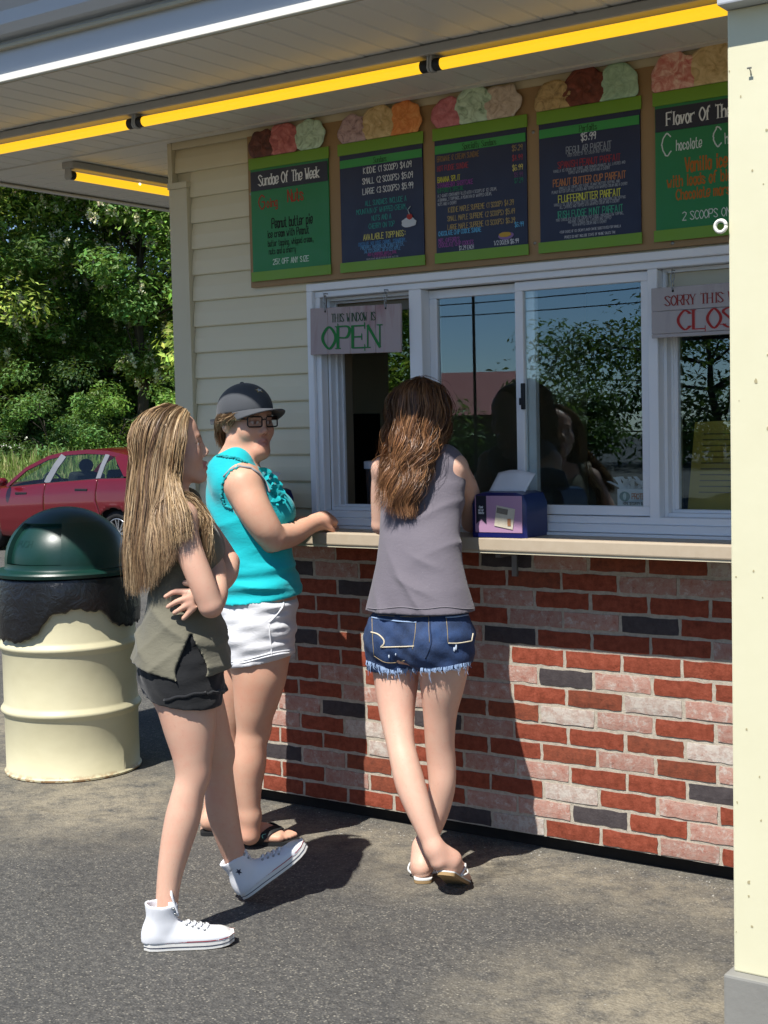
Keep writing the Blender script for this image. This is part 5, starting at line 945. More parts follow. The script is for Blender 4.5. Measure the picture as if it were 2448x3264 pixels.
def skinmat(name, base, blush, rough=.5):
    N = NT(name); c = N.attr('Col'); c = N.mix(N.ramp(N.noise(6, 5, .65), [(.4, 0), (.75, .42)]), c, blush); c = N.mix(N.ramp(N.noise(28, 5, .7), [(.45, 0), (.75, .35)]), c, blush); c = N.mix(N.ramp(N.noise(95, 4, .7), [(.6, 0), (.75, .35)]), c, tuple(q*.72 for q in blush))
    N.set(Base_Color=c, Roughness=rough, Subsurface_Weight=.12); N.b.inputs['Subsurface Radius'].default_value = (.012, .005, .003); N.b.inputs['Subsurface Scale'].default_value = .6; N.b.inputs['Specular IOR Level'].default_value = .35
    N.bump(N.noise(320, 3), .08, .002); return N.m
def clothmat(name, col, col2=None, rough=.85, weave=900, bump=.12, fold=0, heather=None):
    N = NT(name); c = N.mix(N.noise(9, 4), col, col2 or col)
    if heather: c = N.mix(N.ramp(N.noise(160, 4, .7, src=N.mapping(N.co(), (1, 1, 7))), [(.62, 0), (.72, .5)]), c, heather)
    N.set(Base_Color=c, Roughness=rough); N.b.inputs['Specular IOR Level'].default_value = .2; N.b.inputs['Sheen Weight'].default_value = .15
    b = N.bump(N.noise(weave, 2), bump, .001)
    if fold: N.bump(N.noise(26, 4, .55, src=N.mapping(N.co(), (1, 1, 2.2)), dist=1.3), fold, .02, b)
    return N.m
def hairmat(name, rough=.5):
    N = NT(name); N.set(Base_Color=N.attr('Col'), Roughness=rough); N.b.inputs['Specular IOR Level'].default_value = .35; N.b.inputs['Anisotropic'].default_value = .5; return N.m
# ---- strands between guide curves
def spline(P, n):
    P = np.asarray(P, float); L = np.r_[0, np.cumsum(np.linalg.norm(np.diff(P, axis=0), axis=1))]; Q = np.array(crom([tuple(p) for p in P], 8)); Lq = np.r_[0, np.cumsum(np.linalg.norm(np.diff(Q, axis=0), axis=1))]; t = np.linspace(0, Lq[-1], n); return np.stack([np.interp(t, Lq, Q[:, i]) for i in range(3)], 1)
def strands(name, guides, parent, mat, n, cols, seg=20, width=.0028, spread=.008, wave=.0, wf=3., seed=1, lift=.006, coh=0, cl=.55, clump=40, tail=.25, base=True, bcol=None, body=None, gap=.004):
    g = np.random.default_rng(seed); G = np.stack([spline(q, seg) for q in guides]); m = len(G); org = np.array(parent_origin(parent)); ctr = G.mean((0, 1))
    if body is not None: G = body.push(G, gap+.004, 6)
    def sheet(t):
        i = np.clip(np.floor(t).astype(int), 0, m-2); f = (t-i)[:, None, None]; p0 = G[np.clip(i-1, 0, m-1)]; p1 = G[i]; p2 = G[i+1]; p3 = G[np.clip(i+2, 0, m-1)]
        return .5*(2*p1+(p2-p0)*f+(2*p0-5*p1+4*p2-p3)*f*f+(3*p1-p0-3*p2+p3)*f**3)
    if base:
        tt = np.linspace(0, m-1, m*5); B = sheet(tt)[:, :int(seg*.86)]; B = body.push(B, gap) if body is not None else B; sg_ = B.shape[1]; idx = np.arange(len(tt)*sg_).reshape(len(tt), sg_); Fq = np.stack([idx[:-1, :-1], idx[:-1, 1:], idx[1:, 1:], idx[1:, :-1]], -1).reshape(-1, 4)
        cb_ = np.tile([*(bcol or np.mean(cols, 0)*.6), 1], (B.shape[0]*sg_, 1)); rawmesh(name+'_base', B.reshape(-1, 3)-org, Fq, mat, parent, True, cb_)
    t = g.random(n)*(m-1); S = sheet(t); ct = g.random(clump)*(m-1); near = np.argmin(np.abs(t[:, None]-ct[None]), 1); S2 = sheet(ct)[near]; u = np.linspace(0, 1, seg)[None, :, None]; S = S*(1-cl*u**1.2)+S2*cl*u**1.2
    off = g.normal(size=(n, 1, 3))*spread*(.4+.9*u); cph = g.random(clump)*6.28*(1-coh)+ct*.9*coh; ph = cph[near][:, None]+g.normal(size=(n, 1))*.35
    tan = np.gradient(S, axis=1); tan /= np.linalg.norm(tan, axis=2, keepdims=True)+1e-9; view = S-np.array(CAM); out = S-ctr; out[..., 2] = 0; out /= np.linalg.norm(out, axis=2, keepdims=True)+1e-9; side = np.cross(tan, out); side /= np.linalg.norm(side, axis=2, keepdims=True)+1e-9
    uu = u[..., 0]; amp = wave*np.clip(uu*1.8-.15, 0, 1); S = S+off+out*lift*np.clip(uu*4, 0, 1)[..., None]*g.random((n, 1, 1))+side*(amp*np.sin(wf*6.28*uu+ph))[..., None]+out*(amp*.7*np.cos(wf*6.28*uu+ph*1.1))[..., None]
    if body is not None: S = body.push(S, gap+.003, 4)
    cut = 1-tail*g.random((n, 1))**1.5; S = np.stack([np.stack([np.interp(np.linspace(0, 1, seg)*cut[i, 0], np.linspace(0, 1, seg), S[i, :, k]) for k in range(3)], 1) for i in range(n)])
    tan = np.gradient(S, axis=1); tan /= np.linalg.norm(tan, axis=2, keepdims=True)+1e-9; wv = np.cross(tan, out+.6*g.normal(size=(n, 1, 3))); wv /= np.linalg.norm(wv, axis=2, keepdims=True)+1e-9
    w = width*(.5+g.random((n, 1, 1)))*np.clip(1.15-uu**3, .15, 1)[..., None]; A = S-wv*w/2; B = S+wv*w/2; V = np.stack([A, B], 2).reshape(-1, 3); idx = np.arange(n*seg*2).reshape(n, seg, 2)
    Fq = np.stack([idx[:, :-1, 0], idx[:, :-1, 1], idx[:, 1:, 1], idx[:, 1:, 0]], -1).reshape(-1, 4); pal = np.asarray(cols); c = pal[g.integers(len(pal), size=clump)][near]*.55+pal[g.integers(len(pal), size=n)]*.45; c = c*(.75+.5*g.random((n, 1)))
    C4 = np.concatenate([np.repeat(c, seg*2, 0), np.ones((n*seg*2, 1))], 1); return rawmesh(name, V-org, Fq, mat, parent, True, C4)
# ---- body pieces
def hand(S, w, f, nrm_, thumb, curl=.5, sc=1., spread=.08, k=.006):
    """palm, four jointed fingers and a thumb; f finger direction, nrm_ back of hand, thumb = +1/-1 side"""
    f = nrm(f); nv = np.asarray(nrm_, float); nv = nrm(nv-f*(nv@f)); sd = np.cross(f, nv)*thumb; w = np.asarray(w, float); Ls = (.041, .046, .043, .034)
    for i in range(4):
        o = (1.5-i)*.0195*sc; base = w+sd*o*.6+f*.012*sc; kn = w+f*(.084-.003*abs(i-1))*sc+sd*o; S.cap(base, kn, .0135*sc, .0105*sc, .012)
        p = kn; a = 0.; fd = nrm(f+sd*spread*(1.5-i))
        for j, L in enumerate((Ls[i], Ls[i]*.62, Ls[i]*.5)):
            a += curl*(1.0, 1.15, .8)[j]; d = fd*math.cos(a)-nv*math.sin(a); q = p+d*L*sc; S.cap(p, q, (.0092-.0007*j)*sc, (.0085-.0009*j)*sc, k if j else .008); p = q
    t0 = w+f*.014*sc+sd*.02*sc-nv*.004; t1 = w+f*.046*sc+sd*.043*sc-nv*.012*sc; t2 = t1+(f*.032+sd*.006-nv*.012*(1+curl))*sc; t3 = t2+(f*.022-sd*.006*curl-nv*.008)*sc
    S.chain([t0, t1, t2, t3], [.0145*sc, .012*sc, .010*sc, .0085*sc], .01); return S
def head(S, c, fwd, up_, sc=1., nose=1.):
    """face and skull; returns the head frame"""
    f = nrm(fwd); u = np.asarray(up_, float); u = nrm(u-f*(u@f)); r = np.cross(f, u); A = np.stack([r, f, u]); c = np.asarray(c, float)
    P = lambda x, y, z: c+(r*x+f*y+u*z)*sc
    E = lambda x, y, z, a, b, d, k=.02, op='u': S.ell(P(x, y, z), (a*sc, b*sc, d*sc), A, k*sc, op)
    C_ = lambda a, b, ra, rb, k=.012, op='u': S.cap(P(*a), P(*b), ra*sc, rb*sc, k*sc, op)
    E(0, -.018, .028, .074, .094, .086, .02); E(0, .03, -.028, .060, .058, .080, .03); E(0, .046, .045, .055, .038, .046, .03)
    for s in (-1, 1): C_((s*.05, -.004, -.062), (s*.012, .066, -.102), .020, .015, .03); E(s*.040, .052, -.034, .024, .022, .026, .03)
    E(0, .071, -.104, .019, .015, .014, .02)
    C_((-.03, .079, .014), (.03, .079, .014), .009, .009, .018)
    for s in (-1, 1): E(s*.031, .096, -.003, .017, .015, .011, .014, 's'); E(s*.031, .070, -.004, .0145, .0145, .0135, .004)
    C_((0, .084, .010), (0, .100*nose+.0, -.030), .0065, .0095, .013); E(0, .103*nose, -.034, .010, .010, .009, .008)
    for s in (-1, 1): E(s*.0115, .093, -.040, .0085, .010, .0075, .006)
    C_((-.021, .079, -.070), (0, .0915, -.066), .0055, .0065, .006); C_((.021, .079, -.070), (0, .0915, -.066), .0055, .0065, .006); C_((-.017, .081, -.079), (0, .090, -.081), .0055, .0075, .006); C_((.017, .081, -.079), (0, .090, -.081), .0055, .0075, .006)
    E(0, .098, -.0735, .021, .012, .0022, .003, 's')
    for s in (-1, 1): E(s*.077, -.026, -.008, .010, .019, .031, .008); E(s*.088, -.022, -.004, .006, .010, .019, .005, 's'); E(s*.076, -.010, -.010, .006, .006, .012, .006)
    return P, A, c
def face_paint(P_c, A, sc, lip=(.42, .15, .14), brow=(.10, .06, .035), iris=(.10, .07, .05), skin=(.55, .35, .26)):
    def fn(V, col):
        q = ((V-P_c)@A.T)/sc; x, y, z = q.T; ax = np.abs(x)
        m = (((ax/.023)**2+((z+.0735)/.0125)**2) < 1) & (y > .066); col[m] = lip
        m = (ax > .012) & (ax < .046) & (np.abs(z-(.0185-.25*(ax-.03)**2*20)) < .0042) & (y > .05); col[m] = brow
        e = ((ax-.031)/.0145)**2+((z+.004)/.0065)**2; m = (e < 1) & (y > .058); col[m] = (.62, .60, .57); m = m & (np.hypot(ax-.032, z+.004) < .0062); col[m] = iris
        m = (e >= .8) & (e < 2.0) & (z > -.003) & (y > .056) & (ax < .05); col[m] = np.array(brow)*1.3
        for s in (1,): m = (np.hypot(ax-.006, z+.0445) < .0042) & (y > .088); col[m] = np.array(skin)*.35
        return col
    return fn

def foot(S, heel, fdir, inner, sc=1., up_=(0, 0, 1)):
    """bare foot: heel on the point given, five toes; inner = unit vector to the big-toe side"""
    f = nrm(fdir); u = np.asarray(up_, float); u = nrm(u-f*(u@f)); r = nrm(np.asarray(inner)-f*(np.asarray(inner)@f)); P = lambda x, y, z: np.asarray(heel)+(r*x+f*y+u*z)*sc
    S.chain([P(0, .018, .034), P(.004, .07, .040), P(.006, .12, .034), P(.004, .165, .022)], [.030*sc, .029*sc, .030*sc, .022*sc], .02)
    for x in (-.024, .0, .022): S.chain([P(x*.5, .05, .018), P(x, .12, .018), P(x*1.25, .172, .016)], [.019*sc, .018*sc, .0155*sc], .02)
    for i, (x, L, rad) in enumerate(((.028, .056, .0125), (.011, .054, .0095), (-.003, .048, .009), (-.016, .040, .0085), (-.029, .030, .0085))): S.chain([P(x, .170-.004*i, .016), P(x*1.02, .170-.004*i+L*.55, .019), P(x*1.0, .170-.004*i+L, .011)], [rad*1.05*sc, rad*sc, rad*.95*sc], .006)
    return P
# ================================================================== girl in the olive top, walking past with folded arms
def girl():
    D = 4.28; p = frame(D); base = Vector((-.36, -1.22, 0)); t = thing('person', 'girl with long blonde hair in olive tank top and white high-top sneakers', 'person', base)
    F_ = nrm([.70, .714, 0]); Lr = np.array([F_[1], -F_[0], 0])   # forward, person's right (towards the camera)
    S = SDF((-.80, -1.66, -.02), (.14, -.72, 1.6), .005)
    # head: looking up a little and slightly away
    fwd = nrm(math.cos(.2)*RH+math.sin(.2)*WH+np.array([0, 0, .15])); hc = p(546, 1424, -.01); HP, HA, HC = head(S, hc, fwd, (0, 0, 1), .985, .97)
    S.chain([HP(0, -.03, -.06), p(550, 1560, .0), p(556, 1625, .0)], [.048, .046, .058], .03)
    st = [(p(583, 1612, 0), .075, .055), (p(586, 1650, 0), .135, .072), (p(596, 1700, 0), .15, .088), (p(604, 1760, 0), .142, .098), (p(594, 1830, 0), .128, .092), (p(585, 1920, 0), .120, .092), (p(581, 2000, 0), .136, .102), (p(577, 2090, 0), .154, .114), (p(577, 2170, 0), .158, .118), (p(585, 2230, 0), .14, .10)]
    S.loft(st, Lr, F_, .03)
    for s, (x, y, dd) in ((1, (636, 1742, -.06)), (-1, (655, 1742, .07))): S.ell(p(x, y, dd), (.05, .045, .05), None, .035)
    # shoulders
    shR, shL = p(572, 1655, -.135), p(612, 1640, .135)
    S.chain([p(575, 1625, -.06), shR], [.05, .047], .03); S.chain([p(580, 1620, .06), shL], [.05, .046], .03)
    # right arm (near): upper arm down, forearm up across the body
    eR, wR = p(668, 1925, -.165), p(690, 1800, -.035)
    S.chain([shR, p(605, 1760, -.178), p(645, 1860, -.19), p(672, 1930, -.185)], [.044, .040, .038, .036], .010); S.chain([p(672, 1930, -.185), p(688, 1885, -.12), wR], [.036, .036, .026], .004); S.ell(shR, (.05, .05, .05), None, .03); hand(S, wR, p(690, 1735, .02)-wR, -F_*.2-Lr*0+RH*.9, 1, .25, .92)
    # left arm (far): upper arm, forearm across the stomach, hand wrapped round the near side
    eL, wL = p(727, 1792, .085), p(630, 1893, -.135)
    S.chain([shL, p(655, 1690, .15), p(700, 1750, .12), eL], [.044, .039, .036, .035], .006); S.chain([eL, p(718, 1830, .02), p(690, 1862, -.06), p(660, 1880, -.115), wL], [.036, .037, .034, .029, .024], .003)
    # the four fingers and thumb
    S.chain([wL, p(612, 1905, -.158)], [.024, .022], .008)
    for (a, b, c_) in (((606, 1889, -.168), (560, 1886, -.160), (528, 1902, -.150)), ((606, 1904, -.172), (566, 1917, -.166), (534, 1935, -.156)), ((610, 1922, -.172), (580, 1939, -.168), (555, 1954, -.160)), ((618, 1936, -.170), (600, 1956, -.168), (584, 1972, -.164))): S.chain([p(*a), p(*b), p(*c_)], [.0108, .0088, .0074], .005)
    S.chain([p(636, 1878, -.155), p(612, 1862, -.17), p(588, 1858, -.165)], [.013, .0105, .0085], .008)
    # legs
    S.chain([p(584, 2150, -.075), p(590, 2220, -.08), p(603, 2310, -.085), p(613, 2400, -.09), p(611, 2475, -.095), p(597, 2540, -.10), p(582, 2610, -.103), p(562, 2690, -.108), p(543, 2780, -.115), p(533, 2860, -.12), p(532, 2930, -.12)], [.092, .088, .077, .060, .0475, .048, .0515, .046, .0375, .033, .034], .03)
    S.ell(p(630, 2470, -.095), (.030, .030, .040), None, .03)
    S.chain([p(600, 2150, .07), p(618, 2220, .08), p(652, 2310, .10), p(682, 2385, .12), p(692, 2440, .135), p(700, 2510, .155), p(708, 2580, .175), p(724, 2650, .195), p(745, 2720, .218), p(766, 2772, .23), p(774, 2796, .235)], [.09, .086, .074, .057, .0475, .0475, .049, .0435, .037, .0335, .034], .03)
    S.ell(p(712, 2400, .125), (.029, .029, .040), None, .03)
    skin = (.60, .375, .27); fp = face_paint(HC, HA, .985, skin=skin, brow=(.20, .12, .07), lip=(.46, .19, .17))
    def paint(V):
        c = np.tile(np.array(skin), (len(V), 1)); return fp(V, c)
    sk = skinmat('fair skin', skin, (.62, .27, .19)); body, V, Q = put('body', S, sk, t, 2, paint)
    # ---- olive tank top with a side slit
    T = SDF((-.75, -1.6, .66), (.12, -.8, 1.40), .005)
    st2 = [(c, a+.006, b+.006) for c, a, b in st[:5]]+[(p(583, 1920, 0), .132, .108), (p(580, 2000, 0), .158, .128), (p(577, 2090, 0), .186, .150), (p(576, 2150, 0), .196, .158)]
    def folds(x, y, Z, X, Y):
        rg_ = lambda q: (1-np.abs(np.sin(q)))**2-.35; f1 = rg_((Z-.95)*24+x*9+y*11)*np.clip((1.04-Z)*7, 0, 1)*np.clip((Z-.80)*14, 0, 1); f2 = rg_((Z-.9)*30-x*20-y*17+1.3)*np.clip((1.0-Z)*5, 0, 1); return .014*f1+.007*f2+.004*np.sin(np.arctan2(y, x)*7+Z*9)*np.clip((.92-Z)*8, 0, 1)
    T.loft(st2, Lr, F_, .02, 0, .01, disp=folds)
    for s, (x, y, dd) in ((1, (638, 1742, -.06)), (-1, (657, 1742, .07))): T.ell(p(x, y, dd), (.056, .051, .056), None, .035)
    T.chain([p(573, 1640, -.05), p(575, 1618, -.085), p(585, 1640, -.10)], [.052, .05, .05], .02); T.chain([p(585, 1640, .05), p(592, 1600, .075), p(600, 1640, .10)], [.05, .048, .05], .02)
    T.ell(p(588, 1700, -.215), (.085, .075, .12), None, .01, 's'); T.ell(p(610, 1690, .215), (.085, .075, .11), None, .01, 's')
    T.ell(p(600, 1560, 0), (.088, .075, .085), None, .01, 's')
    T.half(p(505, 2118, 0), nrm(np.array([0, 0, -1.])-RH*.24))   # back hem falls towards the slit
    T.half(p(690, 2130, 0), nrm(np.array([0, 0, -1.])+RH*.16))
    a0 = p(594, 2036, -.2)
    for sx in range(26):   # triangular slit at the near side
        f = sx/25; q = p(594+4*f, 2036+118*f, -.24); T.cap(q, q+WH*.14, .002+.042*f, .002+.042*f, .0, 's')
    tank, Vt, Qt = put('tank_top', T, clothmat('olive jersey', '6c695a', '625f51', fold=.16), t, 2)
    # ---- black shorts
    B = SDF((-.75, -1.6, .60), (.1, -.85, 1.06), .005); st3 = [(p(583, 1960, 0), .142, .110), (p(580, 2030, 0), .153, .119), (p(577, 2090, 0), .166, .126), (p(577, 2170, 0), .168, .128), (p(588, 2222, 0), .150, .112)]
    wr = lambda x, y, Z, X, Y: .0012*np.sin(Z*130+x*40+y*25)+.0015*np.sin(Z*75-y*60)
    B.loft(st3, Lr, F_, .02, 0, .02, disp=wr); B.chain([p(582, 2180, -.075), p(598, 2252, -.085)], [.101, .098], .03); B.chain([p(606, 2180, .07), p(648, 2262, .10)], [.099, .092], .03)
    B.add(lambda X, Y, Z: .0011*np.sin(Z*150+X*50-Y*60)+.0012*np.sin(Z*90+X*90)); B.half(p(590, 2238, -.085), nrm(np.array([0, 0, -1.])-RH*.12+WH*.05))
    shorts, Vs, Qs = put('shorts', B, clothmat('black cotton', '17181a', '1d1e20', fold=.14), t, 2)
    for (x0, y0, x1, y1) in ((524, 2243, 655, 2219), (660, 2222, 716, 2213)):
        sf = Surf((Vs, Qs)); pts = [sf.hit(x0+(x1-x0)*k/14, y0-12+(y1-y0)*k/14+2*math.sin(k*1.1), .001) for k in range(15)]; pts = [q-base for q in pts if q]
        if len(pts) > 3: MB().tube(pts, .0045, 6).build('rolled_hem', clothmat('black hem', '191a1c', '26272a', bump=.3), shorts, smooth=True)
    # ---- hair
    SB = S
    S.D = np.minimum(S.D, .3)
    hm = hairmat('blonde hair'); cols = [(.22, .13, .065), (.30, .19, .10), (.42, .29, .16), (.11, .062, .035), (.16, .095, .05), (.54, .40, .24)]
    G = [[(598, 1322, -.035), (592, 1345, -.075), (586, 1400, -.112), (576, 1480, -.118), (572, 1560, -.115), (590, 1650, -.13), (625, 1740, -.19), (648, 1815, -.20)],
         [(590, 1312, -.03), (572, 1345, -.085), (560, 1410, -.115), (549, 1500, -.12), (547, 1600, -.14), (551, 1690, -.19), (549, 1760, -.215), (540, 1805, -.21)],
         [(582, 1303, -.022), (545, 1345, -.075), (528, 1410, -.094), (522, 1500, -.10), (514, 1620, -.13), (510, 1740, -.18), (506, 1840, -.17)],
         [(562, 1295, -.015), (520, 1340, -.068), (496, 1410, -.085), (478, 1500, -.09), (476, 1620, -.11), (471, 1760, -.13), (478, 1880, -.125)],
         [(540, 1291, -.005), (483, 1338, -.048), (462, 1410, -.06), (446, 1500, -.065), (439, 1620, -.08), (432, 1760, -.09), (442, 1895, -.085)],
         [(522, 1291, .012), (464, 1345, -.012), (438, 1420, -.022), (425, 1510, -.03), (417, 1630, -.04), (410, 1770, -.045), (416, 1893, -.045)],
         [(526, 1294, .035), (454, 1355, .035), (430, 1430, .035), (422, 1520, .03), (419, 1640, .02), (414, 1770, .01), (426, 1885, .0)],
         [(540, 1294, .045), (478, 1345, .075), (464, 1430, .08), (454, 1530, .075), (444, 1650, .06), (439, 1770, .045), (446, 1870, .035)],
         [(580, 1310, .04), (535, 1350, .09), (520, 1430, .092), (508, 1530, .09), (478, 1650, .08), (469, 1770, .065), (466, 1860, .05)]]
    gd = [[p(*q) for q in g_] for g_ in G[1:]]
    lock = [[p(*q) for q in g_] for g_ in ([(598, 1322, -.035), (592, 1345, -.075), (586, 1400, -.112), (576, 1480, -.118), (573, 1560, -.115), (600, 1640, -.11), (640, 1730, -.115), (663, 1806, -.12)], [(592, 1318, -.035), (580, 1350, -.085), (572, 1410, -.115), (562, 1490, -.12), (560, 1570, -.12), (582, 1660, -.12), (615, 1740, -.13), (640, 1812, -.135)], [(588, 1312, -.03), (570, 1350, -.09), (560, 1420, -.118), (552, 1500, -.122), (550, 1580, -.13), (566, 1670, -.14), (590, 1730, -.16), (620, 1800, -.16)])]
    strands('hair_lock', lock, t, hairmat('blonde hair'), 1600, [(.24, .145, .07), (.34, .22, .11), (.46, .32, .17), (.15, .085, .045), (.56, .42, .25)], 28, .0021, .006, .006, 2.4, 8, .008, clump=60, cl=.4, tail=.3, body=S)
    dr = [[p(*q) for q in g_] for g_ in ([(590, 1312, -.03), (572, 1345, -.085), (558, 1410, -.118), (548, 1500, -.124), (546, 1600, -.16), (548, 1680, -.21), (552, 1745, -.225)], [(588, 1312, -.03), (570, 1348, -.09), (557, 1415, -.12), (549, 1500, -.126), (550, 1590, -.17), (560, 1660, -.225), (566, 1735, -.235)], [(588, 1312, -.03), (570, 1350, -.09), (560, 1420, -.12), (552, 1500, -.126), (556, 1580, -.17), (575, 1650, -.215), (586, 1725, -.235)], [(588, 1312, -.03), (572, 1350, -.09), (564, 1420, -.12), (558, 1500, -.124), (566, 1580, -.16), (592, 1650, -.19), (612, 1720, -.22)])]
    strands('hair_drape', dr, t, hairmat('blonde hair'), 1900, [(.24, .145, .07), (.34, .22, .11), (.46, .32, .17), (.15, .085, .045), (.56, .42, .25)], 28, .0021, .006, .005, 2.0, 12, .008, clump=60, cl=.4, tail=.3, body=S)
    strands('hair_flyaway', gd, t, hairmat('blonde hair'), 300, [(.46, .32, .17), (.34, .22, .11)], 24, .0011, .008, .008, 1.6, 21, .010, clump=200, cl=.1, tail=.5, base=False, body=S)
    # skull cap keeps the scalp covered
    K = SDF(hc-.15, hc+.15, .005); K.ell(HP(0, -.024, .036), (.074, .094, .080), HA, .01); K.half(HP(0, .052, .0), HA[1]-.35*HA[2]*-1); K.half(HP(0, 0, -.05), -HA[2])
    cap_, _, _ = put('hair_cap', K, hm, t, 2, lambda V: np.tile([.22, .14, .075], (len(V), 1)))
    h = strands('hair', gd, t, hm, 7000, cols, 18, .0023, .0045, .006, 2.4, 3, .005, clump=170, cl=.30, tail=.24, body=SB)
    # ---- high-top sneakers
    def sneaker(heel, fdir, updir, side, name_label, shade):
        f = nrm(fdir); u = nrm(np.asarray(updir)-f*(np.asarray(updir)@f)); r = np.cross(f, u); A = np.stack([r, f, u]); heel = np.asarray(heel); K_ = .87
        P = lambda x, y, z: heel+(r*x+f*y+u*z*1.06)*K_
        pts = [P(x, y, z) for x in (-.06, .06) for y in (-.03, .31) for z in (-.02, .19)]; lo = np.min(pts, 0)-.02; hi = np.max(pts, 0)+.02
        # outline half width along the foot
        hw = lambda y: np.interp(y, [-.004, .01, .04, .09, .15, .20, .25, .275, .288], [.010, .027, .033, .034, .041, .0455, .044, .036, .016])
        def slab(z0, z1, infl, caps=True):
            m = MB(); ys = np.concatenate([np.linspace(-.004-infl*.6, .02, 5), np.linspace(.04, .24, 10), np.linspace(.25, .288+infl*.6, 8)]); ring = [(hw(np.clip(y, -.004, .288))+infl, y) for y in ys]; ring += [(-a, b) for a, b in ring[::-1]]
            toe = lambda y: .010*max(0, (y-.2)/.09)**2
            m.loft([[Vector(P(a, b, z+toe(b)))-base for a, b in ring] for z in (z0, z1)], True, caps); return m
        so = slab(0, .027, .004).build('shoe_sole', shade['sole'], None); so.parent = t; so.name = 'shoe'; MB().add(*((lambda m: (m.v, m.f))(slab(.0246, .0276, .0058, False)))).build('red_line', shade['red'], so); MB().add(*((lambda m: (m.v, m.f))(slab(.009, .0118, .0052, False)))).build('navy_line', shade['navy'], so); slab(-.002, .003, .002).build('outsole', shade['tan'], so)
        X_ = SDF(lo, hi, .004)
        for y in np.linspace(.012, .262, 17):
            w = float(hw(y)); top = np.interp(y, [0, .06, .10, .14, .20, .25, .28], [.085, .088, .080, .070, .052, .042, .036]); X_.ell(P(0, y, .030), ((w-.001)*K_, .026*K_, (top-.030)*K_), A, .02)
        X_.chain([P(0, .035, .05), P(0, .042, .10), P(0, .043, .148)], [.036*K_, .038*K_, .043*K_], .02); X_.chain([P(0, .07, .08), P(0, .062, .13)], [.034*K_, .038*K_], .02)
        X_.half(P(0, .04, .142), u+f*.12); X_.half(P(0, 0, .020), -u); X_.cap(P(0, .045, .12), P(0, .043, .2), .035*K_, .037*K_, .004, 's')
        up_o, Vu, Qu = put('upper', X_, shade['canvas'], so, 1)
        MB().loft([[Vector(P(x, .106-.30*(z-.1), z))-base for x in np.linspace(-.02, .02, 5)] for z in np.linspace(.10, .172, 6)], False).build('tongue', shade['canvas'], so, smooth=True).modifiers.new('s', 'SOLIDIFY').thickness = .005
        tc = SDF(lo, hi, .004); tc.ell(P(0, .232, .028), (.045*K_, .052*K_, .030*K_), A, .01); tc.half(P(0, .226, 0), -f); tc.half(P(0, 0, .022), -u); put('toe_cap', tc, shade['rubber'], so, 1)
        sfu = Surf((Vu, Qu)); lace = MB()
        for k in range(6):
            y = .205-.018*k; z = .062+.0125*k if k < 4 else .10+.017*(k-3); a = sfu.near(P(-.022, y-.004, z), .003); b = sfu.near(P(.022, y-.004, z), .003); mdl = sfu.near(P(0, y+.006, z+.02), .004); lace.tube([Vector(a)-base, Vector(mdl)-base, Vector(b)-base], .0036, 6)
            for s in (-1, 1):
                e = sfu.near(P(s*.030, y-.012, z-.006), .001); MB().ball(Vector(e)-base, .0042, .0042, .0042, 8, 5).build('eyelet', M['steel'], so, smooth=True)
        kind(lace.build('laces', shade['lace'], so, smooth=True), 'stuff')
        return so, P, sfu, A
    rub = pmat('white rubber', 'd9d8d4', .5, 'c6c4bd', 14, .7); shade = dict(sole=rub, red=pmat('red foxing line', '9a2f38', .6), navy=pmat('navy foxing line', '22263f', .6), tan=pmat('tan outsole', '8a6f4e', .8), canvas=clothmat('white canvas', 'dcdde0', 'cfd1d6', bump=.25), rubber=rub, lace=clothmat('white lace', 'd6d7da', bump=.2))
    hr = np.array(at(464, 2988, 4.11)); hr[2] = .002; tr = np.array(at(738, 2982, 4.26)); so1, P1, s1_, A1 = sneaker(hr, np.array([.72, .69, 0]), (0, 0, 1), 1, '', shade)
    hl = np.array([-.452, -.962, .012])+RH*.03; so2, P2, s2_, A2 = sneaker(hl, nrm(np.array([.70, .714, 0])*.82+np.array([0, 0, .57])), (0, 0, 1), 1, '', shade)
    star = MB(); c0 = Vector(s2_.near(P2(.05, .042, .095), .0015)); rr_, ff_, uu_ = (Vector(q) for q in A2); k0 = []
    for k in range(10):
        a = math.pi/2+k*math.pi/5; rad = .0125 if k % 2 == 0 else .005; k0.append(Vector(s2_.near(c0+ff_*(rad*math.cos(a))+uu_*(rad*math.sin(a))+rr_*.01, .0012))-base)
    star.add([c0-base]+k0, [(0, 1+k, 1+(k+1) % 10) for k in range(10)]); star.build('star_patch', shade['navy'], so2)
    return t
girl()
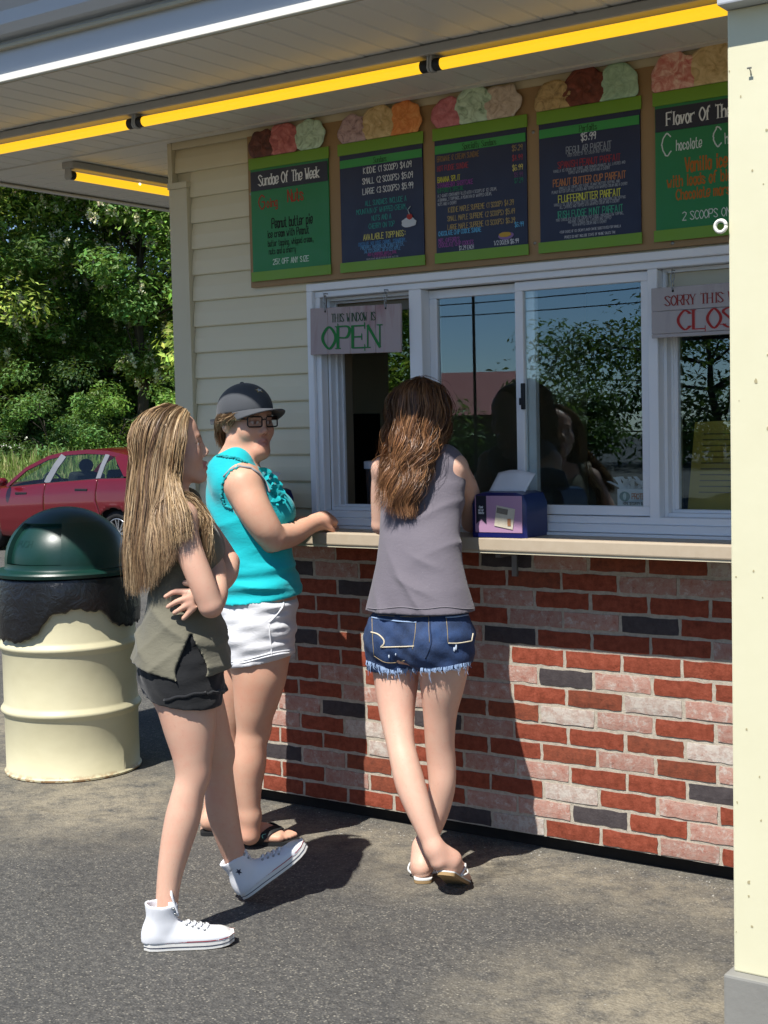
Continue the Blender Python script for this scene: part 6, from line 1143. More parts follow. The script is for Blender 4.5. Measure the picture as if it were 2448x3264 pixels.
# ================================================================== woman in turquoise at the counter
def woman():
    D = 5.12; p = frame(D); base = Vector((-.80, -.44, 0)); t = thing('person', 'woman in turquoise sleeveless top, white shorts and dark baseball cap', 'person', base)
    F_ = nrm(math.cos(.26)*RH+math.sin(.26)*WH); Lr = np.array([F_[1], -F_[0], 0])
    S = SDF((-1.28, -.86, -.02), (-.42, .06, 1.66), .005)
    fwd = nrm(math.cos(.84)*RH-math.sin(.84)*WH+np.array([0, 0, -.02])); hc = p(790, 1342, -.02); HP, HA, HC = head(S, hc, fwd, (0, 0, 1), 1.03, .93)
    S.ell(HP(0, .045, -.105), (.045, .045, .032), HA, .03)
    S.chain([HP(0, -.03, -.05), p(768, 1430, -.01), p(748, 1490, 0)], [.058, .060, .075], .03)
    st = [(p(742, 1462, 0), .085, .07), (p(750, 1500, 0), .165, .095), (p(772, 1560, 0), .185, .120), (p(792, 1640, 0), .182, .138), (p(797, 1720, 0), .174, .130), (p(804, 1790, 0), .176, .143), (p(814, 1850, 0), .186, .145), (p(818, 1910, 0), .198, .140), (p(816, 1980, 0), .20, .130), (p(816, 2060, 0), .195, .128), (p(816, 2110, 0), .17, .11)]
    S.loft(st, Lr, F_, .03)
    shR, shL = p(776, 1545, -.165), p(775, 1545, .165)
    S.chain([p(758, 1500, -.07), shR], [.062, .062], .035, sub=0); S.chain([p(758, 1500, .07), shL], [.062, .06], .035, sub=0)
    # right arm bent, fist resting on the counter edge
    eR, wR = p(872, 1716, -.17), p(1005, 1666, .045); ctr_fist = p(1040, 1658, .075)
    S.chain([shR, p(808, 1618, -.19), p(845, 1680, -.19), eR], [.064, .060, .054, .047], .02); S.chain([eR, p(925, 1706, -.09), p(968, 1684, -.02), wR], [.046, .043, .036, .029], .006)
    fd = nrm(p(1075, 1650, .11)-wR); bk = nrm(np.array([0, 0, 1.])*.8-WH*.6+RH*.1); sdv = np.cross(fd, nrm(bk-fd*(bk@fd)))
    S.chain([wR, p(1030, 1658, .07)], [.030, .034], .015, sub=0); S.ell(p(1026, 1660, .07), (.032, .03, .030), None, .012); hand(S, p(1002, 1662, .05), fd, bk, 1, 1.5, .95, .04, .003)
    # left arm reaching to the counter behind the body
    eL, wL = p(880, 1720, .20), p(962, 1668, .20)
    S.chain([shL, p(820, 1630, .21), eL], [.062, .056, .046], .02); S.chain([eL, p(925, 1695, .20), wL], [.044, .038, .028], .006); hand(S, wL, p(1000, 1660, .2)-wL, (0, 0, 1), -1, .5, .9)
    # legs
    S.chain([p(816, 2030, -.09), p(824, 2110, -.095), p(826, 2160, -.098), p(814, 2250, -.09), p(803, 2322, -.08), p(799, 2370, -.075), p(794, 2430, -.07), p(790, 2500, -.065), p(794, 2570, -.06), p(798, 2620, -.055), p(796, 2660, -.05)], [.115, .103, .094, .074, .055, .056, .0605, .051, .040, .036, .038], .03)
    S.chain([p(800, 2030, .09), p(778, 2110, .10), p(764, 2180, .11), p(752, 2260, .13), p(742, 2330, .145), p(728, 2400, .16), p(708, 2480, .18), p(690, 2550, .19), p(676, 2610, .20), p(670, 2645, .20)], [.112, .10, .088, .073, .055, .056, .056, .046, .037, .037], .03)
    kn = p(835, 2325, -.075); S.ell(kn, (.030, .030, .042), None, .03)
    hR = np.array([-.872, -.495, .010]); fR = nrm([.80, .55, 0]); inR = np.array([-fR[1], fR[0], 0]); PR = foot(S, hR, fR, inR, .98)
    hL = np.array([-1.045, -.455, .010]); fL = nrm([.78, .62, 0]); PL = foot(S, hL, fL, -np.array([-fL[1], fL[0], 0]), .98)
    S.chain([p(798, 2600, -.055), PR(0, .03, .05)], [.037, .036], .02, sub=0); S.chain([p(676, 2610, .20), PL(0, .03, .05)], [.037, .036], .02, sub=0)
    skin = (.62, .37, .255); fp = face_paint(HC, HA, 1.03, skin=skin, lip=(.48, .22, .18), brow=(.22, .13, .08))
    sk = skinmat('sun warmed skin', skin, (.64, .25, .16)); body, V, Q = put('body', S, sk, t, 2, lambda V: fp(V, np.tile(np.array(skin), (len(V), 1))))
    # ---- turquoise top
    T = SDF((-1.25, -.8, .78), (-.48, 0, 1.50), .005)
    st2 = [(c, a+.008, b+.007) for c, a, b in st[:6]]+[(p(817, 1850, 0), .202, .158), (p(819, 1900, 0), .212, .152), (p(818, 1940, 0), .215, .146)]
    rg_ = lambda q: (1-np.abs(np.sin(q)))**2-.35
    fl = lambda x, y, Z, X, Y: .009*rg_(Z*42+y*5+x*3+1.)*np.exp(-((Z-.945)/.07)**2)+.006*rg_(Z*26-y*9+.4)*np.exp(-((Z-1.14)/.08)**2)+.003*np.sin(Z*75+y*9+1)*np.clip((1.06-Z)*9, 0, 1)*np.clip((Z-.84)*20, 0, 1)+.003*np.sin(Z*48+x*25)+.005*np.sin(Z*115-y*12)*np.exp(-((Z-.95)/.06)**2)
    T.loft(st2, Lr, F_, .02, 0, .012, disp=fl)
    T.ell(p(880, 1625, -.045), (.068, .066, .062), None, .05); T.ell(p(880, 1625, .10), (.068, .066, .062), None, .05)
    T.chain([p(765, 1520, -.06), p(756, 1480, -.085), p(760, 1530, -.115)], [.07, .062, .066], .03); T.chain([p(765, 1520, .06), p(760, 1482, .085), p(765, 1530, .115)], [.07, .062, .066], .03)
    T.chain([p(742, 1540, -.10), p(720, 1500, -.06)], [.07, .06], .03, sub=0)
    T.ell(p(792, 1578, -.235), (.080, .075, .088), None, .008, 's'); T.ell(p(790, 1570, .245), (.08, .075, .085), None, .008, 's'); T.ell(p(805, 1440, 0), (.105, .10, .085), None, .008, 's'); T.ell(p(868, 1490, 0), (.075, .075, .06), None, .01, 's')
    T.half(p(830, 1903, 0), nrm(np.array([0, 0, -1.])+RH*.10))
    top, Vt, Qt = put('top', T, clothmat('turquoise jersey', '0fb0b8', '0ea6ae', fold=.12, rough=.75), t, 2)
    # lace edging on the armhole and collar, grey strap, ruffles at the neckline
    sf = Surf((Vt, Qt)); sb = Surf((V, Q)); lacem = clothmat('turquoise lace', '12a3a8', '0a7f86', bump=.4)
    def edge(name, pts, r, mat, par, surf, off=.0015, wob=.0):
        P_ = []
        for k in range(41):
            f = k/40*(len(pts)-1); i = min(int(f), len(pts)-2); a = f-i; x = pts[i][0]*(1-a)+pts[i+1][0]*a; y = pts[i][1]*(1-a)+pts[i+1][1]*a; h = surf.hit(x+wob*math.sin(k*2.1), y+wob*math.cos(k*1.7), off)
            if h: P_.append(h-base)
        if len(P_) > 3: MB().tube(P_, r, 6).build(name, mat, par, smooth=True)
    both = Surf((Vt, Qt), (V, Q))
    edge('armhole_lace', [(770, 1486), (735, 1500), (712, 1540), (706, 1580), (718, 1610), (738, 1622)], .0045, lacem, top, both, .002, 3)
    edge('grey_strap', [(716, 1520), (735, 1500), (765, 1488), (800, 1494), (825, 1512), (845, 1540), (858, 1570)], .0042, clothmat('grey strap', '8d8f93'), t, both, .003)
    edge('collar_lace', [(692, 1453), (720, 1456), (755, 1462), (785, 1476)], .0038, lacem, top, both, .002, 3)
    rf = MB()
    for k, (x, y) in enumerate(((838, 1512), (856, 1528), (872, 1546), (882, 1566), (886, 1590), (872, 1580))):
        h = both.hit(x, y, .004)
        if h is None: continue
        h = h-base
        ring = []
        for j in range(3):
            rad = .008+.009*j; ring.append([h+Vector(RH)*(rad*math.cos(a)*(1+.25*math.sin(a*4+k)))+Vector((0, 0, 1))*(rad*.9*math.sin(a))-Vector(WH)*(.006*j*(1+.8*math.sin(a*5+k))) for a in np.linspace(0, 6.283, 20)[:-1]])
        rf.loft(ring, True, False)
    rf.build('neck_ruffle', clothmat('turquoise ruffle', '0b9ca2', bump=.3), top, smooth=True)
    # ---- white shorts
    B = SDF((-1.25, -.86, .55), (-.45, .0, .95), .005); st3 = [(p(819, 1895, 0), .205, .146), (p(817, 1960, 0), .212, .140), (p(816, 2040, 0), .208, .138), (p(816, 2095, 0), .19, .122)]
    B.loft(st3, Lr, F_, .02, 0, .02); B.chain([p(818, 2030, -.09), p(828, 2125, -.098)], [.124, .112], .03, sub=0); B.chain([p(800, 2030, .09), p(776, 2130, .10)], [.12, .106], .03, sub=0)
    o_ = np.array(p(895, 2010, -.1)); B.add(lambda X, Y, Z: (.0035*np.sin(Z*80+(X*RH[0]+Y*RH[1])*22)+.0016*np.sin(Z*150-X*45)+.0045*np.sin(Z*190)*np.exp(-(((X-o_[0])*RH[0]+(Y-o_[1])*RH[1])/.035)**2)+.003*np.sin((X+Y)*90-Z*60)*np.clip((.72-Z)*12, 0, 1)))
    B.half(p(828, 2105, -.1), nrm(np.array([0, 0, -1.])+RH*.17))
    sh_, Vs, Qs = put('shorts', B, clothmat('white cotton', 'cfd0d3', 'c6c7cb', fold=.14), t, 2)
    s3 = Surf((Vs, Qs)); wm = clothmat('white seam', 'd6d7da', bump=.2)
    def seam(pts, r=.0028, nm='seam'):
        P_ = [s3.hit(x, y, .001) for x, y in pts]; P_ = [q-base for q in P_ if q]
        if len(P_) > 2: MB().tube([Vector(q) for q in crom([tuple(v) for v in P_], 4)], r, 6).build(nm, wm, sh_, smooth=True)
    seam([(888, 1893), (902, 1912), (900, 1935), (882, 1960), (858, 1984)], .0035, 'pocket_edge'); seam([(857, 1990), (860, 2020), (863, 2050), (866, 2092)]); seam([(738, 2110), (780, 2104), (820, 2093), (860, 2083), (900, 2076), (922, 2074)], .003, 'hem'); seam([(738, 2118), (780, 2112), (820, 2101), (860, 2091), (900, 2084), (922, 2082)], .003, 'hem')
    # ---- baseball cap
    capm = clothmat('charcoal twill', '4a4d52', '404347', bump=.3); K = SDF(hc-.2, hc+.2, .005); u_ = nrm(HA[2]-HA[1]*.10); f_ = nrm(HA[1]+HA[2]*.10); A2 = np.stack([HA[0], f_, u_]); KP = lambda x, y, z: HC+A2.T@np.array([x, y, z])
    K.ell(KP(0, -.014, .040), (.090, .119, .097), A2, .01); K.half(KP(0, 0, .026), -u_); K.ell(KP(0, -.02, .0), (.080, .100, .11), A2, .004, 's'); K.ell(KP(0, -.14, .03), (.035, .06, .032), A2, .006, 's')
    cp, Vc, Qc = put('cap', K, capm, t, 2)
    R_ = []
    for j in range(7):
        f = j/6; ring = []
        for i in range(25):
            a = -1.25+2.5*i/24; x = .088*math.sin(a); y = -.014+.116*math.cos(a); ext = .078*f*math.cos(a*.92)**.8 if abs(a) < 1.55 else 0; ring.append(Vector(KP(x*(1+.10*f), y+ext, .030+.006*math.cos(a*1.3)-.020*(abs(a)/1.25)**2*f-.010*f))-base)
        R_.append(ring)
    br = MB().loft(R_, False).build('brim', capm, cp, smooth=True); m_ = br.modifiers.new('s', 'SOLIDIFY'); m_.thickness = .004
    MB().ball(Vector(KP(0, -.018, .137))-base, .008, .008, .005).build('button', capm, cp, smooth=True)
    sc_ = Surf((Vc, Qc)); em = MB(); c0 = Vector(KP(.0, .075, .085)); 
    for k, (dx, dz, rad, col) in enumerate(((0, .012, .017, 'b39b3e'), (0, .012, .0125, 'c9ccd0'), (0, -.012, .0, ''))):
        if rad == 0: continue
        pts = [Vector(sc_.near(c0+Vector(A2[0])*(dx+rad*(1 if q % 2 == 0 else .45)*math.cos(math.pi/2+q*math.pi/5))+Vector(A2[2])*(dz+rad*(1 if q % 2 == 0 else .45)*math.sin(math.pi/2+q*math.pi/5)), .0015+.0006*k))-base for q in range(10)]; cc = Vector(sc_.near(c0+Vector(A2[0])*dx+Vector(A2[2])*dz, .0022+.0006*k))-base
        MB().add([cc]+pts, [(0, 1+q, 1+(q+1) % 10) for q in range(10)]).build('star_emblem', chk(col), cp)
    lw = MB(); letters(lw, '----', 0, 0, .011, 0, .2, .9); lw.v = [tuple(Vector(sc_.near(c0+Vector(A2[0])*x*-1+Vector(A2[2])*(z-.02), .0016))-base) for x, y, z in lw.v]; lw.build('emblem_word', chk('c9ccd0'), cp)
    stp = MB(); 
    for s in (1,): stp.obox(Vector(KP(.045, -.135, .012))-base, Vector(A2[1])*.022+Vector(A2[0])*-.006, Vector(A2[0])*.002, Vector(A2[2])*.0095)
    stp.build('back_strap', capm, cp, bevel=.002)
    # ---- glasses
    gm_ = pmat('dark glasses frame', '1c1412', .35); orn = pmat('ornate temple', 'a8946a', .35, '3a2c24', 120, .9, metal=.4); gg = None
    for s in (1, -1):
        cx = s*.036; ring = [Vector(HP(cx+a*.027, .094-abs(cx+a*.027)*.16, -.002+b*.017))-base for a, b in ((-1, -.8), (-.8, -1), (.8, -1), (1, -.7), (1, .8), (.85, 1), (-.85, 1), (-1, .8), (-1, -.8))]
        o = MB().tube(ring, .0026, 6).build('glasses' if gg is None else 'lens_frame', gm_, t if gg is None else gg, smooth=True); gg = gg or o
        MB().add(ring[:-1], [tuple(range(8))]).build('lens', glassmat('spectacle lens', (.86, .86, .86), 1.5, 1.), gg, recalc=False)
        MB().tube([Vector(HP(s*.063, .084, .008))-base, Vector(HP(s*.078, .04, .008))-base, Vector(HP(s*.083, .0, .006))-base], .0028, 6).build('temple', gm_, gg, smooth=True); MB().obox(Vector(HP(s*.0795, .045, .008))-base, Vector(HA[1])*.022, Vector(HA[0])*.0022, Vector(HA[2])*.006).build('temple_plate', orn, gg, bevel=.0015)
    MB().tube([Vector(HP(-.010, .094, .004))-base, Vector(HP(0, .098, .007))-base, Vector(HP(.010, .094, .004))-base], .0025, 6).build('bridge', gm_, gg, smooth=True)
    # ---- hair: short wisps under the cap, low ponytail at the nape
    hm = hairmat('light brown hair'); cols = [(.22, .14, .075), (.30, .2, .11), (.16, .10, .055)]
    ear = lambda x, y, z: HP(x, y, z)
    gd = [[HP(.074, .05, .028), HP(.080, .03, .010), HP(.082, .010, -.012), HP(.080, .002, -.022)], [HP(.080, .02, .028), HP(.084, -.002, .012), HP(.084, -.03, .005), HP(.078, -.055, -.02)], [HP(.078, -.05, .03), HP(.076, -.075, .0), HP(.055, -.10, -.04), HP(.045, -.105, -.075)], [HP(.04, -.10, .03), HP(.045, -.108, -.01), HP(.035, -.115, -.05), HP(.03, -.12, -.10)], [HP(0, -.11, .03), HP(0, -.118, -.01), HP(0, -.12, -.06), HP(.0, -.128, -.12)], [HP(-.04, -.10, .03), HP(-.045, -.108, -.01), HP(-.035, -.115, -.05), HP(-.02, -.12, -.10)]]
    strands('hair', gd, t, hm, 800, cols, 14, .0022, .004, .003, 1.5, 5, .006, clump=30, tail=.3, body=S, gap=.001)
    # ---- black flip-flops
    fm = pmat('black foam', '121314', .7); stm = pmat('black strap', '17191b', .6)
    for P_, nm in ((PR, 1), (PL, 0)):
        ring = [(-.034, .01), (-.026, -.008), (0, -.014), (.026, -.008), (.034, .01), (.036, .07), (.044, .15), (.048, .2), (.036, .236), (.01, .246), (-.022, .238), (-.044, .2), (-.044, .15), (-.036, .07)]; ring = [tuple(q) for q in crom(ring+[ring[0]], 4)][:-1]
        fo_ = MB().loft([[Vector(P_(x, y, z))-base for x, y in ring] for z in (-.009, .004)]).build('flip_flop', fm, t, bevel=.0)
        bs = Surf((V, Q)); ins = Vector(P_(.016, .185, .024))
        for s in (-1, 1):
            pts = [Vector(P_(s*.044, .10, -.001)), Vector(P_(s*.045, .115, .025)), Vector(P_(s*.030, .145, .05)), Vector(P_(.012, .178, .045)), ins]; pts = [bs.near(q, .004) if 0 < k < 4 else q for k, q in enumerate(pts)]
            R2 = []; Q_ = [Vector(q) for q in crom([tuple(v) for v in pts], 5)]
            for k, q in enumerate(Q_):
                d = (Q_[min(k+1, len(Q_)-1)]-Q_[max(k-1, 0)]).normalized(); h, n, i, dd = bs.t.find_nearest(q); n = n if n.dot(q-h) >= 0 else -n; sd = d.cross(n).normalized()*(.013 if nm else .011); R2.append([q+sd-base, q-sd-base, q-sd+n*.003-base, q+sd+n*.003-base])
            MB().loft(R2).build('strap', stm, fo_, smooth=True, angle=40)
            if s < 0 and nm:
                k = 6; q = (R2[k][2]+R2[k][3])/2; dx = (R2[k+1][2]-R2[k][2]).normalized(); dz = (R2[k][3]-R2[k][2]).normalized(); n_ = dx.cross(dz).normalized()
                if n_.dot(Vector(CAM)-base-q) < 0: n_ = -n_
                MB().tube([q+n_*.001+dx*a+dz*b for a, b in ((-.010, .004), (-.006, -.004), (.0, -.005), (.016, .005))], .0016, 5).build('swoosh_mark', chk('7fd0c0'), fo_, smooth=True)
    return t
woman()
# ================================================================== girl in grey leaning at the counter, seen from behind
def greygirl():
    D = 4.68; p = frame(D); base = Vector((-.03, -.45, 0)); t = thing('person', 'girl in grey tank top and frayed denim shorts leaning on the counter', 'person', base)
    F_ = nrm([.03, 1., 0]); Lr = np.array([F_[1], -F_[0], 0])
    S = SDF((-.46, -.80, -.02), (.40, .16, 1.68), .005)
    hc = p(1342, 1330, .17); fwd = nrm(np.array([-.25, 1., -.12])); HP, HA, HC = head(S, hc, fwd, (0, 0, 1), .97, 1.)
    S.chain([HP(0, -.03, -.06), p(1344, 1430, .15), p(1346, 1480, .13)], [.046, .045, .06], .03)
    st = [(p(1346, 1450, .13), .07, .055), (p(1346, 1478, .13), .140, .066), (p(1346, 1540, .12), .158, .085), (p(1344, 1620, .10), .148, .095), (p(1340, 1710, .06), .128, .088), (p(1338, 1790, .03), .122, .086), (p(1338, 1870, .01), .142, .098), (p(1338, 1960, 0), .160, .110), (p(1338, 2040, 0), .167, .115), (p(1338, 2100, 0), .155, .105)]
    S.loft(st, Lr, F_, .03)
    for s in (-1, 1): S.ell(np.array(p(1338, 2045, 0))+Lr*s*.074-F_*.050, (.080, .080, .080), None, .04)
    shL, shR = np.array(p(1346, 1497, .13))-Lr*.158, np.array(p(1346, 1490, .135))+Lr*.13
    for sh in (shL, shR): S.ell(sh, (.046, .046, .046), None, .035)
    eL = np.array(p(1216, 1688, .29)); wL = eL+np.array([.05, .215, -.0]); wL[2] = 1.135; eL[2] = 1.142
    S.chain([shL, shL*.55+eL*.45+np.array([-.006, 0, 0]), eL], [.042, .038, .034], .012); S.chain([eL, eL*.6+wL*.4, wL], [.036, .035, .026], .004); hand(S, wL, (.45, .85, -.05), (0, 0, 1), 1, .2, .9)
    eR = shR+np.array([-.06, .20, -.2]); eR[2] = 1.145; wR = eR+np.array([-.08, .20, 0]); wR[2] = 1.135
    S.chain([shR, shR*.55+eR*.45+np.array([.012, .02, 0]), eR], [.042, .038, .034], .012); S.chain([eR, eR*.6+wR*.4, wR], [.036, .035, .026], .004); hand(S, wR, (-.5, .85, -.05), (0, 0, 1), -1, .2, .9)
    # right leg (behind), left leg crossing in front of it
    S.chain([p(1412, 2030, -.06), p(1415, 2110, -.06), p(1410, 2180, -.05), p(1403, 2270, -.03), p(1402, 2365, -.01), p(1407, 2430, .0), p(1409, 2500, .0), p(1398, 2570, .01), p(1376, 2640, .02), p(1346, 2710, .02), p(1338, 2770, .01)], [.094, .082, .072, .056, .0485, .0475, .0445, .040, .0345, .030, .031], .03)
    S.chain([p(1264, 2030, .04), p(1262, 2110, .03), p(1263, 2180, .02), p(1266, 2280, -.01), p(1276, 2365, -.05), p(1290, 2430, -.08), p(1308, 2500, -.105), p(1332, 2570, -.13), p(1358, 2640, -.15), p(1382, 2700, -.165), p(1400, 2745, -.17)], [.094, .081, .071, .057, .0465, .0465, .048, .0425, .035, .030, .030], .03)
    hRf = np.array([-.045, -.505, .012]); fR = nrm([-.55, .83, 0]); inR = -np.array([fR[1], -fR[0], 0]); PR = foot(S, hRf, fR, inR, .92); S.chain([p(1346, 2700, .02), PR(0, .035, .05)], [.032, .033], .02, sub=0)
    hLf = np.array(at(1424, 2782, 4.50)); fL = nrm(np.array([-.28, .80, -.42])); upL = np.array([.0, .3, 1.]); inL = np.array([1., .3, 0]); PL = foot(S, hLf, fL, inL, .92, upL); S.chain([p(1386, 2705, -.165), PL(0, .03, .05)], [.031, .034], .02, sub=0)
    skin = (.64, .41, .305); sk = skinmat('pale skin', skin, (.63, .29, .21)); body, V, Q = put('body', S, sk, t, 2, lambda V: np.tile(np.array(skin), (len(V), 1)))
    # ---- grey racer-back tank
    T = SDF((-.48, -.82, .78), (.42, .06, 1.46), .005)
    st2 = [(c, a+.006, b+.006) for c, a, b in st[:4]]+[(p(1338, 1710, .05), .146, .108), (p(1336, 1790, .02), .152, .116), (p(1337, 1870, .0), .174, .126), (p(1339, 1955, -.005), .198, .140), (p(1339, 1990, -.005), .204, .144)]
    def fl(x, y, Z, X, Y):
        s = x; a = np.clip((1.30-Z)*5, 0, 1); rg_ = lambda q: (1-np.abs(np.sin(q)))**2-.35; f = .022*rg_((Z-1.15)*24-s*13)*np.exp(-((Z-1.19)/.09)**2)*np.clip((s+.03)*8, 0, 1); f2 = .024*rg_((Z+s*.5)*34+.6)*np.exp(-((Z-1.0)/.06)**2)*np.clip((s+.03)*8, 0, 1)*np.clip((.14-s)*12, 0, 1); f3 = .014*rg_((Z+s*1.25)*15+.5)*np.clip((1.12-Z)*6, 0, 1)*np.clip((.15-np.abs(s-.02))*12, 0, 1); f4 = .004*np.sin(np.arctan2(y, x)*8+Z*6)*np.clip((.96-Z)*8, 0, 1); return (f+f2+f3)*a+f4
    T.loft(st2, Lr, F_, .02, 0, .012, disp=fl)
    T.chain([p(1346, 1490, .10), np.array(p(1346, 1462, .12))+Lr*.085, np.array(p(1350, 1480, .16))+Lr*.09], [.06, .05, .045], .03); T.chain([p(1346, 1490, .10), np.array(p(1346, 1462, .12))-Lr*.085, np.array(p(1350, 1480, .16))-Lr*.09], [.06, .05, .045], .03)
    for s in (-1, 1): T.ell(np.array(p(1346, 1500, .12))+Lr*(s*.218 if s < 0 else .262)+F_*(0 if s < 0 else .05), (.068, .080, .105), None, .01, 's')
    T.ell(shR-Lr*.012, (.050, .052, .050), None, .03)
    T.half(p(1340, 1957, -.1), nrm(np.array([0, 0, -1.])+RH*.012))
    T.ell(p(1346, 1420, .17), (.085, .085, .07), None, .01, 's')
    tank, Vt, Qt = put('tank_top', T, clothmat('grey marl jersey', '6b666e', '615c65', fold=.10, heather='a8a4a6'), t, 2)
    hem = Surf((Vt, Qt)); cm = clothmat('grey hem', '7c777e', bump=.2)
    P_ = [hem.hit(1172+336*k/50, 1938+3*math.sin(k*.3), .0012) for k in range(51)]; P_ = [q-base for q in P_ if q]; MB().tube(P_, .0016, 5).build('hem_stitch', cm, tank, smooth=True)
    # ---- denim shorts
    B = SDF((-.46, -.82, .60), (.42, .06, .96), .005); st3 = [(p(1338, 1935, 0), .163, .115), (p(1338, 1990, 0), .171, .120), (p(1338, 2050, 0), .176, .124), (p(1338, 2090, 0), .165, .115)]
    B.loft(st3, Lr, F_, .02, 0, .02)
    for s in (-1, 1): B.ell(np.array(p(1338, 2045, 0))+Lr*s*.075-F_*.051, (.090, .090, .090), None, .03)
    B.chain([p(1412, 2030, -.06), p(1415, 2130, -.06)], [.106, .094], .02, sub=0); B.chain([p(1264, 2030, .04), p(1262, 2140, .03)], [.106, .094], .02, sub=0)
    B.add(lambda X, Y, Z: .0016*np.sin(Z*110+X*70)+.0014*np.sin(Z*70-X*120+Y*50)); B.half(p(1290, 2128, 0), nrm(np.array([0, 0, -1.])+RH*.10)); 
    N = NT('blue denim'); w1 = N.noise(14, 5, .65); c = N.ramp(w1, [(.25, '0e1729'), (.5, '172a4c'), (.75, '233f6c')]); tw = N.ramp(N.noise(700, 2, .5, src=N.mapping(N.co(), (1, 1, .25))), [(.3, 0), (.7, 1)]); c = N.mix(N.math('MULTIPLY', tw, .3), c, '3f5c88'); N.set(Base_Color=c, Roughness=.85); b_ = N.bump(tw, .15, .001); N.bump(N.noise(30, 4, .6, dist=1.), .2, .01, b_)
    sh_, Vs, Qs = put('denim_shorts', B, N.m, t, 2); s3 = Surf((Vs, Qs))
    gold = clothmat('tan stitching', '8f7f62', bump=.1); cream = clothmat('cream embroidery', 'c6bca4', bump=.1); pale = clothmat('bleached fringe', '8fa6c6', bump=.2); navy = clothmat('dark denim seam', '1a2c4c', bump=.2)
    def line(pts, r, mat, nm, off=.0008, sub=6):
        P_ = [s3.hit(x, y, off) for x, y in crom([tuple(map(float, q)) for q in pts], sub)]; P_ = [q-base for q in P_ if q]
        if len(P_) > 2: MB().tube(P_, r, 5).build(nm, mat, sh_, smooth=True)
    line([(1185, 1968), (1230, 1975), (1280, 1981), (1328, 1984)], .0026, pale, 'pocket_top'); line([(1186, 1972), (1188, 2030), (1192, 2090)], .0012, gold, 'stitch'); line([(1326, 1984), (1322, 2030), (1315, 2070)], .0012, gold, 'stitch'); line([(1183, 2015), (1205, 2022), (1222, 2038), (1224, 2052), (1214, 2063)], .0028, cream, 'pocket_embroidery'); line([(1214, 2063), (1260, 2062), (1320, 2060)], .0024, cream, 'pocket_embroidery'); line([(1192, 2090), (1225, 2110), (1258, 2112), (1290, 2105)], .0012, gold, 'stitch')
    line([(1420, 1968), (1455, 1966), (1505, 1958)], .0024, pale, 'pocket_top'); line([(1422, 1968), (1426, 2010), (1428, 2050)], .0012, gold, 'stitch'); line([(1428, 2050), (1460, 2050), (1503, 2043)], .0022, cream, 'pocket_embroidery'); line([(1503, 2043), (1507, 2020)], .0024, cream, 'pocket_embroidery')
    line([(1370, 1955), (1371, 2000), (1374, 2050), (1356, 2098)], .0022, navy, 'seat_seam'); line([(1366, 1955), (1367, 2000), (1369, 2048)], .0009, gold, 'stitch'); line([(1190, 1960), (1340, 1966), (1500, 1953)], .001, gold, 'stitch')
    rr = random.Random(5); fr = MB()
    for (x0, y0, x1, y1, n) in ((1168, 2105, 1240, 2135, 46), (1240, 2135, 1330, 2138, 60), (1340, 2128, 1420, 2128, 50), (1420, 2128, 1500, 2110, 46)):
        for k in range(n):
            f = rr.random(); x = x0+(x1-x0)*f; y = y0+(y1-y0)*f-14
            q = None
            for dy in (18, 14, 10, 6, 2, -4, -10):
                q = s3.hit(x, y+dy, .001)
                if q: break
            if q is None: continue
            q = q-base; L_ = rr.uniform(.004, .016) if rr.random() > .06 else rr.uniform(.02, .045); fr.tube([q+Vector((0, 0, .006)), q+Vector((rr.uniform(-.004, .004), -.002, -L_*.5)), q+Vector((rr.uniform(-.006, .006), -.001, -L_))], [.0014, .0011, .0005], 4)
    kind(fr.build('frayed_fringe', pale, sh_), 'stuff')
    for (x, y, a) in ((1452, 2062, .010), (1447, 2070, .007), (1240, 2092, .006), (1262, 2086, .004)):
        q = s3.hit(x, y, .0012)
        if q: MB().ball(q-base, a*.5, .002, a*1.1, 8, 5).build('worn_patch', clothmat('worn thread', 'b9c6d6'), sh_, smooth=True)
    # ---- hair: dark, long and wavy
    hm = hairmat('dark brown hair', .45); cols = [(.065, .027, .012), (.12, .05, .02), (.21, .092, .036), (.03, .013, .008), (.36, .18, .075)]
    K = SDF(hc-.16, hc+.17, .005); K.ell(HP(0, -.018, .030), (.083, .100, .092), HA, .01); K.half(HP(0, .045, 0), HA[1]); K.half(HP(0, 0, -.07), -HA[2]); put('hair_cap', K, hm, t, 2, lambda V: np.tile([.04, .018, .011], (len(V), 1)))
    G = [[(1350, 1209, .14), (1418, 1250, .12), (1430, 1330, .12), (1426, 1400, .11), (1422, 1435, .10), (1403, 1465, .10)],
         [(1350, 1208, .12), (1402, 1240, .06), (1420, 1320, .05), (1406, 1390, .04), (1374, 1450, .0), (1348, 1530, -.01), (1336, 1590, -.01)],
         [(1347, 1207, .10), (1380, 1235, .02), (1393, 1320, .0), (1378, 1410, -.01), (1346, 1490, -.02), (1326, 1570, -.03), (1318, 1640, -.03)],
         [(1344, 1207, .09), (1355, 1240, .01), (1362, 1330, -.01), (1348, 1420, -.02), (1318, 1500, -.03), (1303, 1580, -.04), (1300, 1648, -.04)],
         [(1340, 1207, .09), (1318, 1240, .02), (1315, 1330, .01), (1308, 1420, -.01), (1288, 1500, -.02), (1275, 1580, -.03), (1268, 1650, -.03)],
         [(1336, 1208, .10), (1284, 1240, .06), (1275, 1330, .05), (1268, 1420, .03), (1245, 1500, .02), (1225, 1570, .0), (1215, 1625, .0)],
         [(1334, 1209, .12), (1262, 1250, .11), (1254, 1330, .11), (1248, 1400, .11), (1233, 1460, .09), (1217, 1530, .06), (1205, 1575, .05)],
         [(1334, 1210, .15), (1258, 1255, .17), (1250, 1330, .18), (1244, 1400, .18), (1240, 1440, .17), (1231, 1480, .16)]]
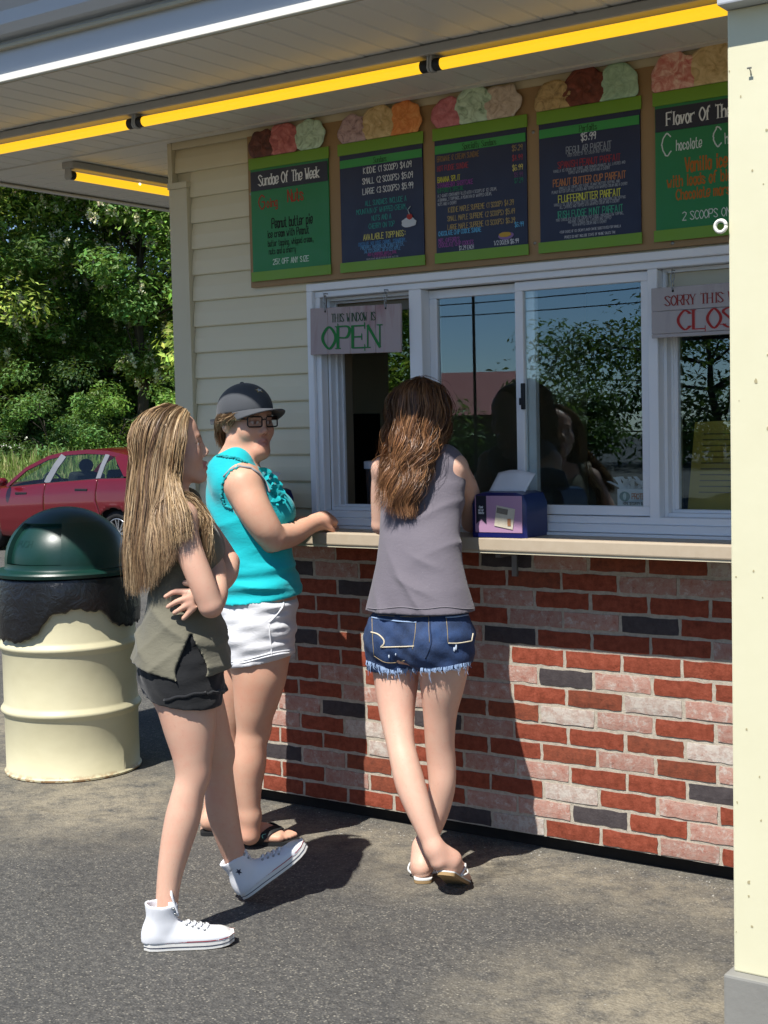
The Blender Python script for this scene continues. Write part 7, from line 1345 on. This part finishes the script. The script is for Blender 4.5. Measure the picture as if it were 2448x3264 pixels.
    S.D = np.minimum(S.D, .3); SB = SDF((-.46, -.80, .9), (.40, .16, 1.68), .005); nz = SB.D.shape[2]; SB.D = S.D[:, :, -nz:].copy() if S.D.shape[2] >= nz else SB.D; SB.lo = np.array([S.lo[0], S.lo[1], S.lo[2]+S.h*(S.D.shape[2]-nz)]); SB.n = np.array(SB.D.shape)
    strands('hair', [[p(*q) for q in g_] for g_ in G], t, hm, 7000, cols, 24, .0023, .0045, .013, 4.2, 9, .004, coh=.62, cl=.4, clump=60, tail=.28, bcol=(.05, .022, .012), body=SB)
    strands('hair_flyaway', [[p(*q) for q in g_] for g_ in G], t, hm, 300, cols, 30, .0012, .014, .016, 4.0, 19, .018, clump=150, cl=.1, tail=.4, base=False, body=SB)
    # ---- thong sandals
    wm = pmat('white sandal strap', 'd8d8d4', .45); tm = pmat('cork sole', '9a7f58', .85)
    for P_ in (PR, PL):
        ring = [(-.032, .01), (-.025, -.010), (0, -.017), (.025, -.010), (.032, .01), (.033, .07), (.040, .15), (.043, .19), (.033, .225), (.01, .235), (-.02, .226), (-.040, .19), (-.040, .15), (-.033, .07)]; ring = [tuple(q) for q in crom(ring+[ring[0]], 4)][:-1]
        so_ = MB().loft([[Vector(P_(x, y, z))-base for x, y in ring] for z in (-.011, .0)]).build('sandal', tm, t); MB().loft([[Vector(P_(x*1.02, y, z))-base for x, y in ring] for z in (.0004, .005)]).build('footbed_rim', wm, so_)
        for s in (-1, 1):
            pts = [P_(s*.037, .055, .002), P_(s*.040, .08, .03), P_(s*.030, .12, .052), P_(.008, .165, .04), P_(.014, .18, .012)]; MB().tube([Vector(q)-base for q in crom([tuple(v) for v in pts], 5)], .0042, 6).build('strap', wm, so_, smooth=True); pts = [P_(s*.037, .055, .002), P_(s*.052, .07, .012), P_(s*.050, .095, .022), P_(s*.040, .10, .035)]; MB().tube([Vector(q)-base for q in crom([tuple(v) for v in pts], 5)], .0032, 6).build('strap_loop', wm, so_, smooth=True)
    return t
greygirl()
